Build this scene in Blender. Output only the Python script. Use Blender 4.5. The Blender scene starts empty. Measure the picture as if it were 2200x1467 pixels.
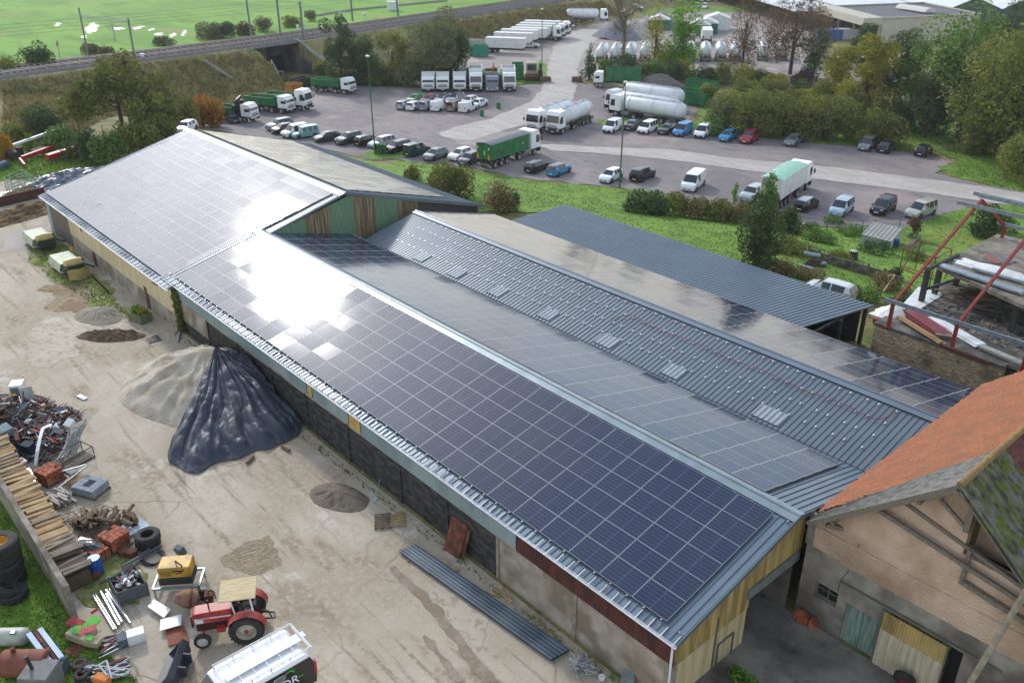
import bpy, bmesh, math, random
import numpy as np
from mathutils import Vector, Matrix, noise as mnoise
from mathutils.geometry import delaunay_2d_cdt
R = math.radians
random.seed(7); rng = np.random.default_rng(7)
SC = bpy.context.scene
COL = SC.collection
# ------------------------------------------------------------------ camera
FPX, CX, CY, HOR, CAMH = 1882.0, 1100.0, 733.5, -207.0, 28.25
TH = math.atan((CY-HOR)/FPX)
_d0 = np.array([(-766-CX)/FPX, 0, 0]); 
def _cam():
    th = TH
    Rm = np.array([[1,0,0],[0,-math.sin(th),-math.cos(th)],[0,math.cos(th),-math.sin(th)]])
    v = np.array([(-766-CX)/FPX, (-205-CY)/FPX, 1.0]); d = Rm.T@v
    a = math.atan2(d[1], d[0])
    ex = -np.array([math.cos(a), math.sin(a)]); ey = np.array([-ex[1], ex[0]])
    M = np.array([[ex[0],ex[1],0],[ey[0],ey[1],0],[0,0,1]])
    return Rm@M.T
CR = _cam()
cam = bpy.data.cameras.new('camera'); camo = bpy.data.objects.new('camera', cam); COL.objects.link(camo)
camo.location = (0,0,CAMH)
camo.rotation_euler = Matrix((CR[0], -CR[1], -CR[2])).transposed().to_euler()
cam.sensor_width = 36; cam.lens = FPX/2200*36; cam.clip_start = .5; cam.clip_end = 5000
SC.camera = camo
# ------------------------------------------------------------------ sky and sun
SUN_AZ, SUN_EL = 166.0, 31.0          # world angle of the sun from +x, height
W = bpy.data.worlds.new('World'); SC.world = W; W.use_nodes = True
nt = W.node_tree; nt.nodes.clear()
def wn(t, **k):
    n = nt.nodes.new(t)
    for a, b in k.items(): setattr(n, a, b)
    return n
sky = wn('ShaderNodeTexSky', sky_type='NISHITA', sun_disc=False)
sky.sun_elevation = R(SUN_EL); sky.sun_rotation = R(90-SUN_AZ); sky.air_density = 1.2; sky.dust_density = .6
bg = wn('ShaderNodeBackground'); bg.inputs['Strength'].default_value = 0.15
tc = wn('ShaderNodeTexCoord')
nz = wn('ShaderNodeTexNoise'); nz.inputs['Scale'].default_value = 2.6; nz.inputs['Detail'].default_value = 6; nz.inputs['Roughness'].default_value = .6
mp = wn('ShaderNodeMapping'); mp.inputs['Scale'].default_value = (1,1,2.4)
nt.links.new(tc.outputs['Generated'], mp.inputs[0]); nt.links.new(mp.outputs[0], nz.inputs['Vector'])
cr = wn('ShaderNodeValToRGB'); cr.color_ramp.elements[0].position = .40; cr.color_ramp.elements[1].position = .62
nt.links.new(nz.outputs[0], cr.inputs[0])
# broken cloud, brighter round the sun
sv = Vector((math.cos(R(SUN_AZ))*math.cos(R(SUN_EL)), math.sin(R(SUN_AZ))*math.cos(R(SUN_EL)), math.sin(R(SUN_EL))))
dp = wn('ShaderNodeVectorMath', operation='DOT_PRODUCT'); dp.inputs[1].default_value = sv
nt.links.new(tc.outputs['Generated'], dp.inputs[0])
mx = wn('ShaderNodeMath', operation='MAXIMUM'); mx.inputs[1].default_value = 0; nt.links.new(dp.outputs['Value'], mx.inputs[0])
pw = wn('ShaderNodeMath', operation='POWER'); pw.inputs[1].default_value = 20; nt.links.new(mx.outputs[0], pw.inputs[0])
ma = wn('ShaderNodeMath', operation='MULTIPLY_ADD'); ma.inputs[1].default_value = 14; ma.inputs[2].default_value = 6.0; nt.links.new(pw.outputs[0], ma.inputs[0])
wr_ = wn('ShaderNodeMapRange'); wr_.inputs['From Min'].default_value = .05; wr_.inputs['From Max'].default_value = .35; nt.links.new(tc.outputs['Generated'], (sx_ := wn('ShaderNodeSeparateXYZ')).inputs[0]); nt.links.new(sx_.outputs['Z'], wr_.inputs[0])
wc_ = wn('ShaderNodeMix', data_type='RGBA'); wc_.inputs['A'].default_value = (1.08,.985,.90,1); wc_.inputs['B'].default_value = (.97,.985,1.02,1); nt.links.new(wr_.outputs[0], wc_.inputs['Factor'])
cc = wn('ShaderNodeVectorMath', operation='SCALE'); nt.links.new(wc_.outputs['Result'], cc.inputs[0]); nt.links.new(ma.outputs[0], cc.inputs['Scale'])
sep = wn('ShaderNodeSeparateXYZ'); nt.links.new(tc.outputs['Generated'], sep.inputs[0])
hz = wn('ShaderNodeMapRange'); hz.inputs['From Min'].default_value = .0; hz.inputs['From Max'].default_value = .28; hz.inputs['To Min'].default_value = .85; hz.inputs['To Max'].default_value = 0
nt.links.new(sep.outputs['Z'], hz.inputs[0])
hi_ = wn('ShaderNodeMapRange'); hi_.inputs['From Min'].default_value = .62; hi_.inputs['From Max'].default_value = .85; hi_.inputs['To Min'].default_value = 1; hi_.inputs['To Max'].default_value = .3
nt.links.new(sep.outputs['Z'], hi_.inputs[0])
ml_ = wn('ShaderNodeMath', operation='MULTIPLY'); nt.links.new(cr.outputs[0], ml_.inputs[0]); nt.links.new(hi_.outputs[0], ml_.inputs[1])
mg_ = wn('ShaderNodeMath', operation='MULTIPLY_ADD'); mg_.inputs[1].default_value = .85; nt.links.new(pw.outputs[0], mg_.inputs[0]); nt.links.new(ml_.outputs[0], mg_.inputs[2]); mg_.use_clamp = True
mxf = wn('ShaderNodeMath', operation='MAXIMUM'); nt.links.new(mg_.outputs[0], mxf.inputs[0]); nt.links.new(hz.outputs[0], mxf.inputs[1])
mixc = wn('ShaderNodeMix', data_type='RGBA'); nt.links.new(mxf.outputs[0], mixc.inputs['Factor'])
nt.links.new(sky.outputs[0], mixc.inputs['A']); nt.links.new(cc.outputs[0], mixc.inputs['B'])
nt.links.new(mixc.outputs['Result'], bg.inputs['Color'])
wo = wn('ShaderNodeOutputWorld'); nt.links.new(bg.outputs[0], wo.inputs[0])
sl = bpy.data.lights.new('sun', 'SUN'); sl.energy = 1.4; sl.angle = R(5); sl.color = (1,.965,.92)
so = bpy.data.objects.new('sun', sl); COL.objects.link(so)
so.rotation_euler = (-sv).to_track_quat('-Z','Y').to_euler()
SC.view_settings.view_transform = 'Standard'; SC.view_settings.look = 'None'
SC.view_settings.exposure = 0.66; SC.view_settings.gamma = 1
SC.cycles.max_bounces = 6; SC.cycles.diffuse_bounces = 3; SC.cycles.glossy_bounces = 3; SC.cycles.transparent_max_bounces = 6
SC.cycles.use_denoising = True
# ------------------------------------------------------------------ picture <-> world
CO = np.array([0,0,CAMH])
def ray(px, py):
    v = np.array([(px-CX)/FPX, (py-CY)/FPX, 1.0]); d = CR.T@v; return d/np.linalg.norm(d)
def onz(px, py, z=0.):
    d = ray(px,py); t = (z-CAMH)/d[2]; return CO+t*d
def ony(px, py, y):
    d = ray(px,py); return CO+(y/d[1])*d
def onx(px, py, x):
    d = ray(px,py); return CO+(x/d[0])*d
# ------------------------------------------------------------------ mesh builder
class MB:
    def __init__(s): s.v=[]; s.f=[]; s.m=[]; s.mi=0; s.uv={}
    def mat(s,i): s.mi=i; return s
    def add(s, vs, fs):
        b=len(s.v); s.v.extend([tuple(map(float,p)) for p in vs]); s.f.extend([tuple(b+i for i in f) for f in fs]); s.m.extend([s.mi]*len(fs)); return s
    def box(s, x0,x1,y0,y1,z0,z1, M=None):
        vs=[(x,y,z) for z in (z0,z1) for y in (y0,y1) for x in (x0,x1)]
        if M is not None: vs=[tuple(M@Vector(p)) for p in vs]
        return s.add(vs,[(0,2,3,1),(4,5,7,6),(0,1,5,4),(2,6,7,3),(0,4,6,2),(1,3,7,5)])
    def obox(s, c, size, rot=(0,0,0)):
        from mathutils import Euler
        M=Matrix.Translation(Vector(c))@Euler(rot).to_matrix().to_4x4(); a,b,d=[q/2 for q in size]
        return s.box(-a,a,-b,b,-d,d,M)
    def hexa(s, b, t):   # bottom 4 points, top 4 points
        return s.add(list(b)+list(t),[(3,2,1,0),(4,5,6,7),(0,1,5,4),(1,2,6,5),(2,3,7,6),(3,0,4,7)])
    def beam(s, a, b, w, h=None, up=(0,0,1)):
        h=h or w; a=Vector(a);b=Vector(b);d=(b-a)
        if d.length<1e-6: return s
        d.normalize(); u=Vector(up)
        if abs(d.dot(u))>.98: u=Vector((1,0,0))
        x=d.cross(u).normalized(); y=x.cross(d).normalized()
        q=[x*i*w/2+y*j*h/2 for i,j in ((-1,-1),(1,-1),(1,1),(-1,1))]
        return s.hexa([a+k for k in q],[b+k for k in q])
    def tube(s, a, b, r0, r1=None, n=8, caps=True):
        r1=r0 if r1 is None else r1; a=Vector(a);b=Vector(b);d=(b-a)
        if d.length<1e-6: return s
        d.normalize(); u=Vector((0,0,1)) if abs(d.z)<.9 else Vector((1,0,0))
        x=d.cross(u).normalized(); y=d.cross(x).normalized()
        vs=[]
        for c,r in ((a,r0),(b,r1)):
            for i in range(n):
                t=2*math.pi*i/n; vs.append(c+x*math.cos(t)*r+y*math.sin(t)*r)
        fs=[(i,(i+1)%n,n+(i+1)%n,n+i) for i in range(n)]
        if caps: fs+= [tuple(range(n-1,-1,-1)), tuple(range(n,2*n))]
        return s.add(vs,fs)
    def path(s, pts, r, n=6):
        for a,b in zip(pts,pts[1:]): s.tube(a,b,r,r,n)
        return s
    def lathe(s, prof, c=(0,0,0), axis='z', n=16, M=None, caps=True):
        vs=[]
        for r,z in prof:
            for i in range(n):
                t=2*math.pi*i/n
                p=(r*math.cos(t), r*math.sin(t), z) if axis=='z' else ((r*math.cos(t), z, r*math.sin(t)) if axis=='y' else (z, r*math.cos(t), r*math.sin(t)))
                vs.append(Vector(p)+Vector(c))
        if M is not None: vs=[M@p for p in vs]
        k=len(prof); fs=[(j*n+i, j*n+(i+1)%n,(j+1)*n+(i+1)%n,(j+1)*n+i) for j in range(k-1) for i in range(n)]
        if caps and prof[0][0]>1e-4: fs.append(tuple(range(n-1,-1,-1)))
        if caps and prof[-1][0]>1e-4: fs.append(tuple((k-1)*n+i for i in range(n)))
        return s.add(vs,fs)
    def poly(s, pts): return s.add(pts,[tuple(range(len(pts)))])
    def prism(s, pts, a, b, axis='y'):   # pts 2D outline
        n=len(pts)
        def P(p,k): return (p[0],k,p[1]) if axis=='y' else ((k,p[0],p[1]) if axis=='x' else (p[0],p[1],k))
        vs=[P(p,a) for p in pts]+[P(p,b) for p in pts]
        return s.add(vs,[tuple(range(n)),tuple(range(2*n-1,n-1,-1))]+[(i,n+i,n+(i+1)%n,(i+1)%n) for i in range(n)])
    def build(s, name, mats, parent=None, smooth=False, recalc=True, loc=None, bevel=0):
        me=bpy.data.meshes.new(name); me.from_pydata(s.v,[],s.f)
        if not isinstance(mats,(list,tuple)): mats=[mats]
        for m in mats: me.materials.append(m)
        if len(mats)>1: me.polygons.foreach_set('material_index', s.m)
        if recalc or bevel:
            bm=bmesh.new(); bm.from_mesh(me)
            if recalc: bmesh.ops.recalc_face_normals(bm, faces=bm.faces)
            if bevel:
                es=[e for e in bm.edges if len(e.link_faces)==2 and e.calc_face_angle(0)>.6]
                bmesh.ops.bevel(bm, geom=es, offset=bevel, segments=1, affect='EDGES', clamp_overlap=True)
            bm.to_mesh(me); bm.free()
        if smooth:
            me.polygons.foreach_set('use_smooth',[True]*len(me.polygons))
            try: me.set_sharp_from_angle(angle=R(smooth if smooth is not True else 40))
            except Exception: pass
        me.update()
        o=bpy.data.objects.new(name,me); COL.objects.link(o)
        if parent is not None: o.parent=parent
        if loc is not None: o.location=loc
        return o
def tag(o,label=None,cat=None,group=None,kind=None):
    if label: o['label']=label
    if cat: o['category']=cat
    if group: o['group']=group
    if kind: o['kind']=kind
    return o
def empty(name,loc=(0,0,0),rz=0,label=None,cat=None,group=None,rot=None):
    o=bpy.data.objects.new(name,None); COL.objects.link(o); o.empty_display_size=.3
    o.location=loc; o.rotation_euler=rot or (0,0,rz); return tag(o,label,cat,group)
def copy_tree(o,parent=None):
    c=o.copy(); COL.objects.link(c); c.parent=parent
    for ch in list(o.children): copy_tree(ch,c)
    return c
# ------------------------------------------------------------------ materials
def hexc(h):
    if not isinstance(h,str): return tuple(h)
    h=h.lstrip('#'); v=[int(h[i:i+2],16)/255 for i in (0,2,4)]
    return tuple(((c+.055)/1.055)**2.4 if c>.04045 else c/12.92 for c in v)
_M={}
def mat(name,c1,c2=None,scale=4,rough=.8,metal=0,bump=0,detail=4,lo=.35,hi=.65,c3=None,s3=.3,coat=0,spec=.5,stretch=(1,1,1),bscale=None,alpha=1,trans=0):
    if name in _M: return _M[name]
    m=bpy.data.materials.new(name); m.use_nodes=True; t=m.node_tree; b=t.nodes['Principled BSDF']; _M[name]=m
    b.inputs['Roughness'].default_value=rough; b.inputs['Metallic'].default_value=metal
    b.inputs['Coat Weight'].default_value=coat; b.inputs['Specular IOR Level'].default_value=spec
    c1=hexc(c1); b.inputs['Base Color'].default_value=(*c1,1)
    if c2 is not None or bump:
        g=t.nodes.new('ShaderNodeTexCoord'); mp=t.nodes.new('ShaderNodeMapping'); mp.inputs['Scale'].default_value=stretch
        t.links.new(g.outputs['Object'],mp.inputs[0])
        n=t.nodes.new('ShaderNodeTexNoise'); n.inputs['Scale'].default_value=scale; n.inputs['Detail'].default_value=detail
        t.links.new(mp.outputs[0],n.inputs['Vector'])
        if c2 is not None:
            r=t.nodes.new('ShaderNodeValToRGB'); e=r.color_ramp.elements
            e[0].position=lo; e[1].position=hi; e[0].color=(*c1,1); e[1].color=(*hexc(c2),1)
            t.links.new(n.outputs[0],r.inputs[0]); out=r.outputs[0]
            if c3 is not None:
                n3=t.nodes.new('ShaderNodeTexNoise'); n3.inputs['Scale'].default_value=s3; n3.inputs['Detail'].default_value=5
                t.links.new(mp.outputs[0],n3.inputs['Vector'])
                r3=t.nodes.new('ShaderNodeValToRGB'); r3.color_ramp.elements[0].position=.45; r3.color_ramp.elements[1].position=.62
                t.links.new(n3.outputs[0],r3.inputs[0])
                x=t.nodes.new('ShaderNodeMix'); x.data_type='RGBA'; t.links.new(r3.outputs[0],x.inputs['Factor']); t.links.new(out,x.inputs['A']); x.inputs['B'].default_value=(*hexc(c3),1); out=x.outputs['Result']
            t.links.new(out,b.inputs['Base Color'])
        if bump:
            bn=t.nodes.new('ShaderNodeBump'); bn.inputs['Strength'].default_value=bump; bn.inputs['Distance'].default_value=.1
            nb=n
            if bscale:
                nb=t.nodes.new('ShaderNodeTexNoise'); nb.inputs['Scale'].default_value=bscale; nb.inputs['Detail'].default_value=6; t.links.new(mp.outputs[0],nb.inputs['Vector'])
            t.links.new(nb.outputs[0],bn.inputs['Height']); t.links.new(bn.outputs[0],b.inputs['Normal'])
    return m
def paint(name,c,rough=.35,metal=0): return mat('paint_'+name,c,None,rough=rough,metal=metal,coat=.5)
GLASS=mat('dark_glass',(.02,.025,.03),rough=.06,spec=.8)
TYRE=mat('tyre_rubber',(.018,.018,.018),(.04,.037,.033),scale=9,rough=.85)
RIM=mat('wheel_rim',(.45,.45,.46),(.3,.3,.3),scale=8,rough=.4,metal=.6)
BLACKP=mat('black_plastic',(.02,.02,.022),rough=.55)
CHROME=mat('grey_metal',(.35,.36,.37),(.25,.26,.27),scale=6,rough=.4,metal=.7)
LAMP=mat('clear_lamp',(.75,.77,.8),rough=.15)
REDL=mat('red_lamp',(.45,.02,.02),rough=.3)
ORANGEL=mat('orange_lamp',(.8,.25,.03),rough=.3)
PLATE=mat('plate_white',(.75,.75,.72),rough=.5)
# ------------------------------------------------------------------ terrain
RAILPX=[(-500,238),(0,156),(300,120),(620,79),(860,45),(1130,5),(1500,-50),(2100,-110)]
RAIL=np.array([onz(x,y,2.5)[:2] for x,y in RAILPX])
def _dense(P,k=12):
    out=[]
    P=np.vstack([2*P[0]-P[1],P,2*P[-1]-P[-2]])
    for i in range(1,len(P)-2):
        for t in np.linspace(0,1,k,endpoint=False):
            a,b,c,d=P[i-1],P[i],P[i+1],P[i+2]
            out.append(.5*((2*b)+(-a+c)*t+(2*a-5*b+4*c-d)*t*t+(-a+3*b-3*c+d)*t**3))
    out.append(P[-2]); return np.array(out)
RC=_dense(RAIL)
def raildist(x,y):
    x=np.asarray(x,float);y=np.asarray(y,float); best=np.full(x.shape,1e9); side=np.zeros(x.shape)
    for a,b in zip(RC,RC[1:]):
        d=b-a; L=d@d; t=np.clip(((x-a[0])*d[0]+(y-a[1])*d[1])/L,0,1)
        ex=x-(a[0]+t*d[0]); ey=y-(a[1]+t*d[1]); q=np.hypot(ex,ey); s=np.sign(d[0]*ey-d[1]*ex)
        m=q<best; best=np.where(m,q,best); side=np.where(m,s,side)
    return best,side
def sst(t): t=np.clip(t,0,1); return t*t*(3-2*t)
YU=([-260,-125,-95,-60,0,60],[25,40,53,58,62,70]); YL=([-260,-125,-106,-72,-40,-20,0,60],[45,62,66,79,95,103,108,120])
UP_HL,UP_HR=onz(532,112,1.0)[:2],onz(608,98,1.0)[:2]; UP_TL,UP_TR=onz(600,166,-4)[:2],onz(680,160,-4)[:2]
_back=(UP_HL-UP_TL); _back=(UP_HR-UP_HL); _n=np.array([-_back[1],_back[0]]); _n/=np.linalg.norm(_n)
if _n@(UP_TL-UP_HL)>0: _n=-_n
_al=(UP_HR-UP_HL)/np.linalg.norm(UP_HR-UP_HL); UP_HL=UP_HL-_al*3; UP_TL=UP_TL-_al*4
CUT=[UP_TL-_n*9-_al*3,UP_TR-_n*9,UP_TR,UP_HR+_n*2.2,UP_HL+_n*2.2,UP_TL]
def inpoly(x,y,P):
    x=np.asarray(x,float);y=np.asarray(y,float);r=np.zeros(x.shape,bool);n=len(P);j=n-1
    for i in range(n):
        xi,yi=P[i][0],P[i][1];xj,yj=P[j][0],P[j][1]
        c=((yi>y)!=(yj>y))&(x<(xj-xi)*(y-yi)/((yj-yi) if yj!=yi else 1e-9)+xi); r^=c; j=i
    return r
def hgt(x,y):
    x=np.asarray(x,float);y=np.asarray(y,float)
    yu=np.interp(x,*YU);yl=np.interp(x,*YL)
    b=-4*sst((y-yu)/(yl-yu))
    b=np.where((x<-125)&(y<62), b*sst((y-15)/20), b)
    d,s=raildist(x,y)
    far=s<0 if FARNEG else s>0
    b=np.where(far,-3.,b)
    e=2.3-np.maximum(0,d-np.where(far,6.5,6.2))*.6
    h=np.maximum(b,e)
    h=np.where(inpoly(x,y,CUT),-4.,h)
    return h
FARNEG=True
_t=raildist(np.array([-400.]),np.array([130.]))[1][0]; FARNEG=_t<0
_TT=np.concatenate([np.arange(15,260,.4),np.arange(260,900,2.)])
def G(px,py):
    d=ray(px,py); P=CO[None]+_TT[:,None]*d[None]; hh=hgt(P[:,0],P[:,1]); k=np.argmax(P[:,2]<=hh)
    if P[k,2]>hh[k]: return onz(px,py,-3)
    if k==0: return P[0]
    a,b=P[k-1],P[k]; ha,hb=hh[k-1],hh[k]; t=(a[2]-ha)/((a[2]-ha)-(b[2]-hb)+1e-9); q=a+(b-a)*t
    return np.array([q[0],q[1],float(hgt(q[0],q[1]))])
def H1(x,y): return float(hgt(np.array([x]),np.array([y]))[0])
def axis(pts):
    out=[]
    for (a,b,st) in pts: out+=list(np.arange(a,b,st))
    return np.array(out+[pts[-1][1]])
_cx=[p[0] for p in CUT];_cy=[p[1] for p in CUT]; _a,_b,_c,_d=math.floor(min(_cx))-2,math.ceil(max(_cx))+2,math.floor(min(_cy))-2,math.ceil(max(_cy))+2
gx=axis([(-1600,-500,100),(-500,-300,20),(-300,-232,6),(-232,_a,1.5),(_a,_b,.4),(_b,-100,1.5),(-100,0,3),(0,160,20)])
gy=axis([(-120,-20,20),(-20,30,5),(30,_c,1.5),(_c,_d,.4),(_d,210,1.5),(210,300,6),(300,500,20),(500,1600,100)])
XX,YY=np.meshgrid(gx,gy,indexing='ij'); ZZ=hgt(XX.ravel(),YY.ravel()).reshape(XX.shape)-.02
nx,ny=XX.shape
gv=np.stack([XX.ravel(),YY.ravel(),ZZ.ravel()],1); I=np.arange(nx*ny).reshape(nx,ny)
gf=np.stack([I[:-1,:-1].ravel(),I[1:,:-1].ravel(),I[1:,1:].ravel(),I[:-1,1:].ravel()],1)
def npmesh(name,v,f,mats,parent=None,smooth=False):
    me=bpy.data.meshes.new(name); me.from_pydata(v.tolist(),[],f.tolist())
    for m in (mats if isinstance(mats,(list,tuple)) else [mats]): me.materials.append(m)
    if smooth: me.polygons.foreach_set('use_smooth',[True]*len(me.polygons))
    me.update(); o=bpy.data.objects.new(name,me); COL.objects.link(o)
    if parent: o.parent=parent
    return o
# ---- ground materials (world space noise)
def gmat(name,stops,scales,rough=.9,bump=.4,bscale=6,extra=None):
    """stops: list of colours; mixed pair by pair with noises of the given (scale, lo, hi, stretch)"""
    m=bpy.data.materials.new(name); m.use_nodes=True; t=m.node_tree; b=t.nodes['Principled BSDF']; b.inputs['Roughness'].default_value=rough
    b.inputs['Specular IOR Level'].default_value=.25
    g=t.nodes.new('ShaderNodeTexCoord'); out=None
    for i,(c,(sc,lo,hi,st,rz)) in enumerate(zip(stops[1:],scales)):
        mp=t.nodes.new('ShaderNodeMapping'); mp.inputs['Scale'].default_value=st; mp.inputs['Rotation'].default_value=(0,0,rz); mp.inputs['Location'].default_value=(i*13.1,i*7.7,0)
        t.links.new(g.outputs['Object'],mp.inputs[0])
        n=t.nodes.new('ShaderNodeTexNoise'); n.inputs['Scale'].default_value=sc; n.inputs['Detail'].default_value=7; n.inputs['Roughness'].default_value=.6; t.links.new(mp.outputs[0],n.inputs['Vector'])
        r=t.nodes.new('ShaderNodeMapRange'); r.inputs['From Min'].default_value=lo; r.inputs['From Max'].default_value=hi; r.interpolation_type='SMOOTHSTEP'; t.links.new(n.outputs[0],r.inputs[0])
        x=t.nodes.new('ShaderNodeMix'); x.data_type='RGBA'; t.links.new(r.outputs[0],x.inputs['Factor'])
        if out is None: x.inputs['A'].default_value=(*hexc(stops[0]),1)
        else: t.links.new(out,x.inputs['A'])
        x.inputs['B'].default_value=(*hexc(c),1); out=x.outputs['Result']
    if extra: out=extra(t,g,out,b)
    t.links.new(out,b.inputs['Base Color'])
    n=t.nodes.new('ShaderNodeTexNoise'); n.inputs['Scale'].default_value=bscale; n.inputs['Detail'].default_value=8; t.links.new(g.outputs['Object'],n.inputs['Vector'])
    bn=t.nodes.new('ShaderNodeBump'); bn.inputs['Strength'].default_value=bump; bn.inputs['Distance'].default_value=.15; t.links.new(n.outputs[0],bn.inputs['Height']); t.links.new(bn.outputs[0],b.inputs['Normal'])
    return m
O1=(1,1,1)
def yard_extra(t,g,out,b):
    # cracked old slabs: voronoi edges, only where a broad noise says concrete shows
    v=t.nodes.new('ShaderNodeTexVoronoi'); v.feature='DISTANCE_TO_EDGE'; v.inputs['Scale'].default_value=.55
    nz=t.nodes.new('ShaderNodeTexNoise'); nz.inputs['Scale'].default_value=.9; nz.inputs['Detail'].default_value=4; t.links.new(g.outputs['Object'],nz.inputs['Vector'])
    ad=t.nodes.new('ShaderNodeMix'); ad.data_type='RGBA'; ad.inputs['Factor'].default_value=.45; t.links.new(g.outputs['Object'],ad.inputs['A']); t.links.new(nz.outputs['Color'],ad.inputs['B'])
    t.links.new(ad.outputs['Result'],v.inputs['Vector'])
    r=t.nodes.new('ShaderNodeMapRange'); r.inputs['From Min'].default_value=.0; r.inputs['From Max'].default_value=.022; r.inputs['To Min'].default_value=.55; r.inputs['To Max'].default_value=0; t.links.new(v.outputs['Distance'],r.inputs[0])
    n=t.nodes.new('ShaderNodeTexNoise'); n.inputs['Scale'].default_value=.11; n.inputs['Detail'].default_value=3; mp=t.nodes.new('ShaderNodeMapping'); mp.inputs['Location'].default_value=(3.3,9,0); t.links.new(g.outputs['Object'],mp.inputs[0]); t.links.new(mp.outputs[0],n.inputs['Vector'])
    r2=t.nodes.new('ShaderNodeMapRange'); r2.inputs['From Min'].default_value=.47; r2.inputs['From Max'].default_value=.6; t.links.new(n.outputs[0],r2.inputs[0])
    mu=t.nodes.new('ShaderNodeMath'); mu.operation='MULTIPLY'; t.links.new(r.outputs[0],mu.inputs[0]); t.links.new(r2.outputs[0],mu.inputs[1])
    x=t.nodes.new('ShaderNodeMix'); x.data_type='RGBA'; t.links.new(mu.outputs[0],x.inputs['Factor']); t.links.new(out,x.inputs['A']); x.inputs['B'].default_value=(.10,.085,.06,1)
    return x.outputs['Result']
YARDM=gmat('yard_dirt',['#a29581','#b8ad9b','#8c7d68','#c6beb0','#8d806c','#aca08d','#80735f'],[(.13,.42,.62,O1,0),(.22,.50,.7,(1,2.5,1),.35),(.35,.56,.70,O1,0),(1.0,.54,.66,(.1,1.6,1),.03),(3,.45,.65,O1,0),(.9,.62,.74,(.15,2.2,1),-.12)],rough=.85,bump=.25,bscale=5,extra=yard_extra)
DRYM=gmat('dry_grass',['#6b6a3c','#8a8055','#5c6b30','#9a8a62','#4a4a2a'],[(.15,.4,.6,O1,0),(.3,.52,.68,O1,0),(.7,.55,.7,O1,0),(2.2,.5,.7,(1,1,1),0)],bump=1,bscale=2.5)
GRASSM=gmat('lawn_grass',['#638130','#76943a','#50702b','#828a42','#446024'],[(.2,.4,.62,O1,0),(.5,.5,.66,O1,0),(.12,.58,.7,O1,0),(2.2,.5,.7,O1,0)],bump=.8,bscale=4)
FIELDM=gmat('field_crop',['#5c8a24','#6e9a2c','#4f7d22','#82893f'],[(.02,.4,.6,(1,3,1),.5),(.05,.5,.66,(1,4,1),.5),(.018,.56,.7,(1,5,1),.7)],bump=.3,bscale=1)
LOTM=gmat('lot_asphalt',['#767070','#8a8280','#6a6566','#978a86','#857a76'],[(.06,.4,.62,(1,2,1),.5),(.3,.5,.7,(1,3,1),.4),(.07,.52,.66,O1,0),(1.2,.5,.7,O1,0)],rough=.8,bump=.2,bscale=8)
LOT2M=gmat('lot_gravel',['#8b8079','#9a928c','#7d756f','#a79f99'],[(.06,.4,.62,(1,2,1),.5),(.3,.5,.7,(1,3,1),.4),(.12,.55,.66,O1,0)],rough=.7,bump=.2,bscale=8)
ROADM=gmat('road_concrete',['#a9a29b','#b6b0a9','#9a918a'],[(.2,.4,.62,(1,3,1),.6),(.8,.5,.7,(1,3,1),.6)],rough=.8,bump=.15,bscale=8)
COURTM=gmat('court_concrete',['#6a655e','#8a857c','#4e4943','#a19c92'],[(.25,.45,.6,O1,0),(.5,.52,.68,O1,0),(.4,.6,.7,O1,0)],rough=.7,bump=.2)
BALM=gmat('ballast',['#4b4a4d','#595758','#403f41'],[(.5,.4,.6,O1,0),(3,.5,.6,O1,0)],bump=1,bscale=6)
DIRTM=gmat('bare_dirt',['#9a8a72','#8a7258','#75613f'],[(.3,.4,.6,O1,0),(2,.5,.65,O1,0)],bump=.6)
tag(npmesh('ground',gv,gf,DRYM,smooth=True),kind='structure')
def sheet(name,px,material,off=.05,noise=.35,step=3.0,kind='structure',world=None,nsc=.35,label=None,cat=None):
    P=[np.array(p[:2],float) for p in world] if world is not None else [G(*p)[:2] for p in px]
    pts=[]
    n=len(P)
    for i in range(n):
        a,b=P[i],P[(i+1)%n]; L=np.linalg.norm(b-a); k=max(1,int(L/max(.18,step/5.)))
        if L>150: k=int(L/10)
        t=(b-a)/max(L,1e-6); nn=np.array([-t[1],t[0]])
        for j in range(k):
            q=a+(b-a)*j/k
            w=noise*(mnoise.noise(Vector((q[0]*nsc,q[1]*nsc,3)))*1.6+.6*mnoise.noise(Vector((q[0]*nsc*4,q[1]*nsc*4,9)))) if noise else 0
            pts.append(q+nn*w)
    A=np.array(pts); lo=A.min(0);hi=A.max(0)
    st=max(step,(hi-lo).max()/90)
    gxs=np.arange(lo[0]+st/2,hi[0],st); gys=np.arange(lo[1]+st/2,hi[1],st); GX,GY=np.meshgrid(gxs,gys); q=np.stack([GX.ravel(),GY.ravel()],1)
    q=q[inpoly(q[:,0],q[:,1],A)]
    co=[Vector(p) for p in A]+[Vector(p) for p in q]
    r=delaunay_2d_cdt(co,[],[list(range(len(A)))],1,1e-4)
    v=np.array([(p[0],p[1]) for p in r[0]]); z=hgt(v[:,0],v[:,1])+off
    cen=[f for f in r[2]]
    CC=np.array([v[list(f)].mean(0) for f in cen]); ok=inpoly(CC[:,0],CC[:,1],A)
    fl=[list(f) for f,k in zip(cen,ok) if k]
    me=bpy.data.meshes.new(name); me.from_pydata(np.column_stack([v,z]).tolist(),[],fl); me.materials.append(material)
    me.polygons.foreach_set('use_smooth',[True]*len(me.polygons))
    bm=bmesh.new(); bm.from_mesh(me); bmesh.ops.recalc_face_normals(bm,faces=bm.faces)
    if sum(f.normal.z for f in bm.faces)<0: bmesh.ops.reverse_faces(bm,faces=bm.faces)
    bm.to_mesh(me); bm.free(); me.update()
    o=bpy.data.objects.new(name,me); COL.objects.link(o); return tag(o,label,cat,kind=kind)
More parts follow.
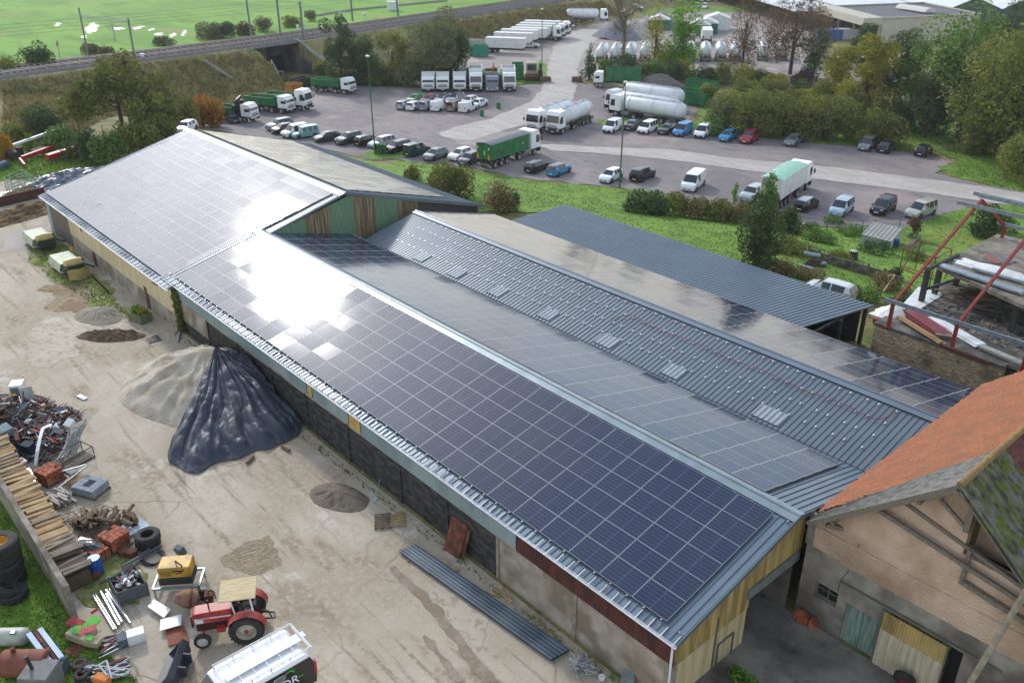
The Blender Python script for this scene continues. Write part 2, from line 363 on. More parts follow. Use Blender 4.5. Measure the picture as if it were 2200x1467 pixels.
def offs_rail(d,i0=0,i1=None):
    out=[]
    P=RC[i0:i1]
    for i in range(len(P)):
        t=P[min(i+1,len(P)-1)]-P[max(i-1,0)]; t/=np.linalg.norm(t); n=np.array([-t[1],t[0]]) ; out.append(P[i]+n*d)
    return out
# which offset sign lies on the far side
_p=offs_rail(20)[30]; _s=raildist(np.array([_p[0]]),np.array([_p[1]]))[1][0]; FS = 1 if ((_s<0)==FARNEG) else -1
sheet('field',None,FIELDM,off=.08,noise=0,step=8,world=[p for p in offs_rail(FS*22)]+[(400,1500),(-1500,1500),(-1500,-100)])
sheet('lawn',[(760,352),(850,345),(1000,362),(1130,388),(1290,402),(1400,412),(1560,455),(1700,485),(1850,495),(1945,490),(2030,460),(2120,440),(2260,436),(2400,520),(2300,620),(2100,650),(1890,640),(1600,600),(1210,460),(1000,455),(930,400)],GRASSM,off=.06,step=2,noise=.3)
sheet('grass_verge',[(2200,415),(2110,395),(2035,378),(2020,360),(2060,345),(2010,325),(1850,315),(1700,303),(1600,290),(1480,275),(1420,275),(1420,265),(1500,262),(1500,240),(1540,220),(1700,250),(1800,250),(2300,260),(2500,400)],GRASSM,off=.06,step=3,noise=.4)
sheet('grass_left',[(-60,395),(0,388),(150,375),(260,335),(330,300),(250,300),(120,335),(-60,345)],GRASSM,off=.08,step=2,noise=.6)
sheet('parking_lot',[(430,275),(480,262),(470,235),(520,235),(640,190),(690,180),(800,187),(900,190),(1050,188),(1180,180),(1240,178),(1290,185),(1400,190),(1460,215),(1500,240),(1480,262),(1540,282),(1600,292),(1700,305),(1850,318),(2000,335),(2050,350),(2015,372),(2060,385),(2110,397),(2260,420),(2260,437),(2100,440),(2030,460),(1940,492),(1850,492),(1700,482),(1560,452),(1400,411),(1290,400),(1130,385),(1000,360),(850,345),(800,346),(740,330),(600,300)],LOTM,off=.05,noise=.5,step=5)
sheet('upper_lot',[(940,178),(960,140),(940,110),(1010,112),(1100,95),(1210,68),(1300,45),(1420,38),(1600,42),(1720,60),(1800,110),(2000,160),(1900,180),(1700,165),(1500,165),(1300,165),(1240,178),(1180,180),(1100,180)],LOT2M,off=.05,noise=.4,step=5)
sheet('far_lot',[(1380,38),(1420,20),(1700,20),(1760,10),(1900,5),(1900,60),(1700,70),(1500,60)],LOT2M,off=.07,noise=.2,step=8)
sheet('road',[(1330,48),(1290,50),(1225,72),(1190,100),(1178,140),(1165,190),(1140,220),(1050,258),(985,272),(942,288),(950,295),(1010,303),(1070,285),(1120,272),(1180,248),(1230,215),(1238,190),(1240,150),(1252,115),(1290,80),(1340,56)],ROADM,off=.09,noise=.25,step=4)
sheet('road',[(1150,312),(1185,311),(1300,318),(1440,322),(1560,340),(1700,352),(1850,368),(2000,388),(2110,402),(2260,425),(2330,445),(2260,452),(2150,440),(2000,418),(1850,398),(1700,380),(1560,362),(1440,345),(1300,332),(1185,325)],ROADM,off=.09,noise=.25,step=4)
sheet('road',[(945,292),(1000,282),(1100,285),(1150,300),(1150,318),(1060,318),(990,312)],LOT2M,off=.08,noise=.4,step=4)
sheet('grass_island',[(1120,182),(1175,178),(1175,140),(1160,130),(1150,150),(1100,172),(1060,180)],GRASSM,off=.1,noise=.3,step=2)
sheet('lot_verge',[(1285,268),(1500,280),(1500,272),(1400,260),(1285,258)],GRASSM,off=.1,noise=.2,step=2)
sheet('lot_verge',[(770,335),(800,325),(870,328),(880,340),(800,345)],GRASSM,off=.12,noise=.3,step=2)
sheet('grass_bank',[(1380,35),(1380,28),(1420,12),(1700,12),(1700,22),(1700,26),(1500,28)],GRASSM,off=.12,noise=.2,step=4)
sheet('yard',None,YARDM,off=.02,noise=.0,step=6,world=[(0,-6),(-4,12),(-13,20.4),(-90,20.4),(-96,24),(-104,26),(-115,20),(-130,0),(-120,-20),(-60,-25)])
sheet('courtyard',None,COURTM,off=.045,noise=.1,step=2,world=[(-3,16),(-13.2,20.9),(-14.1,20.9),(-26,21),(-26,28.9),(-3,28.9)])
sheet('grass_corner',[(-300,1000),(0,1068),(80,1190),(165,1332),(215,1380),(290,1467),(350,1700),(-300,1800)],GRASSM,off=.06,noise=.15,step=1)
sheet('moss_patch',[(175,1170),(240,1180),(330,1230),(300,1300),(200,1300),(165,1260)],gmat('moss',['#73743a','#8d8a5c','#5b6a2c'],[(.8,.4,.6,O1,0),(2,.5,.6,O1,0)]),off=.05,noise=.35,step=1)
for k,pp in enumerate([[(60,505),(110,500),(170,560),(210,600),(175,612),(110,600),(70,560)],[(175,650),(215,640),(250,655),(215,675),(160,672)],[(200,600),(250,640),(300,680),(280,690),(230,650)]]):
    sheet('grass_patch',pp,gmat('patch_grass%d'%k,['#7c8144','#94895f','#5f7a2b'],[(.8,.4,.6,O1,0),(2,.5,.6,O1,0)]),off=.05+.003*k,noise=.9,step=1)
sheet('mud_patch',[(480,1200),(520,1165),(580,1150),(590,1180),(600,1210),(560,1235),(500,1230)],gmat('mud',['#94856f','#877862','#9c8e79'],[(1.6,.4,.6,O1,0),(4,.5,.6,O1,0)],bump=.9,bscale=7),off=.028,noise=.28,step=1,nsc=1.0)
sheet('puddle',[(180,660),(215,655),(230,662),(190,668)],mat('puddle_water',(.2,.17,.13)),off=.034,noise=.2,step=1,nsc=1.2)
sheet('mud_patch',[(90,620),(200,600),(230,640),(180,690),(100,660)],DIRTM,off=.03,noise=.9,step=1)
sheet('wet_strip',[(20,500),(100,480),(140,520),(60,540),(0,545)],LOT2M,off=.03,noise=.5,step=1)
JOINTM=gmat('joint_dirt',['#96897a','#887a66'],[(1.2,.4,.6,O1,0)],bump=.4) if 'JOINTM' not in globals() else JOINTM
sheet('slab_joint',[(838,1222),(850,1216),(940,1300),(1075,1467),(1040,1467),(925,1318)],JOINTM,off=.036,noise=.12,step=1,nsc=1.5)
sheet('slab_joint',[(905,1367),(915,1362),(1000,1467),(980,1467)],JOINTM,off=.036,noise=.12,step=1,nsc=1.5)
sheet('concrete_patch',[(60,740),(100,700),(160,705),(170,760),(110,790),(60,780)],gmat('pale_slab',['#a89d8b','#b3a998','#9a8e7a'],[(.5,.4,.6,O1,0),(2,.5,.6,O1,0)],rough=.8,bump=.1),off=.03,noise=.8,step=1)
sheet('concrete_patch',[(930,1260),(1000,1290),(1060,1330),(1030,1400),(980,1350),(930,1300)],bpy.data.materials['pale_slab'],off=.03,noise=.5,step=1)
FW=mat('flood_water',(.42,.45,.44),rough=.4)
for k,pp in enumerate([[(183,62),(200,50),(212,58),(205,70),(188,74)],[(172,82),(186,78),(186,84)],[(120,53),(126,51),(128,56),(122,58)],[(330,74),(345,72),(350,77),(336,79)],[(285,62),(300,58),(308,60),(292,66)],[(362,80),(374,72),(380,74),(370,82)],[(390,76),(396,66),(399,67),(394,79)],[(243,62),(262,60),(268,64),(250,66)],[(318,66),(330,63),(333,65),(322,68)]]): sheet('flood_pool',pp,FW,off=.14,noise=.8,step=2,nsc=.9)
# ---- railway
bal=[np.array(p) for p in offs_rail(-6.2)]+[np.array(p) for p in offs_rail(6.4)][::-1]
def strip(name,d0,d1,z,m,zz=None,parent=None):
    a=offs_rail(d0);b=offs_rail(d1);v=[];f=[]
    for i,(p,q) in enumerate(zip(a,b)): v+= [(p[0],p[1],z),(q[0],q[1],z if zz is None else zz)]
    f=[(2*i,2*i+1,2*i+3,2*i+2) for i in range(len(a)-1)]
    mb=MB(); mb.add(v,f); return mb
mb=MB()
for d0,z0,d1,z1 in ((-6.6,2.05,-5.0,2.62),(-5.0,2.62,5.2,2.62),(5.2,2.62,6.9,2.0)):
    a=offs_rail(d0);b=offs_rail(d1); v=[]
    for p,q in zip(a,b): v+=[(p[0],p[1],z0),(q[0],q[1],z1)]
    mb.add(v,[(2*i,2*i+1,2*i+3,2*i+2) for i in range(len(a)-1)])
tag(mb.build('track_bed',BALM),kind='structure')
RAILM=mat('rail_steel',(.16,.12,.1),(.22,.18,.16),scale=2,rough=.5,metal=.4); SLEEP=mat('sleeper_concrete',(.36,.34,.32),(.28,.26,.25),scale=2)
for tc_,lab in ((-2.4,'railway track nearer to the parked lorries'),(2.6,'railway track on the field side of the embankment')):
    e=empty('railway_track',(0,0,0),label=lab,cat='railway track',group='two tracks on the embankment')
    mb=MB()
    for s in (-.75,.75):
        a=offs_rail(tc_+s)
        for p,q in zip(a,a[1:]): mb.beam((p[0],p[1],2.9),(q[0],q[1],2.9),.14,.18)
    mb.build('rails',RAILM,e)
    mb=MB(); a=offs_rail(tc_-1.25); b=offs_rail(tc_+1.25); 
    for p,q,p2,q2 in zip(a,b,a[1:],b[1:]):
        L=np.linalg.norm(p2-p); k=int(L/1.0)
        if p[0]<-500 or L<.5: continue
        for j in range(k):
            u=p+(p2-p)*j/k; w=q+(q2-q)*j/k; mb.beam((u[0],u[1],2.72),(w[0],w[1],2.72),.32,.2)
    mb.build('sleepers',SLEEP,e)['kind']='stuff'
# ------------------------------------------------------------------ farm hangars
def V(*a): return Vector(a)
def sheetmetal(name,c,rough=.38,metal=.35,c2=None,scale=.6):
    return mat(name,c,c2 or tuple(min(1,k*1.15) for k in hexc(c)) ,scale=scale,rough=rough,metal=metal)
SLATE=sheetmetal('slate_grey_sheet','#687580',rough=.33,metal=.25); SLATED=sheetmetal('dark_slate_sheet','#626d75',rough=.42,metal=.25)
WHITEM=mat('white_gutter',(.72,.73,.74),(.6,.62,.63),scale=1,rough=.4)
CREAM=mat('cream_sheet','#c9b98e','#a8956a',scale=1.2,rough=.7,c3='#b8a87f',s3=.5,stretch=(1,1,.25))
CREAM2=mat('weathered_cream_sheet','#9a8550','#7b6838',scale=3,rough=.75,stretch=(1,3,.3),c3='#b39b62',s3=.8)
BLUEG=mat('galvanised_cladding','#8d9ea0','#7c9092',scale=1.5,rough=.55,metal=.2,c3='#9aa8a8',s3=.4,stretch=(1,1,.3))
YELP=mat('yellowed_translucent_sheet','#a88f4d','#bda766',scale=3,rough=.5)
RUSTC=mat('rusty_brown_cladding','#4a251f','#3b1e19',scale=1.5,rough=.75,c3='#572c23',s3=2,stretch=(1,1,.4))
CONC=mat('block_concrete','#a79f92','#8b8274',scale=1.1,rough=.9,bump=.3,c3='#7a6f5e',s3=.7)
TAR=mat('tarred_wall','#1d1e21','#2a2b2f',scale=2,rough=.85,bump=.5,c3='#45423e',s3=1.6,stretch=(1,1,2.2),hi=.8)
GREENC=mat('green_cladding','#56755c','#6a8a6c',scale=2,rough=.6,stretch=(1,4,.4))
BROWNC=mat('algae_stained_sheet','#6e5f45','#4a3c2c',scale=2.5,rough=.8,stretch=(1,6,.25),c3='#8d8160',s3=1.2)
DKWOOD=mat('dark_stained_boards','#55504c','#3f3a38',scale=3,rough=.85,stretch=(1,5,.3))
WOODG=mat('grey_boards','#7b7267','#5c544b',scale=4,rough=.9,stretch=(4,1,.4))
RUST=mat('rust','#5c3424','#43281e',scale=6,rough=.85,bump=.3,c3='#744330',s3=3)
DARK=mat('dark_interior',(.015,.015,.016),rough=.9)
GALV=mat('galvanised_steel','#9aa5ab','#7f8b91',scale=3,rough=.4,metal=.5)
ALU=mat('bare_aluminium','#b9bcbe','#8f9396',scale=9,rough=.35,metal=.7)
def lerp(a,b,t): return a+(b-a)*t
def ribbed(mb,A,B,C,D,pitch=.32,rh=.045,rw=.07,th=.03,r0=0,r1=1):
    """sheet with standing ribs. A->B along the eave, D->C along the ridge (A,D share an end)"""
    A,B,C,D=map(Vector,(A,B,C,D)); n=(B-A).cross(D-A).normalized()
    if n.z<0: n=-n
    mb.hexa([p-n*th for p in (A,B,C,D)],[A,B,C,D])
    k=int((B-A).length/pitch)
    for i in range(k+1):
        t=(i+.25)/(k+.5); p=lerp(A,B,t); q=lerp(D,C,t); a=lerp(p,q,r0)+n*.002; b=lerp(p,q,r1)+n*.002; x=(B-A).normalized()
        mb.add([a-x*rw/2,a+x*rw/2,a+x*rw/4+n*rh,a-x*rw/4+n*rh,b-x*rw/2,b+x*rw/2,b+x*rw/4+n*rh,b-x*rw/4+n*rh],[(0,1,2,3),(7,6,5,4),(1,5,6,2),(3,2,6,7),(0,3,7,4)])
def corr_wall(mb,a,b,z0,z1a,z1b,amp=.02,pitch=.16,out=(0,-1,0)):
    """profiled cladding between two plan points; top may slope"""
    a=Vector(a);b=Vector(b);L=(b-a).length;k=max(2,int(L/pitch*2)); o=Vector(out)
    vs=[];fs=[]
    for i in range(k+1):
        t=i/k;p=lerp(a,b,t);q=p+o*(amp if i%2 else 0)
        vs+= [(q.x,q.y,z0 if not callable(z0) else z0(t)),(q.x,q.y,z1a+(z1b-z1a)*t)]
    fs=[(2*i,2*i+2,2*i+3,2*i+1) for i in range(k)]
    mb.add(vs,fs)
def pv_material(name='solar_cells',r0=.045,r1=.085):
    m=bpy.data.materials.new(name); m.use_nodes=True; t=m.node_tree; b=t.nodes['Principled BSDF']
    uv=t.nodes.new('ShaderNodeTexCoord'); sp=t.nodes.new('ShaderNodeSeparateXYZ'); t.links.new(uv.outputs['UV'],sp.inputs[0])
    def line(ch,n,w):
        a=t.nodes.new('ShaderNodeMath');a.operation='MULTIPLY';a.inputs[1].default_value=n;t.links.new(sp.outputs[ch],a.inputs[0])
        f=t.nodes.new('ShaderNodeMath');f.operation='FRACT';t.links.new(a.outputs[0],f.inputs[0])
        c=t.nodes.new('ShaderNodeMath');c.operation='SUBTRACT';c.inputs[1].default_value=.5;t.links.new(f.outputs[0],c.inputs[0])
        d=t.nodes.new('ShaderNodeMath');d.operation='ABSOLUTE';t.links.new(c.outputs[0],d.inputs[0])
        g=t.nodes.new('ShaderNodeMath');g.operation='GREATER_THAN';g.inputs[1].default_value=.5-w/2;t.links.new(d.outputs[0],g.inputs[0]); return g.outputs[0]
    l1=line('X',20,.11); l2=line('Y',6,.06); l3=line('X',2,.03)
    def mxx(a,b_):
        x=t.nodes.new('ShaderNodeMath');x.operation='MAXIMUM';t.links.new(a,x.inputs[0]);t.links.new(b_,x.inputs[1]);return x.outputs[0]
    ln=mxx(mxx(l1,l2),l3)
    geo=t.nodes.new('ShaderNodeNewGeometry')
    r=t.nodes.new('ShaderNodeValToRGB'); r.color_ramp.elements[0].color=(.006,.012,.038,1); r.color_ramp.elements[1].color=(.014,.018,.044,1); t.links.new(geo.outputs['Random Per Island'],r.inputs[0])
    x=t.nodes.new('ShaderNodeMix');x.data_type='RGBA';t.links.new(ln,x.inputs['Factor']);t.links.new(r.outputs[0],x.inputs['A']);x.inputs['B'].default_value=(.10,.13,.20,1);t.links.new(x.outputs['Result'],b.inputs['Base Color'])
    mr=t.nodes.new('ShaderNodeMapRange');mr.inputs['To Min'].default_value=r0;mr.inputs['To Max'].default_value=r1;t.links.new(geo.outputs['Random Per Island'],mr.inputs[0]);t.links.new(mr.outputs[0],b.inputs['Roughness'])
    if name=='cloud_reflection_solar_cells':  # greenish grey streaks in the base colour stand in for reflected clouds
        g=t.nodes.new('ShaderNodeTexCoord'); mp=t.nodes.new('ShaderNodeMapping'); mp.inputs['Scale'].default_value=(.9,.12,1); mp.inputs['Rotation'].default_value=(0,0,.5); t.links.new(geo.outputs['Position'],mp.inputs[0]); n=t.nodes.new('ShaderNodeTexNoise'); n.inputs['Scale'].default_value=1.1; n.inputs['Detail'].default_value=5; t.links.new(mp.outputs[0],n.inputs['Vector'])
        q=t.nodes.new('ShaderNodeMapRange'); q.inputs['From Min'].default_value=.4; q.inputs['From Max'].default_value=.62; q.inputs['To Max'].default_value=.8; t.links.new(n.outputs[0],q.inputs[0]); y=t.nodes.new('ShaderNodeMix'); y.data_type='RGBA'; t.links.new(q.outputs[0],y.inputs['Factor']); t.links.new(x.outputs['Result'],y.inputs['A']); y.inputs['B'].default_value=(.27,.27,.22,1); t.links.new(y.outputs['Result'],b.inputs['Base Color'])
    b.inputs['IOR'].default_value=1.5; b.inputs['Specular IOR Level'].default_value=.5
    return m
PVM=pv_material(); PVCLOUD=pv_material('cloud_reflection_solar_cells',.2,.3); PVS=pv_material('satin_solar_cells',.09,.14); FRM=mat('panel_frame',(.19,.21,.24),rough=.5,metal=.2)
FRM2=mat('pale_panel_frame',(.40,.40,.39),rough=.6); PW,PH=1.75,1.142
def pv_verts(M,fr=.017):
    """cells first (4 verts), then frame lip"""
    z=.035
    q=[(fr,fr,z),(PW-fr,fr,z),(PW-fr,PH-fr,z),(fr,PH-fr,z)]
    o=[(0,0,z),(PW,0,z),(PW,PH,z),(0,PH,z)]; lo=[(0,0,0),(PW,0,0),(PW,PH,0),(0,PH,0)]
    vs=[M@Vector(p) for p in q]+[M@Vector(p) for p in q]+[M@Vector(p) for p in o]+[M@Vector(p) for p in lo]
    fs=[(0,1,2,3)]+[(8+i,8+(i+1)%4,4+(i+1)%4,4+i) for i in range(4)]+[(12+i,12+(i+1)%4,8+(i+1)%4,8+i) for i in range(4)]
    return vs,fs
def pv_mesh(Ms,name,pm=None):
    v=[];f=[];mi=[]
    for M in Ms:
        a,b=pv_verts(M); k=len(v); v+=[tuple(p) for p in a]; f+=[tuple(k+i for i in q) for q in b]; mi+=[0]+[1]*8
    me=bpy.data.meshes.new(name); me.from_pydata(v,[],f); me.materials.append(pm or PVM); me.materials.append(FRM if pm is None else FRM2); me.polygons.foreach_set('material_index',mi)
    uv=me.uv_layers.new(name='UVMap'); co=np.zeros((len(me.loops),2)); u4=[(0,0),(1,0),(1,1),(0,1)]
    for p in me.polygons:
        if p.material_index==0:
            for k,l in enumerate(p.loop_indices): co[l]=u4[k]
    uv.data.foreach_set('uv',co.ravel()); me.update(); return me
_pvm=None
def solar(parent,O,ex,eu,ncol,nrow,indiv=100,skip=None,gap=.012,jit=.32,label=None,bias=0,pm=None):
    global _pvm
    if _pvm is None: _pvm=pv_mesh([Matrix.Identity(4)],'solar_panel')
    O=Vector(O);ex=Vector(ex).normalized();eu=Vector(eu).normalized();n=ex.cross(eu)
    if n.z<0: n=-n; 
    Ms=[]
    base=Matrix((ex,eu,ex.cross(eu))).transposed().to_4x4()
    # keep local z up
    for j in range(nrow):
        for i in range(ncol):
            if skip and skip(i,j): continue
            p=O+ex*(i*(PW+gap))+eu*(j*(PH+gap))+n*.11
            J=Matrix.Rotation(R(random.gauss(bias,jit)),4,'X')@Matrix.Rotation(R(random.gauss(0,jit*.6)),4,'Y')
            C=Matrix.Translation((PW/2,PH/2,0))@J@Matrix.Translation((-PW/2,-PH/2,0))
            if ex.cross(eu).z<0:  # mirrored frame: turn panel over so its face looks up
                B=Matrix((eu,ex,n)).transposed().to_4x4()
                # use swapped axes: local x along ex again through rotation about n
                B=Matrix((-ex,eu,n)).transposed().to_4x4(); Ms.append(Matrix.Translation(p+ex*PW)@B@C)
            else: Ms.append(Matrix.Translation(p)@base@C)
    Ms.sort(key=lambda M:(M.translation-Vector((0,0,CAMH))).length)
    mb=MB()
    for j in range(nrow):
        for f in (.25,.75):
            a=O+eu*(j*(PH+gap)+PH*f)+n*.07; mb.beam(a+ex*.05,a+ex*(ncol*(PW+gap)-.05),.04,.04,up=n)
    arr=mb.build('solar_array',ALU,parent)
    if label: arr['label']=label
    for M in Ms[:indiv]:
        o=bpy.data.objects.new('solar_panel',_pvm); COL.objects.link(o); o.parent=arr; o.matrix_local=M
    if Ms[indiv:]:
        o=bpy.data.objects.new('solar_panels',pv_mesh(Ms[indiv:],'solar_panels',pm)); COL.objects.link(o); o.parent=arr; o['kind']='stuff'
    return arr
def gutter(mb,a,b,out,r=.07):
    a=Vector(a);b=Vector(b);o=Vector(out)
    # half-round trough
    k=6;vs=[];
    for p in (a,b):
        for i in range(k+1):
            t=math.pi*i/k; vs.append(p+o*(r*math.cos(t)+r*.9)+V(0,0,-r*math.sin(t)))
    mb.add(vs,[(i,i+1,k+2+i,k+1+i) for i in range(k)])
    mb.beam(a+o*r*1.9,b+o*r*1.9,.025,.03)
# ---------- hangar B (front)
hb=empty('hangar',(0,0,0),label='long front hangar under blue solar panels with black tarred lower wall',cat='hangar')
BX0,BX1,BYE,BYR,BYV,BZE,BZR=-62.0,-13.85,20.45,28.2,35.95,3.72,5.6
mb=MB(); ribbed(mb,(BX0,BYE,BZE),(BX1,BYE,BZE),(BX1,BYR,BZR),(BX0,BYR,BZR))
ribbed(mb,(BX0,BYV,BZE),(-13.95,BYV,BZE),(-13.95,BYR,BZR),(BX0,BYR,BZR))
rb=mb.build('roof',SLATE,hb)
mb=MB(); nl=V(0,-.235,.97).normalized(); nr=V(0,.235,.97).normalized()
for s,nn in ((-1,nl),(1,nr)):
    d=V(0,s*.97,-.235).normalized()
    a=V(BX0,BYR,BZR)+nn*.06; b=V(BX1,BYR,BZR)+nn*.06
    mb.hexa([a,b,b+d*.42,a+d*.42],[a+nn*.02,b+nn*.02,b+d*.42+nn*.02,a+d*.42+nn*.02])
mb.tube((BX0,BYR,BZR+.1),(BX1,BYR,BZR+.1),.05)
mb.build('ridge_cap',mat('ridge_flashing','#8d9a9f','#7d8a90',scale=1,rough=.3,metal=.4),rb)
mb=MB(); gutter(mb,(BX0,BYE,BZE-.03),(BX1,BYE,BZE-.03),(0,-1,0),.085); mb.build('gutter',WHITEM,hb)
mb=MB()
x=BX0+.3
while x<BX1-.1:
    mb.beam((x,BYE-.16,BZE+.03),(x,BYE+.14,BZE+.10),.035,.03); mb.beam((x,BYE+.14,BZE+.10),(x,BYE+.34,BZE+.16),.03,.04); x+=.62
g_=mb.build('gutter_brackets',WHITEM,hb); g_['kind']='stuff'
mb=MB()
x=BX0+.6
while x<BX1-.1:
    mb.obox((x,BYR-.55,BZR-.06),(.07,.10,.08)); mb.obox((x,BYE+.42,BZE+.2),(.07,.08,.08)); x+=.876
g_=mb.build('panel_clamps',ALU,hb); g_['kind']='stuff'
eu=V(0,.97,.2352); O=V(-60.55,BYE,BZE)+eu.normalized()*.52
solar(hb,O,(1,0,0),eu,26,6,indiv=100,label='blue solar array on the sunlit left slope of the front hangar')
eu=V(0,-.97,.2352); O=V(-59.9,BYV,BZE)+eu.normalized()*.62
solar(hb,O,(1,0,0),eu,25,6,indiv=0,bias=-1.5,pm=PVS,label='grey reflecting solar array on the right slope of the front hangar')
# left wall in its sections
YW=20.62
def wallbox(name,m,x0,x1,z0,z1,y0=YW,y1=YW+.2,parent=hb,label=None):
    mb=MB(); mb.box(x0,x1,y0,y1,z0,z1); o=mb.build(name,m,parent)
    if label:o['label']=label
    return o
wallbox('block_wall',CONC,-24.25,-14.0,-.3,2.46,label='pale rendered block wall with rust runs under red brown cladding')
wallbox('tarred_wall',TAR,-59.2,-24.27,-.3,2.40,label='black tarred lower wall')
wallbox('lintel',CONC,-59.2,-24.27,2.402,2.60,y0=YW-.03)
wallbox('block_wall',CONC,-59.9,-55.1,.9,2.395,y0=YW-.025,y1=YW-.002,label='bare grey concrete strip near the far corner')
for x0,x1,m,z0 in ((-59.9,-41.2,BLUEG,2.58),(-41.2,-40.6,YELP,2.56),(-40.6,-36.7,BLUEG,2.56),(-36.7,-35.5,YELP,2.54),(-35.5,-22.9,BLUEG,2.45),(-22.9,-14.0,RUSTC,2.45)):
    mb=MB(); corr_wall(mb,(x0+.01,YW-.05,0),(x1,YW-.05,0),z0,BZE,BZE,amp=.03,pitch=.15); o=mb.build('cladding',m,hb,recalc=False)
    o['label']={'galvanised_cladding':'grey galvanised corrugated cladding','yellowed_translucent_sheet':'yellow translucent sheet','rusty_brown_cladding':'red brown rusty corrugated cladding'}[m.name]
for x in (-55.1,-50.4,-45.8,-41.6,-37,-32,-28.0,-24.2,-19.2,-14.3):
    mb=MB(); mb.box(x-.09,x+.09,YW-.06,YW-.012,-.2,2.47); mb.build('pillar',TAR if x<-24.5 else mat('pillar_render','#8f8879','#7a7263',scale=3),hb)
mb=MB(); mb.add([(-14.6,YW-.1,.0),(-14.6,YW-.1,3.6)],[]) ; 
mb=MB(); mb.tube((-14.02,20.42,-.2),(-14.02,20.42,3.55),.05,.05,8); mb.build('downpipe',WHITEM,hb,smooth=True)
# near gable end
GX=-14.2
mb=MB()
def ztop(y): return BZE+(y-BYE)*(BZR-BZE)/(BYR-BYE) if y<BYR else BZR-(y-BYR)*(BZR-BZE)/(BYV-BYR)
corr_wall(mb,(GX,BYE+.3,0),(GX,25.75,0),2.05,ztop(BYE+.3)-.05,ztop(25.75)-.05,amp=.03,pitch=.2,out=(1,0,0))
corr_wall(mb,(GX,25.75,0),(GX,BYR,0),3.15,ztop(25.75)-.05,BZR-.05,amp=.03,pitch=.2,out=(1,0,0))
corr_wall(mb,(GX,BYR,0),(GX,29.4,0),3.15,BZR-.05,ztop(29.4)-.05,amp=.03,pitch=.2,out=(1,0,0))
mb.build('gable_cladding',CREAM2,hb,recalc=False)
mb=MB(); mb.box(GX-.1,GX-.03,BYE+.3,23.55,-.3,2.1); mb.box(GX-.1,GX-.03,23.6,25.72,-.3,2.1); mb.build('sliding_door',mat('cream_door','#c8ba93','#b5a57b',scale=2,rough=.7,stretch=(1,5,.3),c3='#a3956f',s3=.5),hb)['label']='pale cream sliding doors with a framed wicket'
mb=MB()
for a,b in (((23.85,-.3),(23.85,1.2)),((23.85,1.2),(24.9,1.2)),((24.9,1.2),(24.9,-.3)),((23.57,-.3),(23.57,2.9))): mb.beam((GX-.0,a[0],a[1]),(GX-.0,b[0],b[1]),.05,.09)
mb.build('door_frame',mat('dark_frame',(.12,.12,.11),rough=.7),hb)
mb=MB(); mb.box(GX-.12,GX+.1,25.5,29.3,2.62,3.12); mb.build('lintel_beam',mat('grey_beam','#79827f','#6a7270',scale=2,rough=.6),hb)
mb=MB(); mb.beam((BX1+.03,BYE-.05,BZE+.02),(BX1+.03,BYR,BZR+.05),.04,.22); mb.beam((BX1+.03,BYR,BZR+.05),(BX1+.03,29.3,ztop(29.3)+.04),.04,.22); mb.build('verge_trim',SLATED,hb)
mb=MB(); mb.box(-58.5,-16,35.9,36.1,0,3.3); mb.box(-59.8,-59.6,20.8,35.9,0,3.4); mb.box(-26,-25.9,20.8,28.9,-.2,3.4); mb.box(-26,-14.2,28.9,29.0,-.2,4.8)
mb.build('inner_wall',mat('inner_render','#6c675f','#4e4a44',scale=1,rough=.9),hb)
# ---------- hangar C (middle, grey ribbed roof)
hc=empty('hangar',(0,0,0),label='middle hangar with bare ribbed slate grey roof, white clips and red cable',cat='hangar')
CYR,CZR,CYR2,CX0,CX1=41.1,5.0,49.1,-58.6,-14.0
sk=[(-52.5,-51.2),(-48.2,-46.9),(-43.6,-42.3),(-38.5,-37.2),(-33.2,-31.8),(-27.9,-26.6),(-21.6,-19.9)]
mb=MB(); ribbed(mb,(CX0,36.0,3.73),(CX1,36.0,3.73),(CX1,CYR,CZR),(CX0,CYR,CZR),pitch=.32,rh=.04,rw=.055)
ribbed(mb,(CX0,CYR2,3.02),(CX1,CYR2,3.02),(CX1,CYR,CZR),(CX0,CYR,CZR),pitch=.32)
rc=mb.build('roof',SLATED,hc)
mb=MB(); cn=V(0,-.245,.97).normalized(); cd=V(0,-.97,-.245).normalized(); cn2=V(0,.245,.97).normalized(); cd2=V(0,.97,-.245).normalized()
for nn,d in ((cn,cd),(cn2,cd2)):
    a=V(CX0,CYR,CZR)+nn*.07;b=V(CX1,CYR,CZR)+nn*.07; mb.hexa([a,b,b+d*.38,a+d*.38],[a+nn*.02,b+nn*.02,b+d*.38+nn*.02,a+d*.38+nn*.02])
mb.tube((CX0,CYR,CZR+.1),(CX1,CYR,CZR+.1),.045); mb.build('ridge_cap',SLATE,rc)
CLIP=mat('white_clip',(.55,.57,.6),rough=.4)
mb=MB(); k=0; x=-15.82
def cpt(x,y,o=.07): return V(x,y,3.73+(y-36)*(CZR-3.73)/(CYR-36))+cn*o
while x>-56:
    for j,y in enumerate((40.47,39.4,38.34,37.28)):
        p=cpt(x,y); mb.box(-.04,.04,-.07,.07,-.03,.03,Matrix.Translation(p)@Matrix.Rotation(math.atan2(.245,.97),4,'X'))
    x-= .96 if k%2==0 else .64; k+=1
o=mb.build('roof_clips',CLIP,hc); o['kind']='stuff'
TRL=mat('translucent_rooflight','#a0a8ac','#939ba0',scale=3,rough=.35)
for a,b in sk:
    mb=MB(); ribbed(mb,cpt(a,36.25,.056),cpt(b,36.25,.056),cpt(b,37.25,.056),cpt(a,37.25,.056),pitch=.32,rh=.05,rw=.085); mb.build('rooflight',TRL,hc)
CABLE=mat('red_cable','#7c2a3a',rough=.5)
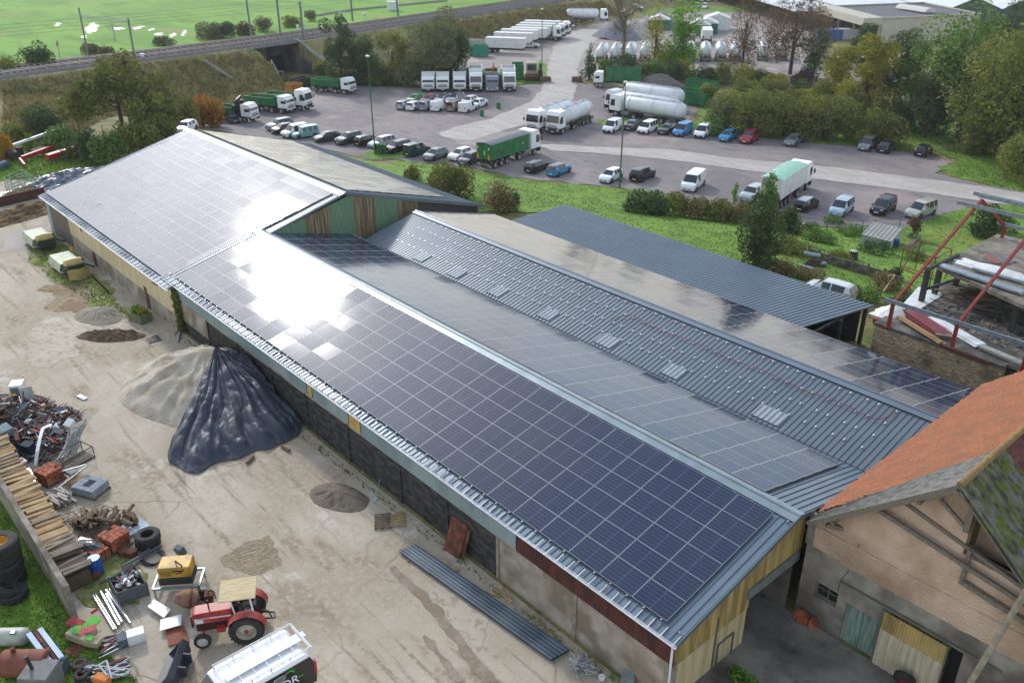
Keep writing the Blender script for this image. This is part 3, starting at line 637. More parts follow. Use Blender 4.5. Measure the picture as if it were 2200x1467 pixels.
mb=MB(); pts=[cpt(x,39.35+.08*math.sin(x*1.3),.14) for x in np.arange(-33.2,-16.4,.6)]+[cpt(-16.1,39.5,.14),cpt(-15.85,39.9,.14),cpt(-15.82,40.4,.14)]; mb.path(pts,.02,5)
pts=[cpt(-33.2,39.3,.14),cpt(-33.5,38.9,.14),cpt(-33.6,38.2,.12)]; mb.path(pts,.02,5)
mb.build('cable',CABLE,hc)
eu=V(0,-.97,.24); O=V(-57.7,CYR2,3.02)+eu.normalized()*.05
solar(hc,O,(1,0,0),eu,25,7,indiv=0,bias=-2,pm=PVS,label='solar array reflecting pale sky and tree trunks on the far slope of the middle hangar')
mb=MB(); mb.box(-58.4,-14.3,36.1,36.25,0,3.5); mb.box(-58.4,-26,48.6,48.75,-1,2.8); mb.box(-25,-14.3,48.6,48.75,0,2.8)
cw=[(36.3,0),(48.6,0),(48.6,2.95),(CYR,4.8),(36.3,3.6)]; mb.prism(cw,-14.5,-14.35,axis='x'); mb.prism(cw,-58.3,-58.15,axis='x')
mb.build('wall',mat('hangar_wall','#7b756b','#615b52',scale=1),hc)
# ---------- lean-to D
hd=empty('open_shed',(0,0,0),label='low open shed with wide corrugated slate blue roof beside the lawn',cat='shed')
mb=MB(); ribbed(mb,(-55.6,49.15,3.04),(-26.5,49.15,3.04),(-25.1,56.3,2.98),(-55.9,56.3,2.98),pitch=.34,rh=.07,rw=.17)
mb.build('roof',SLATE,hd)
mb=MB()
for x in np.arange(-55,-25,5.9):
    for y in (56.0,52.6): 
        if not(y==52.6 and x<-30): mb.box(x-.09,x+.09,y-.09,y+.09,H1(x,y)-.3,2.9)
mb.box(-25.6,-25.42,55.8,56.0,H1(-25.5,56)-.3,2.9)
mb.build('post',mat('dark_post','#3a3632','#28241f',scale=3),hd)
mb=MB(); mb.box(-55.4,-25.9,56.03,56.13,H1(-50,56)-.8,2.72); mb.box(-31,-30.9,49.2,56.0,-.5,2.7); mb.build('back_wall_and_added_partition',mat('shed_boards_shade',(.035,.032,.03),(.055,.05,.045),scale=3,rough=.9),hd)  # added partition and near-black boards: the shed's inner shade put into colour
mb=MB(); mb.box(-31,-26.2,49.2,56,H1(-28,52)-.1,.12); mb.build('shed_shade_sheet',DARK,hd)  # black floor sheet, painted as the shade under the shed roof
mb=MB(); mb.box(-25.8,-25.7,49.2,56.1,2.75,2.93); mb.box(-55.5,-25.8,55.95,56.05,2.75,2.93); mb.build('beam',DARK,hd)
# ---------- hangar A (back left)
ha=empty('hangar',(0,0,0),label='large far left hangar whose glaring solar roof faces the yard, cream clad wall',cat='hangar')
AL0,AL1=V(-89.9,19.9,3.5),V(-59.6,19.95,3.5); AR0,AR1=V(-91.0,35.5,7.2),V(-60.4,35.55,7.2); AE0,AE1=V(-90.5,49.3,3.5),V(-59.6,49.3,3.48)
mb=MB(); ribbed(mb,AL0,AL1,AR1,AR0,pitch=.33); ra=mb.build('roof',SLATE,ha)
mb=MB(); ribbed(mb,AE0,AE1,AR1,AR0,pitch=.33); mb.build('roof',SLATED,ha)
mb=MB()
for d in (V(0,-.973,-.231),V(0,.966,-.26)):
    nn=V(0,-d.z*(-1 if d.y>0 else 1)*-1,abs(d.y)); nn=V(0,(-.231 if d.y<0 else .26),.97).normalized()
    a=AR0+nn*.06;b=AR1+nn*.06; mb.hexa([a,b,b+d*.5,a+d*.5],[a+nn*.02,b+nn*.02,b+d*.5+nn*.02,a+d*.5+nn*.02])
mb.build('ridge_cap',mat('ridge_flashing_pale','#aab2b5','#98a1a5',scale=1,rough=.3,metal=.4),ra)
mb=MB(); gutter(mb,AL0+V(0,0,-.03),AL1+V(0,0,-.03),(0,-1,0),.085); mb.build('gutter',WHITEM,ha)
mb=MB(); x=-89.7
while x<-59.7:
    mb.beam((x,19.78,3.53),(x,20.08,3.6),.05,.035); mb.beam((x,20.08,3.6),(x,20.3,3.66),.04,.05); x+=.62
o=mb.build('gutter_brackets',WHITEM,ha); o['kind']='stuff'
eu=(AR0-AL0); eu=V(0,eu.y,eu.z).normalized(); O=V(-89.6,19.9,3.5)+eu*.55
O=lerp(AL0,AR0,.035)+V(.45,0,0)
solar(ha,O,(1,0,0),eu,16,13,indiv=100,skip=lambda i,j:False,label='glaring white to grey solar array on the yard side slope of the left hangar')
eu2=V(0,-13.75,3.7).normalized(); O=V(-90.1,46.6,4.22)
solar(ha,O,(1,0,0),eu2,16,9,indiv=0,bias=-2,pm=PVCLOUD,label='streaked greenish solar array on the far slope of the left hangar')
YA=20.2
wallbox('block_wall',CONC,-83.1,-59.7,-.3,1.5,y0=YA,y1=YA+.2,parent=ha)
mb=MB(); corr_wall(mb,(-83.1,YA-.03,0),(-59.7,YA-.03,0),1.42,3.5,3.5,amp=.025,pitch=.2); o=mb.build('cladding',mat('cream_cladding','#cdc19d','#bfb18a',scale=1,rough=.65,stretch=(2,1,.3)),ha,recalc=False)
mb=MB(); corr_wall(mb,(-89.4,YA-.03,0),(-83.1,YA-.03,0),-.1,3.5,3.5,amp=.02,pitch=.3); o=mb.build('boarding',WOODG,ha,recalc=False)
wallbox('shutter',BLUEG,-89.5,-88.3,-.1,3.4,y0=YA-.08,y1=YA-.06,parent=ha)
for x,z in ((-65.4,1.75),(-77.3,1.2)): wallbox('rusty_door',RUST,x-.25,x+.35,-.1,z+.1,y0=YA-.06,y1=YA-.03,parent=ha)
mb=MB(); mb.lathe([(.01,0),(.16,0)],c=(0,0,0),axis='y',n=10,M=Matrix.Translation((-79.4,YA-.065,2.75))); mb.build('wall_hole',DARK,ha)
# near gable
XA=-60.1
def zA(y): return 3.5+(y-19.9)*3.7/15.65 if y<35.55 else 7.2-(y-35.55)*3.72/13.75
seg=[(20.2,28,CREAM2),(28,31.6,GREENC),(31.6,33.8,BROWNC),(33.8,36.0,GREENC),(36.0,38.05,BROWNC),(38.05,40.3,GREENC),(40.3,42.4,BROWNC),(42.4,49.2,DKWOOD)]
for a,b,m in seg:
    mb=MB(); 
    if a<35.55<b:
        corr_wall(mb,(XA,a,0),(XA,35.55,0),0,zA(a)-.08,zA(35.55)-.08,amp=.03,pitch=.22,out=(1,0,0)); corr_wall(mb,(XA,35.55,0),(XA,b,0),0,zA(35.55)-.08,zA(b)-.08,amp=.03,pitch=.22,out=(1,0,0))
    else: corr_wall(mb,(XA,a,0),(XA,b,0),0,zA(a)-.08,zA(b)-.08,amp=.03,pitch=.22,out=(1,0,0))
    o=mb.build('gable_panel',m,ha,recalc=False)
    o['label']={'green_cladding':'faded green gable sheet','algae_stained_sheet':'brown algae stained translucent gable sheet','dark_stained_boards':'dark stained boarding','weathered_cream_sheet':'cream gable sheet'}[m.name]
mb=MB(); mb.box(-90,-59.9,48.9,49.1,-4.5,3.4); mb.box(-89.6,-89.4,20.2,49,-4.5,3.45); 
cw=[(20.3,3.3),(48.9,3.3),(35.5,6.9)]; mb.prism(cw,-89.6,-89.4,axis='x'); mb.build('wall',mat('hangar_wall2','#8a8478','#6b655b',scale=1),ha)
mb=MB(); mb.beam(AL1+V(.02,0,.05),AR1+V(.02,0,.05),.04,.2); mb.beam(AR1+V(.02,0,.05),AE1+V(.02,0,.05),.04,.3); mb.build('verge_trim',SLATED,ha)
# ---------- tile roofed house, right
hh=empty('farmhouse',(0,0,0),label='old rendered house with orange tile roof and mossy corrugated front canopy',cat='house')
YF=29.0
REND=mat('pink_render','#cbb39e','#bba28b',scale=1.2,rough=.95,bump=.8,c3='#a08870',s3=.35,bscale=9)
RENDG=mat('grey_render','#9a958b','#827c71',scale=1.5,rough=.95,bump=.3,c3='#5f5a52',s3=.5)
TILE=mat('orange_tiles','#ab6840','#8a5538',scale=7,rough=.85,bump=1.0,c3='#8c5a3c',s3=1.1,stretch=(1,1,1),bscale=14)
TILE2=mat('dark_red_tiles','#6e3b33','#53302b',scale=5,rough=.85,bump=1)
FIBRO=mat('grey_fibre_cement','#8b8a85','#77756f',scale=4,rough=.95,c3='#65645d',s3=3)
MOSS=mat('mossy_sheet','#47493f','#5f6a22',scale=2.2,rough=.95,bump=1,c3='#77756a',s3=1.6,lo=.45,hi=.56,stretch=(1,2,1))
AP=V(-8.4,28.35,10.0); EV=V(-13.6,28.35,5.35); yb=46.6; k=(AP.z-EV.z)/(AP.x-EV.x)
xr=-3.2; zr=AP.z-(xr-AP.x)*k
# walls with openings
def wallface(mb,x0,x1,z0,z1): mb.box(x0,x1,YF,YF+.45,z0,z1)
mb=MB(); 
# lower grey band pieces around openings: window (-13.05..-12.0, 1.5..2.3), door1 (-11.6..-10.1, 0..2.1), door2 (-9.95..-7.5,0..2.8), gap(-7.5..-6.9)
for a in ((-13.75,-13.05,-.3,3.9),(-13.05,-12.0,-.3,1.5),(-13.05,-12.0,2.3,3.9),(-12.0,-11.6,-.3,3.9),(-11.6,-10.1,2.1,3.9),(-10.1,-9.95,-.3,3.9),(-9.95,-6.9,2.85,3.9),(-6.9,-3,-.3,3.9)): wallface(mb,*a)
mb.build('lower_wall',RENDG,hh)
mb=MB(); 
mb.hexa([(-13.5,YF+.01,3.9),(-3.2,YF+.01,3.9),(-3.2,YF+.46,3.9),(-13.5,YF+.46,3.9)],[(-13.5,YF+.01,5.2),(-3.2,YF+.01,5.2),(-3.2,YF+.46,5.2),(-13.5,YF+.46,5.2)])
mb.prism([(-13.5,5.202),(-7.9,5.202),(-7.9,9.3),(-8.4,9.75)],YF+.02,YF+.45,axis='y')
mb.prism([(-7.9,5.202),(-3.2,5.202),(-3.2,5.35),(-7.9,9.3)],YF+1.2,YF+1.5,axis='y')
mb.prism([(-7.9,5.202),(-3.2,5.202),(-3.2,5.3),(-5.9,6.9),(-7.9,7.0)],YF+.02,YF+.45,axis='y')
mb.build('upper_wall',REND,hh)
# irregular render edge: thin tongues of the pink render
mb=MB(); pts=[(-13.5,5.0)]; 
for i,x in enumerate(np.linspace(-13.5,-3.2,40)): pts.append((x,(4.75 if x<-12.4 else 3.95-.0*x)+.12*mnoise.noise(Vector((x*2,0,1)))-.12))
pts+=[(-3.2,5.0)]; mb.prism([(p[0],p[1]) for p in pts],YF-.035,YF-.004,axis='y'); mb.build('render_edge',REND,hh)
mb=MB(); mb.box(-13.75,-13.5,YF+.45,yb,-.3,5.2); mb.box(-13.5,-3,yb-.4,yb,-.3,5.2); mb.box(-13.85,-13.5,YF,YF+.45,3.9,5.25); mb.build('side_wall',RENDG,hh)
mb=MB(); mb.box(-13.05,-12.0,YF+.3,YF+.32,1.5,2.3); w=mb.build('window',GLASS,hh); mb=MB()
for x in (-13.05,-12.53,-12.05): mb.box(x,x+.05,YF+.2,YF+.28,1.5,2.3)
mb.box(-13.05,-12,YF+.21,YF+.27,1.87,1.92); mb.build('frame',WOODG,w)
GD=mat('green_door','#6f8a80','#8d9a90',scale=3,rough=.8,stretch=(5,1,.4),c3='#56756c',s3=2)
mb=MB(); mb.box(-11.6,-10.87,YF+.15,YF+.2,0,2.1); mb.box(-10.85,-10.1,YF+.18,YF+.23,0,2.1); mb.build('door',GD,hh)['label']='worn blue green double door'
mb=MB(); corr_wall(mb,(-10.0,YF-.12,0),(-7.45,YF-.12,0),1.95,2.85,2.85,amp=.03,pitch=.12); mb.build('door_upper_panel',CREAM2,hh,recalc=False)
mb=MB(); corr_wall(mb,(-10.0,YF-.12,0),(-7.45,YF-.12,0),.05,1.95,1.95,amp=.03,pitch=.3); mb.build('sliding_door',mat('white_door','#bdb59c','#a69c80',scale=3,stretch=(4,1,.3)),hh,recalc=False)['label']='large whitish sliding door with corrugated top'
mb=MB(); mb.beam((-12,YF-.1,3.05),(-5.5,YF-.1,3.05),.05,.06); mb.beam((-10.05,YF-.13,.0),(-10.05,YF-.13,2.9),.05,.06); mb.beam((-7.42,YF-.13,0),(-7.42,YF-.13,2.9),.05,.06); mb.build('door_rail',mat('rail_green','#5c6355'),hh)
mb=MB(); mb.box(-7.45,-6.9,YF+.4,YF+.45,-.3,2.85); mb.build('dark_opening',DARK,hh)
mb=MB(); pts=[(-11.6,YF-.015,5.2),(-11.65,YF-.015,4.6),(-11.85,YF-.01,4.1),(-11.8,YF-.01,3.6),(-12.0,YF-.01,3.1),(-12.05,YF-.01,2.4)]; mb.path(pts,.012,4); mb.build('crack',DARK,hh)
# roofs
def tileroof(name,a,b,c,d,m,rows,bmp=.06,amp=.02,par=hh):
    """a->b eave, d->c ridge; overlapping tile courses as steps with slight waviness"""
    a,b,c,d=map(Vector,(a,b,c,d)); n=(b-a).cross(d-a).normalized(); 
    if n.z<0:n=-n
    mb=MB(); L=(b-a).length; K=int(L/.3); vs=[];fs=[]
    for r_ in range(rows):
        t0=r_/rows;t1=(r_+1)/rows
        base=len(vs)
        for i in range(K+1):
            s=i/K; w=amp*(1 if i%2 else -1)+.05*mnoise.noise(Vector((i*.3,r_*.3,1)))+.02*random.uniform(-1,1)
            p=lerp(lerp(a,b,s),lerp(d,c,s),t0)+n*(bmp+w); q=lerp(lerp(a,b,s),lerp(d,c,s),t1)+n*(w+.01)
            z=lerp(lerp(a,b,s),lerp(d,c,s),t0)+n*(w*.5-.02)
            vs+=[z,p,q]
        for i in range(K):
            o=base+3*i; fs+=[(o,o+3,o+4,o+1),(o+1,o+4,o+5,o+2)]
    mb.add(vs,fs); mb.hexa([p-n*.15 for p in (a,b,c,d)],[p-n*.03 for p in (a,b,c,d)])
    return mb.build(name,m,par,recalc=False)
tw=3.3 # width of the sheet strip at the front
tx=-14.0; tz=AP.z-(AP.x-tx)*k
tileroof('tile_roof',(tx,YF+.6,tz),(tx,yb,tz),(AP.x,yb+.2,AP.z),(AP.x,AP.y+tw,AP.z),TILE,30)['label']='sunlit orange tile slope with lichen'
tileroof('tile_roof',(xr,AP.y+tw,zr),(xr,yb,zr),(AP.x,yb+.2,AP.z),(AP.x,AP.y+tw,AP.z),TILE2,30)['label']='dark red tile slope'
# front fibre cement strip: narrow at the eave, wide near the ridge
def wavy(name,a,b,c,d,m,pitch=.18,amp=.035,par=hh,K2=10):
    a,b,c,d=map(Vector,(a,b,c,d)); n=(b-a).cross(d-a).normalized()
    if n.z<0:n=-n
    K=int(max((b-a).length,(c-d).length)/pitch*4); vs=[];fs=[]
    for i in range(K+1):
        s=i/K; w=amp*math.sin(i*math.pi/2)
        for j in range(K2+1):
            t=j/K2; vs.append(lerp(lerp(a,b,s),lerp(d,c,s),t)+n*(w+.02*mnoise.noise(Vector((i*.1,j*.5,2)))))
    for i in range(K):
        for j in range(K2): q=i*(K2+1)+j; fs.append((q,q+K2+1,q+K2+2,q+1))
    mb=MB(); mb.add(vs,fs); mb.hexa([p-n*.09 for p in (a,b,c,d)],[p-n*.05 for p in (a,b,c,d)]); return mb.build(name,m,par,recalc=False,smooth=False)
wavy('canopy_sheet',(EV.x,AP.y,EV.z+.1),(EV.x,AP.y+.75,EV.z+.1),(AP.x,AP.y+tw+.3,AP.z+.1),(AP.x,AP.y,AP.z+.1),FIBRO,pitch=.2)['label']='grey fibre cement sheets along the front verge'
wavy('canopy_sheet',(xr,AP.y-.1,zr+.1),(xr,AP.y+tw+.4,zr+.1),(AP.x,AP.y+tw+.4,AP.z+.12),(AP.x,AP.y-.1,AP.z+.12),MOSS,pitch=.2,amp=.045)['label']='mossy black and green corrugated sheets'
mb=MB(); mb.tube(AP+V(0,0,.12),(AP.x,yb,AP.z+.12),.13,n=10); mb.build('ridge_tiles',mat('lichen_ridge','#7a5a3f','#8c7540',scale=4,rough=.9,bump=1),hh)
TIM=mat('weathered_timber','#847a6e','#5f564c',scale=5,rough=.9,stretch=(3,3,3))
mb=MB(); y=AP.y+.02
mb.beam((EV.x,y,EV.z-.02),(AP.x,y,AP.z-.02),.06,.24); mb.beam((AP.x,y,AP.z-.02),(xr,y,zr-.02),.06,.22)
mb.build('barge_board',TIM,hh)
mb=MB(); y2=AP.y+.35
mb.beam((-7.9,y2,9.3),(-7.9,y2,8.2),.2); mb.beam((-11.0,y2,7.35),(-3.6,y2,6.2),.16); mb.beam((-10.3,y2+.3,8.0),(-4.6,y2+.3,6.6),.14); mb.beam((-7.7,y2+.15,6.0),(-3.3,y2+.15,5.4),.18)
mb.beam((-7.65,y2+.2,6.0),(-7.65,y2+.2,7.4),.14); mb.beam((-12.9,y2-.1,5.6),(-12.3,y2+.5,5.4),.18); mb.beam((-7.9,y2,8.3),(-9.0,y2,9.0),.12)
for x in (-12.6,-9.6): mb.beam((x,AP.y+.05,AP.z-abs(x-AP.x)*k-.3),(x,YF+.1,AP.z-abs(x-AP.x)*k-.3),.14)
mb.build('truss',TIM,hh)
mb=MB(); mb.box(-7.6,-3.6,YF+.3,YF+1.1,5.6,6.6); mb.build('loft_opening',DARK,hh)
mb=MB(); mb.path([(-5.35,AP.y-.6,8.0),(-5.6,YF-1.0,6.5),(-6.1,YF-1.3,3.0),(-6.6,YF-1.5,-.2)],.11,10); 
o=mb.build('drain_pipe',mat('old_pipe','#a19a88','#857c68',scale=4,rough=.7),None,smooth=True); tag(o,'tall leaning pale drain pipe in front of the house front','pipe')
# ------------------------------------------------------------------ vehicles
def at(px,py,ax,ay,hdg,z=None):
    """location so that the local point (ax,ay) touches the ground seen at this pixel"""
    g=G(px,py) if z is None else onz(px,py,z); c,s=math.cos(R(hdg)),math.sin(R(hdg)); x=g[0]-(ax*c-ay*s); y=g[1]-(ax*s+ay*c)
    return (x,y,g[2]+.055 if z is None else z)
_wm={}
def wheelmesh(r,w,rimm='rim',n=18):
    k=(r,w,rimm)
    if k in _wm: return _wm[k]
    mb=MB(); mb.mat(0).lathe([(r*.62,-w/2),(r*.93,-w/2),(r,-w*.36),(r,w*.36),(r*.93,w/2),(r*.62,w/2)],axis='y',n=n,caps=False)
    mb.mat(1).lathe([(.001,-w*.42),(r*.2,-w*.46),(r*.3,-w*.3),(r*.6,-w*.4),(r*.63,-w*.5),(r*.63,w*.5),(r*.6,w*.4),(r*.3,w*.3),(r*.2,w*.46),(.001,w*.42)],axis='y',n=n)
    o=mb.build('wheel',[TYRE,{'rim':RIM,'white':mat('rim_white',(.6,.6,.58),(.4,.38,.35),scale=6),'red':mat('rim_red',(.4,.06,.05),rough=.6),'yellow':mat('rim_yellow',(.7,.4,.04),rough=.6),'dark':mat('rim_dark',(.1,.1,.1),rough=.6)}[rimm]],smooth=35)
    me=o.data; bpy.data.objects.remove(o); _wm[k]=me; return me
def wheel(p,x,y,r,w,rimm='rim'):
    o=bpy.data.objects.new('wheel',wheelmesh(r,w,rimm)); COL.objects.link(o); o.parent=p; o.location=(x,y,r); return o
KINDS={ # L,W, stations: x,zb,zt,wr(tag of segment towards the next, from the rear)
'hatch':(4.05,1.72,[(-2.02,.62,.66,.80,'h'),(-1.98,.92,.95,.78,'rw'),(-1.72,.98,1.36,.60,'rw2'),(-1.5,.98,1.43,.58,'p'),(-1.4,.97,1.44,.58,'s'),(-.35,.95,1.47,.6,'p'),(-.25,.94,1.47,.6,'s'),(.45,.93,1.42,.58,'ws'),(1.12,.92,.96,.72,'h'),(1.75,.80,.84,.70,'h'),(1.98,.62,.66,.66,'h'),(2.03,.45,.5,.6,'e')]),
'sedan':(4.5,1.77,[(-2.25,.62,.66,.80,'h'),(-2.2,.92,.95,.76,'h'),(-1.75,.98,1.02,.72,'rw'),(-1.05,.97,1.38,.58,'rw2'),(-.98,.96,1.40,.58,'s'),(-.3,.95,1.43,.58,'p'),(-.2,.94,1.43,.58,'s'),(.5,.92,1.38,.56,'ws'),(1.2,.90,.94,.72,'h'),(1.95,.78,.82,.70,'h'),(2.2,.6,.64,.66,'h'),(2.25,.45,.5,.6,'e')]),
'suv':(4.4,1.82,[(-2.2,.7,.74,.84,'h'),(-2.15,1.05,1.08,.8,'rw'),(-1.95,1.1,1.55,.64,'rw2'),(-1.7,1.1,1.6,.62,'p'),(-1.6,1.08,1.61,.62,'s'),(-.4,1.05,1.64,.64,'p'),(-.3,1.04,1.64,.64,'s'),(.45,1.02,1.58,.62,'ws'),(1.05,1.02,1.06,.78,'h'),(1.85,.92,.96,.76,'h'),(2.15,.7,.74,.7,'h'),(2.2,.5,.55,.66,'e')]),
'mpv':(4.2,1.76,[(-2.1,.7,.74,.84,'h'),(-2.08,1.02,1.05,.82,'rw'),(-2.0,1.05,1.68,.72,'rw2'),(-1.85,1.05,1.74,.70,'s'),(-1.1,1.04,1.77,.70,'p'),(-1.0,1.04,1.77,.70,'s'),(-.2,1.02,1.76,.70,'p'),(-.1,1.01,1.76,.7,'s'),(.6,.98,1.66,.66,'ws'),(1.3,.96,1.0,.74,'h'),(1.85,.84,.88,.72,'h'),(2.08,.62,.66,.68,'h'),(2.12,.45,.5,.62,'e')]),
'van':(4.2,1.78,[(-2.1,.7,.74,.86,'h'),(-2.09,1.04,1.07,.84,'c'),(-2.05,1.05,1.74,.76,'c'),(-1.9,1.05,1.8,.74,'c'),(-.2,1.02,1.82,.74,'c'),(-.1,1.01,1.82,.74,'s'),(.55,.98,1.72,.68,'ws'),(1.25,.97,1.01,.76,'h'),(1.85,.86,.9,.74,'h'),(2.08,.62,.66,.7,'h'),(2.12,.45,.5,.62,'e')]),
'bigvan':(5.0,1.95,[(-2.5,.7,.74,.95,'h'),(-2.48,1.1,1.13,.92,'c'),(-2.45,1.12,1.92,.84,'c'),(-2.3,1.12,1.97,.82,'c'),(.1,1.1,1.98,.82,'c'),(.2,1.1,1.97,.82,'s'),(.95,1.08,1.86,.76,'ws'),(1.75,1.06,1.1,.84,'h'),(2.25,.9,.94,.8,'h'),(2.48,.65,.7,.76,'h'),(2.52,.45,.5,.7,'e')]),
}
KINDS['wagon']=(4.5,1.76,[(-2.25,.65,.69,.82,'h'),(-2.2,.95,.98,.78,'rw'),(-1.9,1.0,1.38,.62,'rw2'),(-1.8,.99,1.44,.6,'s'),(-1.2,.98,1.47,.6,'p'),(-1.1,.97,1.48,.6,'s'),(-.3,.95,1.49,.6,'p'),(-.2,.94,1.49,.6,'s'),(.5,.92,1.42,.58,'ws'),(1.2,.9,.94,.72,'h'),(1.95,.78,.82,.7,'h'),(2.2,.6,.64,.66,'h'),(2.25,.45,.5,.6,'e')])
KINDS['coupe']=(4.1,1.74,[(-2.05,.62,.66,.80,'h'),(-2.0,.9,.93,.76,'rw'),(-1.45,.97,1.3,.6,'rw2'),(-1.1,.97,1.38,.58,'s'),(-.1,.94,1.4,.58,'p'),(0,.93,1.4,.58,'s'),(.45,.92,1.36,.56,'ws'),(1.1,.91,.95,.72,'h'),(1.8,.78,.82,.7,'h'),(2.0,.6,.64,.66,'h'),(2.05,.45,.5,.6,'e')])
def car(kind,color,px,py,hdg,label,cat='car',rear=False,roof=None,group='parked cars',z=None,anchor=None,bumper=None,name='parked_car',extra=None,rim='rim',sil=.24):
    L,Wd,ST=KINDS[kind]; w=Wd/2
    bodyc={'white':'#e8eaec','silver':'#a9b1b7','grey':'#6d747b','dgrey':'#41474d','black':'#16181b','navy':'#1d2633','blue':'#2f86bd','cyan':'#2a8ab8','red':'#8e1a2c','green':'#4c9b4a','dgreen':'#16413f','teal':'#7fb5b8','beige':'#a9aa9c','lblue':'#9fb6c6','taupe':'#8d8075','bgrey':'#8492a5'}.get(color,color)
    pm=paint(color,bodyc,.3,.25 if color not in('white','red','green') else 0)
    hdg2=hdg+180 if rear else hdg
    fx=L*.31
    ax,ay=(anchor if anchor else ((-fx,-w+.02) if rear else (fx,w-.02)))
    root=empty(name,at(px,py,ax,ay,hdg2,z),R(hdg2),label,cat,group)
    rings=[]
    for (x,zb,zt,wr,tg) in ST:
        wf=1-.12*max(0,(abs(x)-L*.36)/(L*.14))**1.5*1 if abs(x)>L*.36 else 1
        W_=w*wf
        rings.append([(W_*.93,sil),(W_,.5 if zb>.55 else sil+.1),(W_*.985,zb),(wr*wf,zt-.035),(wr*wf*.72,zt)])
    B,WS,RW,SL,SR,RF=MB(),MB(),MB(),MB(),MB(),MB()
    n=len(ST)
    def pt(i,j,s): x=ST[i][0]; y,z=rings[i][j]; return (x,s*y,z)
    for i in range(n-1):
        tg=ST[i][4]
        for s in (-1,1):
            for j in range(4):
                q=[pt(i,j,s),pt(i+1,j,s),pt(i+1,j+1,s),pt(i,j+1,s)]
                tgt=B
                if j==2 and tg=='s': tgt=SL if s>0 else SR
                if j==3 and tg in('ws',): tgt=WS
                if j==3 and tg=='rw': tgt=RW
                if j==3 and tg not in('ws','rw','h','e') and roof: tgt=RF
                tgt.add(q,[(0,1,2,3)])
        q=[pt(i,4,-1),pt(i+1,4,-1),pt(i+1,4,1),pt(i,4,1)]
        (WS if tg=='ws' else RW if tg=='rw' else (RF if roof and tg!='h' else B)).add(q,[(0,1,2,3)])
    for i in (0,n-1):
        B.poly([pt(i,j,-1) for j in range(5)]+[pt(i,j,1) for j in range(4,-1,-1)])
    B.build('body',pm,root,smooth=35)
    if RF.v: RF.build('roof',paint(roof,{'black':'#15171a','silver':'#a9b1b7','white':'#e8eaec'}[roof]),root,smooth=35)
    WS.build('windscreen',GLASS,root)
    if RW.v: RW.build('rear_window',GLASS,root)
    for m_ in (SL,SR):
        if m_.v: m_.build('side_window',GLASS,root)
    U=MB(); U.box(-L/2+.12,L/2-.12,-w*.86,w*.86,.16,.3)
    for sx in (-1,1):
        for sy in (-1,1): U.lathe([(.36,-.02),(.36,.02)],c=(sx*fx,sy*(w+.0),.33),axis='y',n=16)
    if bumper: U.box(L/2-.22,L/2+.03,-w*.8,w*.8,.25,.55); U.box(-L/2-.03,-L/2+.2,-w*.86,w*.86,.25,.55)
    else: U.box(L/2-.1,L/2+.02,-w*.5,w*.5,.32,.48)
    U.build('underbody',BLACKP,root)
    for sx in (-1,1):
        for sy in (-1,1): wheel(root,sx*fx,sy*(w-.07),.31,.2,rim)
    zf=.68 if kind not in('mpv','van','suv','bigvan') else .78
    for sy in (-1,1):
        m_=MB(); m_.hexa([(L/2-.28,sy*w*.52,zf-.1),(L/2-.05,sy*w*.5,zf-.1),(L/2-.2,sy*w*.86,zf-.1),(L/2-.35,sy*w*.88,zf-.1)],[(L/2-.34,sy*w*.52,zf+.03),(L/2-.10,sy*w*.5,zf+.02),(L/2-.22,sy*w*.85,zf+.03),(L/2-.4,sy*w*.87,zf+.05)]); m_.build('headlight',LAMP,root)
        m_=MB(); m_.box(-L/2-.0,-L/2+.1,sy*w*.62-.1,sy*w*.62+.1,.75,1.0 if kind in('van','mpv','bigvan','suv') else .92); m_.build('tail_light',REDL,root)
        m_=MB(); m_.obox((ST[-4][0]-.25,sy*(w+.08),1.0),(.1,.16,.12)); m_.build('wing_mirror',pm,root)
    for s,x in ((1,L/2+.035),(-1,-L/2-.035)):
        m_=MB(); m_.box(x-.008,x+.008,-.26,.26,.38,.49); m_.build('number_plate',PLATE,root)
    if extra: extra(root,L,w)
    return root
def z1(x,y): return (560+x/7.333,240+y/7.333)
def z2(x,y): return (820+x/5,270+y/5)
def z3(x,y): return (840+x/7.857,150+y/7.857)
def z4(x,y): return (1100+x/4.783,170+y/4.783)
def z5(x,y): return (1280+x/5.79,240+y/5.79)
def z6(x,y): return (1660+x/5.79,280+y/5.79)
def z7(x,y): return (1280+x/5.5,340+y/5.5)
def z8(x,y): return (1560+x/4.4,340+y/4.4)
NR='cars in the near row along the lawn'
car('suv','grey',*z1(240,312),-84,'grey crossover, leftmost of the near row beside the black coupe with pale bonnet',group=NR)
car('coupe','black',*z1(305,365),-88,'black coupe between the grey crossover and the white glazed van',group=NR)
car('van','white',*z1(478,425),-86,'white glazed van parked beside the teal family van',cat='van',group=NR,bumper=1)
car('mpv','teal',*z1(612,443),-97,'pale teal family van with grey windows',cat='car',group=NR)
car('sedan','dgrey',*z1(975,500),-97,'dark grey fastback saloon beside the teal van',group=NR)
car('suv','dgrey',*z1(1345,538),-82,'small dark crossover right of the dark saloon',group=NR)
car('hatch','black',*z1(1645,558),-80,'black hatchback parked tail to the shed just left of the lamp post',rear=True,group=NR)
car('wagon','silver',*z1(1865,592),-84,'silver estate car right behind the left lamp post',group=NR)
car('suv','navy',*z1(2115,682),-82,'dark navy off road car between silver estate and dark green van',group=NR)
car('mpv','dgreen',*z2(360,342),-80,'dark green boxy van parked tail first',cat='van',rear=True,group=NR)
car('hatch','grey',*z2(570,388),-76,'mid grey hatchback right of the dark green van',group=NR)
car('hatch','white',*z2(838,388),-78,'white hatchback behind the round bush',group=NR)
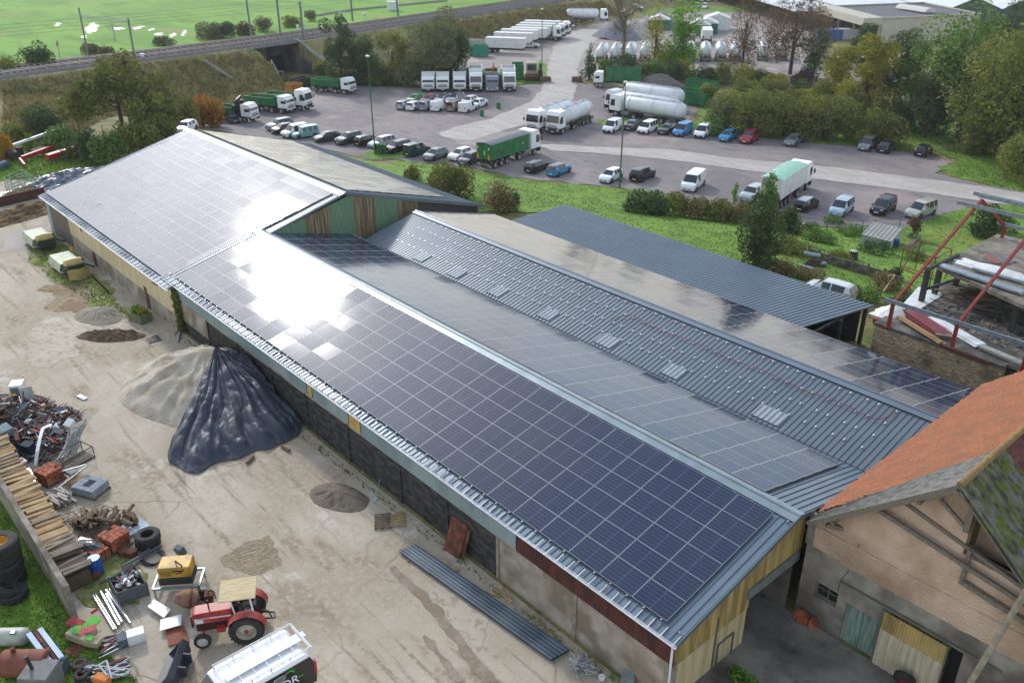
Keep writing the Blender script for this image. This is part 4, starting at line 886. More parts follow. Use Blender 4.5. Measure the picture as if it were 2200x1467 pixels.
car('hatch','dgrey',*z2(950,436),-70,'dark grey small car half hidden beside the green tipping trailer',group=NR)
car('hatch','black',*z2(1665,522),-77,'black hatchback tail to the lawn, left of the bright blue one',rear=True,group=NR)
car('hatch','cyan',*z2(1905,557),-77,'bright blue hatchback with black roof',rear=True,roof='black',group=NR)
CG='cars in the double row in the middle of the lot'
for a in (('hatch','silver',245,682,'silver hatchback at the left end of the middle block, tail to camera'),('hatch','white',415,702,'white hatchback second from left of the middle block, tail to camera'),('suv','bgrey',635,702,'blue grey crossover beside the white delivery van, tail to camera'),('van','white',838,716,'white delivery van in front of the red car, tail doors shut'),('mpv','taupe',1100,716,'beige compact between the two white delivery vans'),('van','#e4e8ea',1312,738,'white delivery van at the right end of the middle block')):
    car(a[0],a[1],*z3(a[2],a[3]),-70,a[4],rear=True,group=CG,cat='van' if a[0]=='van' else 'car')
for a in (('hatch','green',405,585,'bright green hatchback facing the camera in the back of the middle block',None),('hatch','red',640,597,'red hatchback facing the camera in the back of the middle block',None),('hatch','silver',870,585,'silver hatchback with dark roof behind the white delivery van','black'),('suv','silver',1090,590,'silver crossover with black roof behind the beige compact','black'),('hatch','white',1330,620,'white hatchback behind the right delivery van',None),('sedan','white',1478,665,'white saloon at the right end of the middle block',None)):
    car(a[0],a[1],*z3(a[2],a[3]),-70,a[4],roof=a[5],group=CG)
FR='cars in the far row along the hedge'
car('van','white',*z5(222,274),-72,'white delivery van left of the tall right lamp post',cat='van',group=FR,bumper=1)
car('sedan','dgrey',*z5(485,242),-70,'dark grey saloon parked tail to the road behind the lamp post',rear=True,group=FR)
car('mpv','white',*z5(655,288),-76,'white van with side windows in front of the tankers',cat='van',group=FR,bumper=1)
def tailgate(root,L,w):
    m_=MB(); m_.hexa([(-L/2+.45,-.5,1.4),(-L/2+.45,.5,1.4),(-L/2-.35,.55,1.95),(-L/2-.35,-.55,1.95)],[(-L/2+.45,-.5,1.45),(-L/2+.45,.5,1.45),(-L/2-.33,.55,2.0),(-L/2-.33,-.55,2.0)]); m_.build('tailgate',paint('black','#16181b'),root)
car('coupe','black',*z5(905,297),-74,'black car with its tailgate raised beside the blue van',group=FR,extra=tailgate)
car('van','blue',*z5(1095,318),-76,'blue delivery van with striped bonnet',cat='van',group=FR,bumper=1,rim='white')
car('van','#eceeef',*z5(1362,338),-74,'white delivery van right of the blue van at the hedge',cat='van',group=FR,bumper=1)
car('hatch','cyan',*z5(1665,383),-76,'small blue hatchback at the hedge beside the red car',group=FR)
car('suv','red',*z5(1935,407),-76,'dark red off road car at the hedge',group=FR)
car('sedan','grey',*z6(288,208),-77,'grey green saloon alone in the middle of the hedge row',group=FR)
car('mpv','grey',*z6(1210,268),-79,'grey family car with pale roof rails beside a black saloon',group=FR)
car('sedan','navy',*z6(1450,293),-78,'dark blue black saloon tail to the road beside the grey family car',rear=True,group=FR)
car('hatch','navy',*z6(1912,338),-80,'dark hatchback with red tail lights at the right end of the hedge row',rear=True,group=FR)
car('hatch','#dfe4e8',*z7(190,303),-76,'pale silver hatchback left of the tall lamp post at the lawn',group=NR)
car('suv','black',*z7(560,290),-78,'black crossover tail to the lawn above the dark bush',rear=True,group=NR)
car('bigvan','#e6e8ea',*z7(1190,400),-70,'large white panel van above the brushwood',cat='van',group=NR)
car('suv','silver',*z8(262,425),-80,'silver crossover half hidden by the young poplar',group=NR)
car('hatch','black',*z8(775,518),-82,'black hatchback just right of the white lorry, tail to camera',rear=True,group=NR,roof='silver')
car('mpv','lblue',*z8(1115,562),-80,'pale blue family van nose to the garden',group=NR)
car('mpv','black',*z8(1505,550),-84,'black family car with glass roof, nose to the garden',group=NR,roof='black')
car('mpv','beige',*z8(1835,583),-96,'beige family van at the right end of the near row',group=NR)
car('hatch','#f0f1f2',382,287,-50,'white car at the end of the left hangar under the trees',anchor=(1.2,-.8))
car('coupe','#101214',494,266,-20,'black car in front of the crane lorry',anchor=(1.2,-.8))
car('suv','#b9bfc4',1151,105,40,'silver crossover beside the row of white trailers',anchor=(1.36,-.85))
car('wagon','#1f2f4a',1233,57,45,'dark blue estate car on the road near the far silo trailer',anchor=(1.36,-.85))
car('hatch','#c4cacc',1375,22,20,'silver car on the far yard road behind the bare tree',anchor=(1.36,-.85))
car('hatch','#eef0f0',1340,30,-60,'white car parked behind the tall bare tree')
for i,(x,y,c,l) in enumerate(((1501,19,'#f2f2f2','white pickup left of its neighbour on the far grass strip'),(1518,20,'#f4f4f4','white pickup right of its neighbour on the far grass strip'))):
    car('suv',c,x,y,-60,l)
for i,(x,c,l) in enumerate(((1424,'red','red car at the left end of the farthest row'),(1442,'bgrey','blue grey car second in the farthest row'),(1465,'#e8e8e8','white car third in the farthest row'),(1483,'silver','silver car fourth in the farthest row'),(1497,'dgrey','dark grey car fifth in the farthest row'),(1512,'#eeeeee','white car sixth in the farthest row'),(1528,'#dcdcdc','white car seventh in the farthest row'),(1543,'lblue','pale blue car eighth in the farthest row'),(1558,'grey','grey car ninth in the farthest row'),(1572,'#77828a','grey car at the right end of the farthest row'))):
    car('hatch',c,x,4,-60,l,group='cars in the farthest row')
# motorcycle
root=empty('motorcycle',at(1230,62,0,0,40),R(40),'white motorcycle in front of the dark blue estate car','motorcycle')
wheel(root,.7,0,.31,.14); wheel(root,-.7,0,.31,.14)
mb=MB(); mb.obox((0,0,.55),(.5,.3,.4)); mb.build('engine',CHROME,root)
mb=MB(); mb.hexa([(-.7,-.12,.7),(.3,-.14,.7),(.3,.14,.7),(-.7,.12,.7)],[(-.8,-.1,.85),(.35,-.1,1.0),(.35,.1,1.0),(-.8,.1,.85)]); mb.hexa([(.4,-.2,.6),(.7,-.1,.6),(.7,.1,.6),(.4,.2,.6)],[(.3,-.18,1.1),(.5,-.1,1.15),(.5,.1,1.15),(.3,.18,1.1)]); mb.build('fairing',paint('white','#e8eaec'),root)
mb=MB(); mb.tube((.65,0,.3),(.35,0,1.0),.04); mb.tube((.35,-.35,1.05),(.35,.35,1.05),.02); mb.build('handlebar',BLACKP,root)
# ------------------------------------------------------------------ lorries
TW='#e9ebea'
def cab(root,x,high=False,color='white',chex=TW):
    """cab over engine cab, front face at x"""
    pm=paint('cab_'+color,chex,.35); w=1.22; zt=3.55 if high else 2.95; d=2.15 if high else 1.9
    mb=MB(); pr=[(x-d,.95),(x-.1,.95),(x,1.15),(x-.02,1.9),(x-.22,zt-.45),(x-.45,zt-.08),(x-.8,zt),(x-d,zt-.05)]; mb.prism(pr,-w,w); c=mb.build('cab',pm,root,bevel=.07)
    mb=MB(); mb.hexa([(x-.02,-1.08,1.88),(x+.015,-1.08,1.9),(x+.015,1.08,1.9),(x-.02,1.08,1.88)],[(x-.24,-1.02,zt-.62),(x-.17,-1.02,zt-.62),(x-.17,1.02,zt-.62),(x-.24,1.02,zt-.62)]); mb.build('windscreen',GLASS,root)
    for s in (-1,1):
        mb=MB(); mb.hexa([(x-1.15,s*(w-.02),1.75),(x-.22,s*(w-.02),1.75),(x-.22,s*(w+.015),1.75),(x-1.15,s*(w+.015),1.75)],[(x-1.15,s*(w-.04),zt-.75),(x-.42,s*(w-.04),zt-.75),(x-.42,s*(w+.012),zt-.75),(x-1.15,s*(w+.012),zt-.75)]); mb.build('side_window',GLASS,root)
        mb=MB(); mb.obox((x-.02,s*(w+.22),2.2),(.12,.18,.5)); mb.beam((x-.1,s*w,2.5),(x-.02,s*(w+.22),2.42),.04); mb.build('wing_mirror',BLACKP,root)
        mb=MB(); mb.box(x-.05,x+.04,s*.95-.2,s*.95+.2,.72,.9); mb.build('headlight',LAMP,root)
    mb=MB(); mb.box(x-.4,x+.02,-w,w,.38,.72); mb.box(x-.02,x+.025,-.95,.95,.95,1.1); mb.box(x-.02,x+.022,-.85,.85,1.2,1.3); mb.box(x-.02,x+.02,-.8,.8,1.4,1.48); mb.build('bumper',BLACKP if color!='grey' else pm,root)
    mb=MB(); mb.box(x-.06,x+.03,-w+.02,w-.02,.72,.95); mb.build('grille',BLACKP if high else pm,root)
    mb=MB(); mb.hexa([(x-.28,-1.1,zt-.52),(x-.02,-1.05,zt-.58),(x-.02,1.05,zt-.58),(x-.28,1.1,zt-.52)],[(x-.3,-1.1,zt-.46),(x-.03,-1.05,zt-.54),(x-.03,1.05,zt-.54),(x-.3,1.1,zt-.46)]); mb.build('sun_visor',pm,root)
    mb=MB(); mb.box(x-.01,x+.034,-.26,.26,.48,.6); mb.build('number_plate',PLATE,root)
    return c
def chassis(root,x0,x1,axles,r=.5,name='chassis',tank=None):
    mb=MB(); 
    for s in (-1,1): mb.box(x0,x1,s*.42-.05,s*.42+.05,.78,1.02)
    for x in np.arange(x0+.3,x1,1.3): mb.box(x-.06,x+.06,-.42,.42,.82,.96)
    for x,dual in axles: mb.tube((x,-.95,r),(x,.95,r),.08); 
    mb.build(name,mat('chassis_grey',(.06,.06,.06),(.1,.09,.08),scale=3),root)
    for x,dual in axles:
        for s in (-1,1): wheel(root,x,s*(1.05 if not dual else .98),r,.3 if not dual else .5)
        mb=MB()
        for s in (-1,1): mb.add([(x-.62,s*.85,.9),(x-.45,s*.85,1.12),(x+.45,s*.85,1.12),(x+.62,s*.85,.9),(x-.62,s*1.22,.9),(x-.45,s*1.22,1.12),(x+.45,s*1.22,1.12),(x+.62,s*1.22,.9)],[(0,1,5,4),(1,2,6,5),(2,3,7,6)])
        mb.build('mudguard',BLACKP,root,recalc=False)
    if tank:
        for s in (-1,1):
            mb=MB(); mb.box(tank[0],tank[1],s*.8-.3,s*.8+.3,.45,1.0); mb.build('fuel_tank',CHROME,root,bevel=.06)
GRB=mat('green_tipper_paint','#27703e','#1f5c33',scale=1.5,rough=.5,c3='#2f7d47',s3=.7); RUSTIN=mat('rusty_bed','#6b4a38','#4e382c',scale=3,rough=.9)
def openbox(root,x0,x1,w,z0,z1,m,name='tipper_body',inner=None,flare=.06,ribs=True,th=.07,fill=None,rail=.1):
    mb=MB(); 
    def wall(a0,a1,b0,b1): mb.hexa(a0+[*a1][::-1] if False else [a0[0],a0[1],a1[1],a1[0]],[b0[0],b0[1],b1[1],b1[0]])
    for s in (-1,1):
        mb.hexa([(x0,s*(w-.03-flare),z0),(x1,s*(w-.03-flare),z0),(x1,s*(w-th-.03-flare),z0),(x0,s*(w-th-.03-flare),z0)],[(x0-.0,s*w,z1),(x1,s*w,z1),(x1,s*(w-th),z1),(x0,s*(w-th),z1)])
        if ribs:
            n=max(3,int((x1-x0)/.95))
            for i in range(n+1):
                x=x0+.05+(x1-x0-.1)*i/n; mb.hexa([(x-.05,s*(w-flare-.03),z0+.02),(x+.05,s*(w-flare-.03),z0+.02),(x+.05,s*(w-flare+.04),z0+.02),(x-.05,s*(w-flare+.04),z0+.02)],[(x-.05,s*(w-.01),z1-.04),(x+.05,s*(w-.01),z1-.04),(x+.05,s*(w+.05),z1-.04),(x-.05,s*(w+.05),z1-.04)])
        mb.box(x0,x1,s*w-.05,s*w+.06,z1-.0,z1+rail)
    mb.box(x0,x1,-w+flare+.05,w-flare-.05,z0-.02,z0+.08)
    mb.hexa([(x0-.02,-w+flare,z0),(x0+.05,-w+flare,z0),(x0+.05,w-flare,z0),(x0-.02,w-flare,z0)],[(x0-.08,-w+.02,z1-.02),(x0+.0,-w+.02,z1-.02),(x0+.0,w-.02,z1-.02),(x0-.08,w-.02,z1-.02)])
    mb.box(x1-.06,x1,-w+.02,w-.02,z0,z1+.12)
    o=mb.build(name,m,root)
    mb=MB(); mb.box(x0+.06,x1-.08,-w+flare+.12,w-flare-.12,z0+.082,z0+(fill or .12)); mb.build('load_floor',inner or RUSTIN,o); return o
def tipper(loc,hdg,label,high=False,green=GRB,crane=False,mark=True,color='white',chex=TW,x1=2.05,zt=2.45,group='tipper lorries',front=False,backz=None,cat='lorry'):
    root=empty('tipper_lorry',loc,R(hdg),label,cat,group)
    cab(root,4.6,high,color,chex); chassis(root,-3.9,4.3,[(3.3,0),(1.35,0),(-1.75,1),(-3.1,1)] if not front else [(3.3,0),(-1.4,1),(-2.75,1)],tank=(-.2,.6))
    z0=1.22
    o=openbox(root,-4.1,x1 if not crane else 1.1,1.25,z0,zt,green)
    mb=MB(); mb.box((x1 if not crane else 1.1)-.0,(x1 if not crane else 1.1)+.08,-1.24,1.24,z0,backz or zt+.45); mb.box((x1 if not crane else 1.1),(x1 if not crane else 1.1)+.35,-1.0,1.0,(backz or zt+.4)-.06,(backz or zt+.4)); mb.build('headboard',green if not front else paint('cab_'+color,chex),root)
    if mark:
        for s in (-1,1):
            mb=MB(); mb.hexa([(-3.95,s*1.26,1.32),(-3.6,s*1.26,1.32),(-3.6,s*1.275,1.32),(-3.95,s*1.275,1.32)],[(-3.85,s*1.315,1.6),(-3.7,s*1.315,1.6),(-3.7,s*1.33,1.6),(-3.85,s*1.33,1.6)]); 
    if crane:
        mb=MB(); 
        for s in (-1,1): mb.box(1.35,2.3,s*.45-.25,s*.45+.25,1.05,3.3)
        mb.beam((1.8,-.6,3.2),(1.8,.8,3.9),.35); mb.beam((1.8,.8,3.9),(1.9,-.9,3.5),.25); mb.tube((1.9,-.9,3.4),(1.9,-.9,1.8),.14); mb.build('loading_crane',mat('crane_black',(.03,.03,.03),rough=.5),root)
    return root
def zt_(x,y): return (440+x/6.47,150+y/6.47)
tipper(at(*zt_(560,742),3.3,-1.2,30),30,'green tipper lorry with folded black crane behind its white cab',crane=True,zt=2.2)
tipper(at(*zt_(1065,622),3.3,-1.2,26),26,'green tipper lorry with rusty bed, in front of the taller cabbed one')
tipper(at(*zt_(1325,580),3.3,-1.2,28),28,'green tipper lorry with taller white and black cab behind another tipper',high=True)
tipper(at(*zt_(1935,352),3.3,-1.2,24),24,'green tipper lorry standing alone in front of the yellow skips',zt=2.35)
for i,(x,c,hx,hi,bz,lab) in enumerate(((630,'white',TW,0,3.5,'white tipper lorry at the left end of the six parked nose out'),(875,'white',TW,0,3.5,'white tipper lorry second from left of the six, red brown bed'),(1160,'white',TW,0,3.5,'white tipper lorry third from left of the six'),(1435,'white','#f0f0ee',1,4.1,'tall white tipper lorry with wide black grille, fourth of the six'),(1710,'grey','#7c8791',0,3.4,'grey cabbed lorry with a red grab arm showing above'),(2000,'white','#f0f0ee',1,4.1,'tall white tipper lorry at the right end of the six'))):
    px,py=z3(x,392); r_=tipper(at(px,py,4.6,0,-39),-39,lab,high=bool(hi),front=True,color=c,chex=hx,backz=bz,zt=bz-.35,green=WHITEM if c=='white' and i!=1 else GRB,group='six lorries parked nose out')
    if i==4:
        mb=MB(); mb.beam((1.5,0,2.6),(1.4,.3,3.9),.3); mb.beam((1.4,.3,3.9),(1.2,.4,4.9),.16); mb.build('grab_arm',mat('signal_red','#b8321f',rough=.5),r_)
# bulk tankers
TANKW=mat('tank_white','#e4e7e8','#d2d6d7',scale=.8,rough=.35)
def tank(root,x0,x1,r,zc,hop=True,ends=.9):
    mb=MB(); mb.lathe([(.02,x0-.02),(r*.55,x0+.05),(r*.85,x0+ends*.45),(r,x0+ends),(r,x1-ends),(r*.85,x1-ends*.45),(r*.55,x1-.05),(.02,x1+.02)],c=(0,0,zc),axis='x',n=24)
    t=mb.build('tank',TANKW,root,smooth=50)
    if hop:
        for f in (.22,.5,.78):
            x=lerp(x0,x1,f); mb=MB(); mb.lathe([(r*.85,zc-r*.35),(.16,zc-r-.32),(.12,zc-r-.42)],c=(x,0,0),n=14); mb.build('hopper',TANKW,root,smooth=40)
    mb=MB(); mb.box(x0+.7,x1-.7,-.32,.32,zc+r-.02,zc+r+.03)
    for s in (-1,1):
        mb.tube((x0+.8,s*.34,zc+r+.1),(x1-.8,s*.34,zc+r+.1),.02,n=5)
    for f in (.22,.5,.78): mb.lathe([(.25,0),(.25,.12),(.05,.16)],c=(lerp(x0,x1,f),0,zc+r+.03),n=10)
    for x in (x0+1.2,(x0+x1)/2,x1-1.2): mb.lathe([(r+.02,-.04),(r+.02,.04)],c=(x,0,zc),axis='x',n=24)
    mb.build('walkway',mat('walkway_grey','#a9adae',rough=.6),root)
    return t
def tractorunit(root,x,high=True): # x = front face
    cab(root,x,high); chassis(root,x-5.6,x-.2,[(x-1.35,0),(x-5.0,1)],tank=(x-3.8,x-2.4),name='tractor_chassis')
    mb=MB(); mb.prism([(x-2.2,3.5),(x-1.5,3.5),(x-.6,3.95),(x-2.2,3.95)],-1.1,1.1) if False else mb.box(x-2.25,x-2.18,-1.15,-.95,1.1,3.3); mb.box(x-2.25,x-2.18,.95,1.15,1.1,3.3); mb.build('wind_deflector',paint('cab_white',TW),root)
def silo_truck(loc,hdg,label,group,withcab=True,axl=3,r=1.22,hop=True,L=9.4):
    root=empty('tanker_lorry' if withcab else 'tanker_trailer',loc,R(hdg),label,'tanker',group)
    x1=5.6; x0=x1-L
    if withcab: tractorunit(root,8.3)
    tank(root,x0,x1,r,2.35,hop)
    chassis(root,x0+.2,x0+5.,[(x0+1.1+1.31*i,0) for i in range(axl)],name='trailer_chassis')
    mb=MB(); 
    for s in (-1,1): mb.box(3.2,3.35,s*.7-.08,s*.7+.08,.1,1.4)
    mb.box(x0+.1,x1-.6,-.5,-.38,1.0,1.15); mb.box(x0+.1,x1-.6,.38,.5,1.0,1.15); mb.build('landing_leg',CHROME,root)
    mb=MB(); mb.box(x0-.12,x0,-1.15,1.15,.55,.75); 
    for s in (-1,1): mb.box(x0-.14,x0-.11,s*.95-.15,s*.95+.15,.57,.73)
    mb.path([(x0,-.5,.8),(x0-.12,-.5,3.4),(x0+.6,-.5,3.7)],.02,5); mb.build('rear_bumper',CHROME,root)
    return root
GS='white powder tankers'
silo_truck(at(*z4(525,572),6.95,1.2,-73),-73,'white powder tanker lorry facing the near row, right one of two',GS)
silo_truck(at(*z4(315,562),6.95,1.2,-73),-73,'white powder tanker lorry facing the near row, left one of two',GS)
GT='long tankers parked across behind the hedge row'
silo_truck(at(*z4(1060,388),6.95,1.2,-172),-172,'nearest long white tanker parked across behind the hedge row vans',GT,r=1.25,hop=False,L=11.3,axl=3)
silo_truck(at(*z4(1010,332),6.95,1.2,-172),-172,'middle long white tanker whose cab shows behind the nearest tanker',GT,r=1.25,hop=False,L=11.3)
silo_truck(at(*z4(1060,240),6.95,1.2,-172),-172,'farthest long tank trailer without lorry, beside the green container',GT,withcab=False,r=1.3,hop=False,L=11.8)
def zf(x,y): return (980+x/6.875,10+y/6.875)
silo_truck(at(*zf(1815,265),5.6-9.4+1.1+2.62,-1.1,46),46,'white powder tanker standing far off on the road bend',GS)
# hidden row of white silo trailers behind the trees
for i,x in enumerate((1290,1320,1352,1384,1450,1482,1515,1548,1580,1640,1680)):
    silo_truck(at(x,138-i*.4,-3.8,0,128),128,'white silo trailer in the row behind the trees, number counted from the left is hidden by leaves' if False else ['white silo trailer at the left end behind the trees','white silo trailer behind the pale tall trunk','white silo trailer just right of the tall trunk','white silo trailer left of the yellow green tree','white silo trailer behind the yellow green tree','white silo trailer right of the yellow green tree','white silo trailer left of the brown thin tree','white silo trailer behind the brown thin tree','white silo trailer right of the brown thin tree','white silo trailer behind the dark bare tree','white silo trailer at the right end behind the dark bare tree'][i],'silo trailers behind the trees',withcab=False,r=1.25,L=8.5)
# tipping semi trailers
def semi(loc,hdg,label,color,mb_mat,tarp,withcab=True,group='articulated tippers',zt=3.35,L=8.6,marks=True,axl=3,taper=True):
    root=empty('articulated_lorry' if withcab else 'semi_trailer',loc,R(hdg),label,'lorry' if withcab else 'trailer',group)
    x1=5.4;x0=x1-L
    if withcab: tractorunit(root,8.2)
    mb=MB(); w=1.26
    pr=[(x0,1.25),(x1-.2,1.35),(x1,zt),(x0-.1 if taper else x0,zt)]
    mb.prism(pr,-w,w); b=mb.build('trailer_body',mb_mat,root,bevel=.04)
    mb=MB()
    for s in (-1,1):
        mb.box(x0-.1,x1,s*w-.04,s*w+.06,zt-.1,zt+.02); mb.box(x0,x1-.2,s*w-.02,s*w+.05,1.25,1.36)
    mb.box(x0-.13,x0-.09,-.03,.03,1.3,zt); mb.box(x0-.14,x0-.05,-1.2,1.2,zt-.12,zt); mb.build('rail',mb_mat,b)
    if tarp:
        mb=MB(); K=7; vs=[];N=24
        for i in range(N+1):
            x=lerp(x0-.05,x1-.02,i/N)
            for j in range(K+1):
                y=lerp(-w,w,j/K); vs.append((x,y,zt+.03+.16*math.sin(math.pi*j/K)+.03*math.sin(i*2.1)*math.sin(math.pi*j/K)))
        mb.add(vs,[(i*(K+1)+j,(i+1)*(K+1)+j,(i+1)*(K+1)+j+1,i*(K+1)+j+1) for i in range(N) for j in range(K)]); mb.build('tarpaulin',tarp,root,smooth=True)
    chassis(root,x0+.1,5.2,[(x0+1.0+1.31*i,0) for i in range(axl)],name='trailer_chassis')
    mb=MB(); mb.box(x0-.12,x0+.0,-1.2,1.2,.5,.7); mb.build('rear_bumper',CHROME,root)
    for s in (-1,1):
        mb=MB(); mb.box(x0-.16,x0-.115,s*.95-.14,s*.95+.14,1.35,2.0); mb.build('tail_light',ORANGEL if color=='green' else REDL,root)
    if marks:   # small pale triangle marks on sides and tail
        mm=mat('white_mark',(.75,.78,.7),rough=.6); mb=MB()
        for s in (-1,1):
            for x in ((x1-1.5,) if color=='green' else (x1-1.0,)):
                a=.22 if color=='green' else .5
                mb.add([(x-a,s*(w+.012),2.2),(x+a,s*(w+.012),2.2),(x,s*(w+.012),2.2+a*1.7),(x-a*.55,s*(w+.012),2.26),(x+a*.55,s*(w+.012),2.26),(x,s*(w+.012),2.2+a*1.15)],[(0,3,5,2),(1,2,5,4),(0,1,4,3)])
        if color=='green':
            for y in (-.95,.95): mb.add([(x0-.135,y-.17,2.75),(x0-.135,y+.17,2.75),(x0-.135,y,3.05)],[(0,1,2)])
            mb.box(x0-.135,x0-.125,-.25,-.1,1.9,2.5)
        mb.build('mark',mm,b,recalc=False)
    return root
MINT=mat('mint_tarpaulin','#8fbfa8','#7fb29b',scale=2,rough=.6); DTARP=mat('dark_tarpaulin','#4a4f55','#3c4147',scale=2,rough=.5)
semi(at(*z2(1225,467),5.4-8.6+1.0,-1.2,101),101,'green tipping trailer with dark tarpaulin behind a white cab','green',GRB,DTARP)
semi(at(*z8(520,478),5.4-8.6+1.0,-1.2,103),103,'white tipping trailer with mint green tarpaulin on the near row','white',mat('trailer_white','#dfe0dc','#cfd0cc',scale=1,rough=.45),MINT,zt=3.6)
TRW=mat('trailer_white','#dfe0dc'); GW='white trailers in the row below the railway bank'
for i,(X,Y,wc,lab) in enumerate(((575,722,0,'nearest white trailer at the left front of the row below the bank'),(690,640,0,'second white trailer of the row below the bank'),(790,590,0,'third white trailer of the row below the bank'),(930,560,0,'fourth white trailer of the row below the bank'),(1000,520,1,'first white lorry with cab in the row below the bank'),(1060,485,1,'second white lorry with cab in the row below the bank'),(1130,450,1,'last white lorry with cab in the row below the bank'))):
    semi(at(*zf(X,Y),5.4-9.5+2.31,-1.2,33),33,lab,'white',TRW,None,withcab=bool(wc),L=9.5,group=GW,marks=False,axl=2,zt=3.5)
# hook lorry with tall green container
root=empty('container_lorry',at(*z4(905,93),6.0-1.35+.0,1.2,-138),R(-138),'white lorry carrying a tall dark green container','lorry')
cab(root,6.0); chassis(root,-2.6,5.8,[(4.65,0),(-.4,1),(-1.75,1)],tank=(1.5,2.6)); openbox(root,-3.0,3.6,1.25,1.3,3.6,GRB,name='container',flare=.0)
def container(px,py,hdg,L,W_,H_,m,label,ax=0,ay=0,z0=.15,name='skip_container',cat='container',group=None,fill=None,taper=False,inner=None,ribs=True):
    root=empty(name,at(px,py,ax,ay,hdg),R(hdg),label,cat,group)
    openbox(root,-L/2,L/2,W_/2,z0,H_,m,name='shell',flare=.25 if taper else .0,inner=inner,fill=fill,ribs=ribs)
    mb=MB(); 
    for s in (-1,1): mb.box(-L/2,L/2,s*.5-.06,s*.5+.06,.0,.16)
    mb.build('runner',CHROME,root); return root
container(1480,226,-175,6.0,2.4,2.3,GRB,'large open dark green container behind the long tankers',ay=1.2)
container(1500,200,-175,6.0,2.4,2.0,GRB,'green container farther back at the hedge end',ay=1.2)
container(1112,173,-42,4.5,2.4,2.9,GRB,'tall green container with sand beside the old paver',ax=2.2,fill=2.2,inner=mat('sand_load','#a8906b','#8e7a5a',scale=3))
YS=mat('yellow_skip','#c08a1e','#9a6a1a',scale=3,rough=.7,c3='#7a5520',s3=2); BS=mat('black_skip','#2b2c30','#3c3a3a',scale=3,rough=.7); TEAL=mat('teal_container','#2d8f78','#24755f',scale=2,rough=.6)
for (x,y,m,l,Lc) in ((732,179,YS,'orange yellow skip at the left end of the skip row',4.0),(766,180,BS,'black skip left of the lamp post',3.8),(794,182,YS,'small yellow skip beside the lamp post',3.2),(831,184,YS,'heaped yellow skip beside the dark striped skip',3.8),(863,184,BS,'dark skip with red stripes at the right end of the skip row',3.8),(633,203,YS,'yellow skip standing end on at the bank foot',2.6),(648,190,BS,'black skip standing end on behind the yellow one',3.0)):
    container(x,y,48 if x>700 else 100,Lc,2.1,1.9,m,l,taper=True,ay=-1.0 if x>700 else 0,group='skips along the trees',fill=1.2 if 'heaped' in l else None)
container(1028,123,33,3.6,2.4,2.4,TEAL,'bright teal green container beside the nearest white trailer',ay=-1.1)
container(1020,112,33,7.0,2.4,2.6,mat('grey_container','#b4b4b0','#9c9c98',scale=2),'pale grey container behind the teal container',ay=-1.1)
# old paver and hopper by the road
root=empty('road_paver',at(1142,173,0,0,-42),R(-42),'old ivory road machine with big dark cab window','construction machine')
IV=mat('old_ivory','#b3ab9c','#8f8778',scale=3,rough=.7)
mb=MB(); mb.box(-2,.2,-1.1,1.1,.7,1.9); mb.prism([(-1.9,1.9),(.2,1.9),(.3,3.4),(-1.9,3.5)],-1.05,1.05); mb.build('body',IV,root,bevel=.08)
mb=MB(); mb.box(.24,.32,-.9,.9,2.0,3.1); mb.build('windscreen',GLASS,root)
mb=MB(); mb.hexa([(.3,-1.2,.5),(2.2,-1.2,.5),(2.2,1.2,.5),(.3,1.2,.5)],[(.3,-1.3,1.3),(2.5,-1.5,1.2),(2.5,1.5,1.2),(.3,1.3,1.3)]); mb.build('hopper',RUST,root)
mb=MB(); mb.box(-1.5,1.2,1.3,2.2,.4,2.2); mb.tube((-.5,1.8,2.2),(-.5,1.8,3.2),.25); mb.build('engine',BLACKP,root)
for x in (-1.2,1.2):
    for s in (-1,1): wheel(root,x,s*1.1,.45,.35,'dark')
for px,l in ((1172,'open concrete gate box on the left side of the road'),(1240,'open concrete gate box on the right side of the road')):
    root=empty('gate_box',at(px,178,0,0,-42),R(-42),l,'kerb box'); mb=MB()
    for a in ((-.9,.9,-1.1,-.95),(-.9,.9,.95,1.1),(-.9,-.75,-1.1,1.1)): mb.box(*a,0,1.0)
    mb.build('wall',mat('rusty_plate','#8c6a58','#5e4a40',scale=3),root)
for x,y,l in ((1035,250,'green litter barrel nearer the middle cars'),(1071,234,'green litter barrel farther from the middle cars')):
    root=empty('barrel',at(x,y,0,0,0),0,l,'barrel'); mb=MB(); mb.lathe([(.36,0),(.38,.05),(.36,.3),(.38,.33),(.36,.6),(.38,.63),(.37,.95),(.33,.97)],n=14); mb.build('drum',GRB,root,smooth=30)
    mb=MB(); mb.lathe([(.05,.97),(.34,.98),(.34,1.02),(.05,1.04)],n=14); mb.build('lid',BLACKP,root)
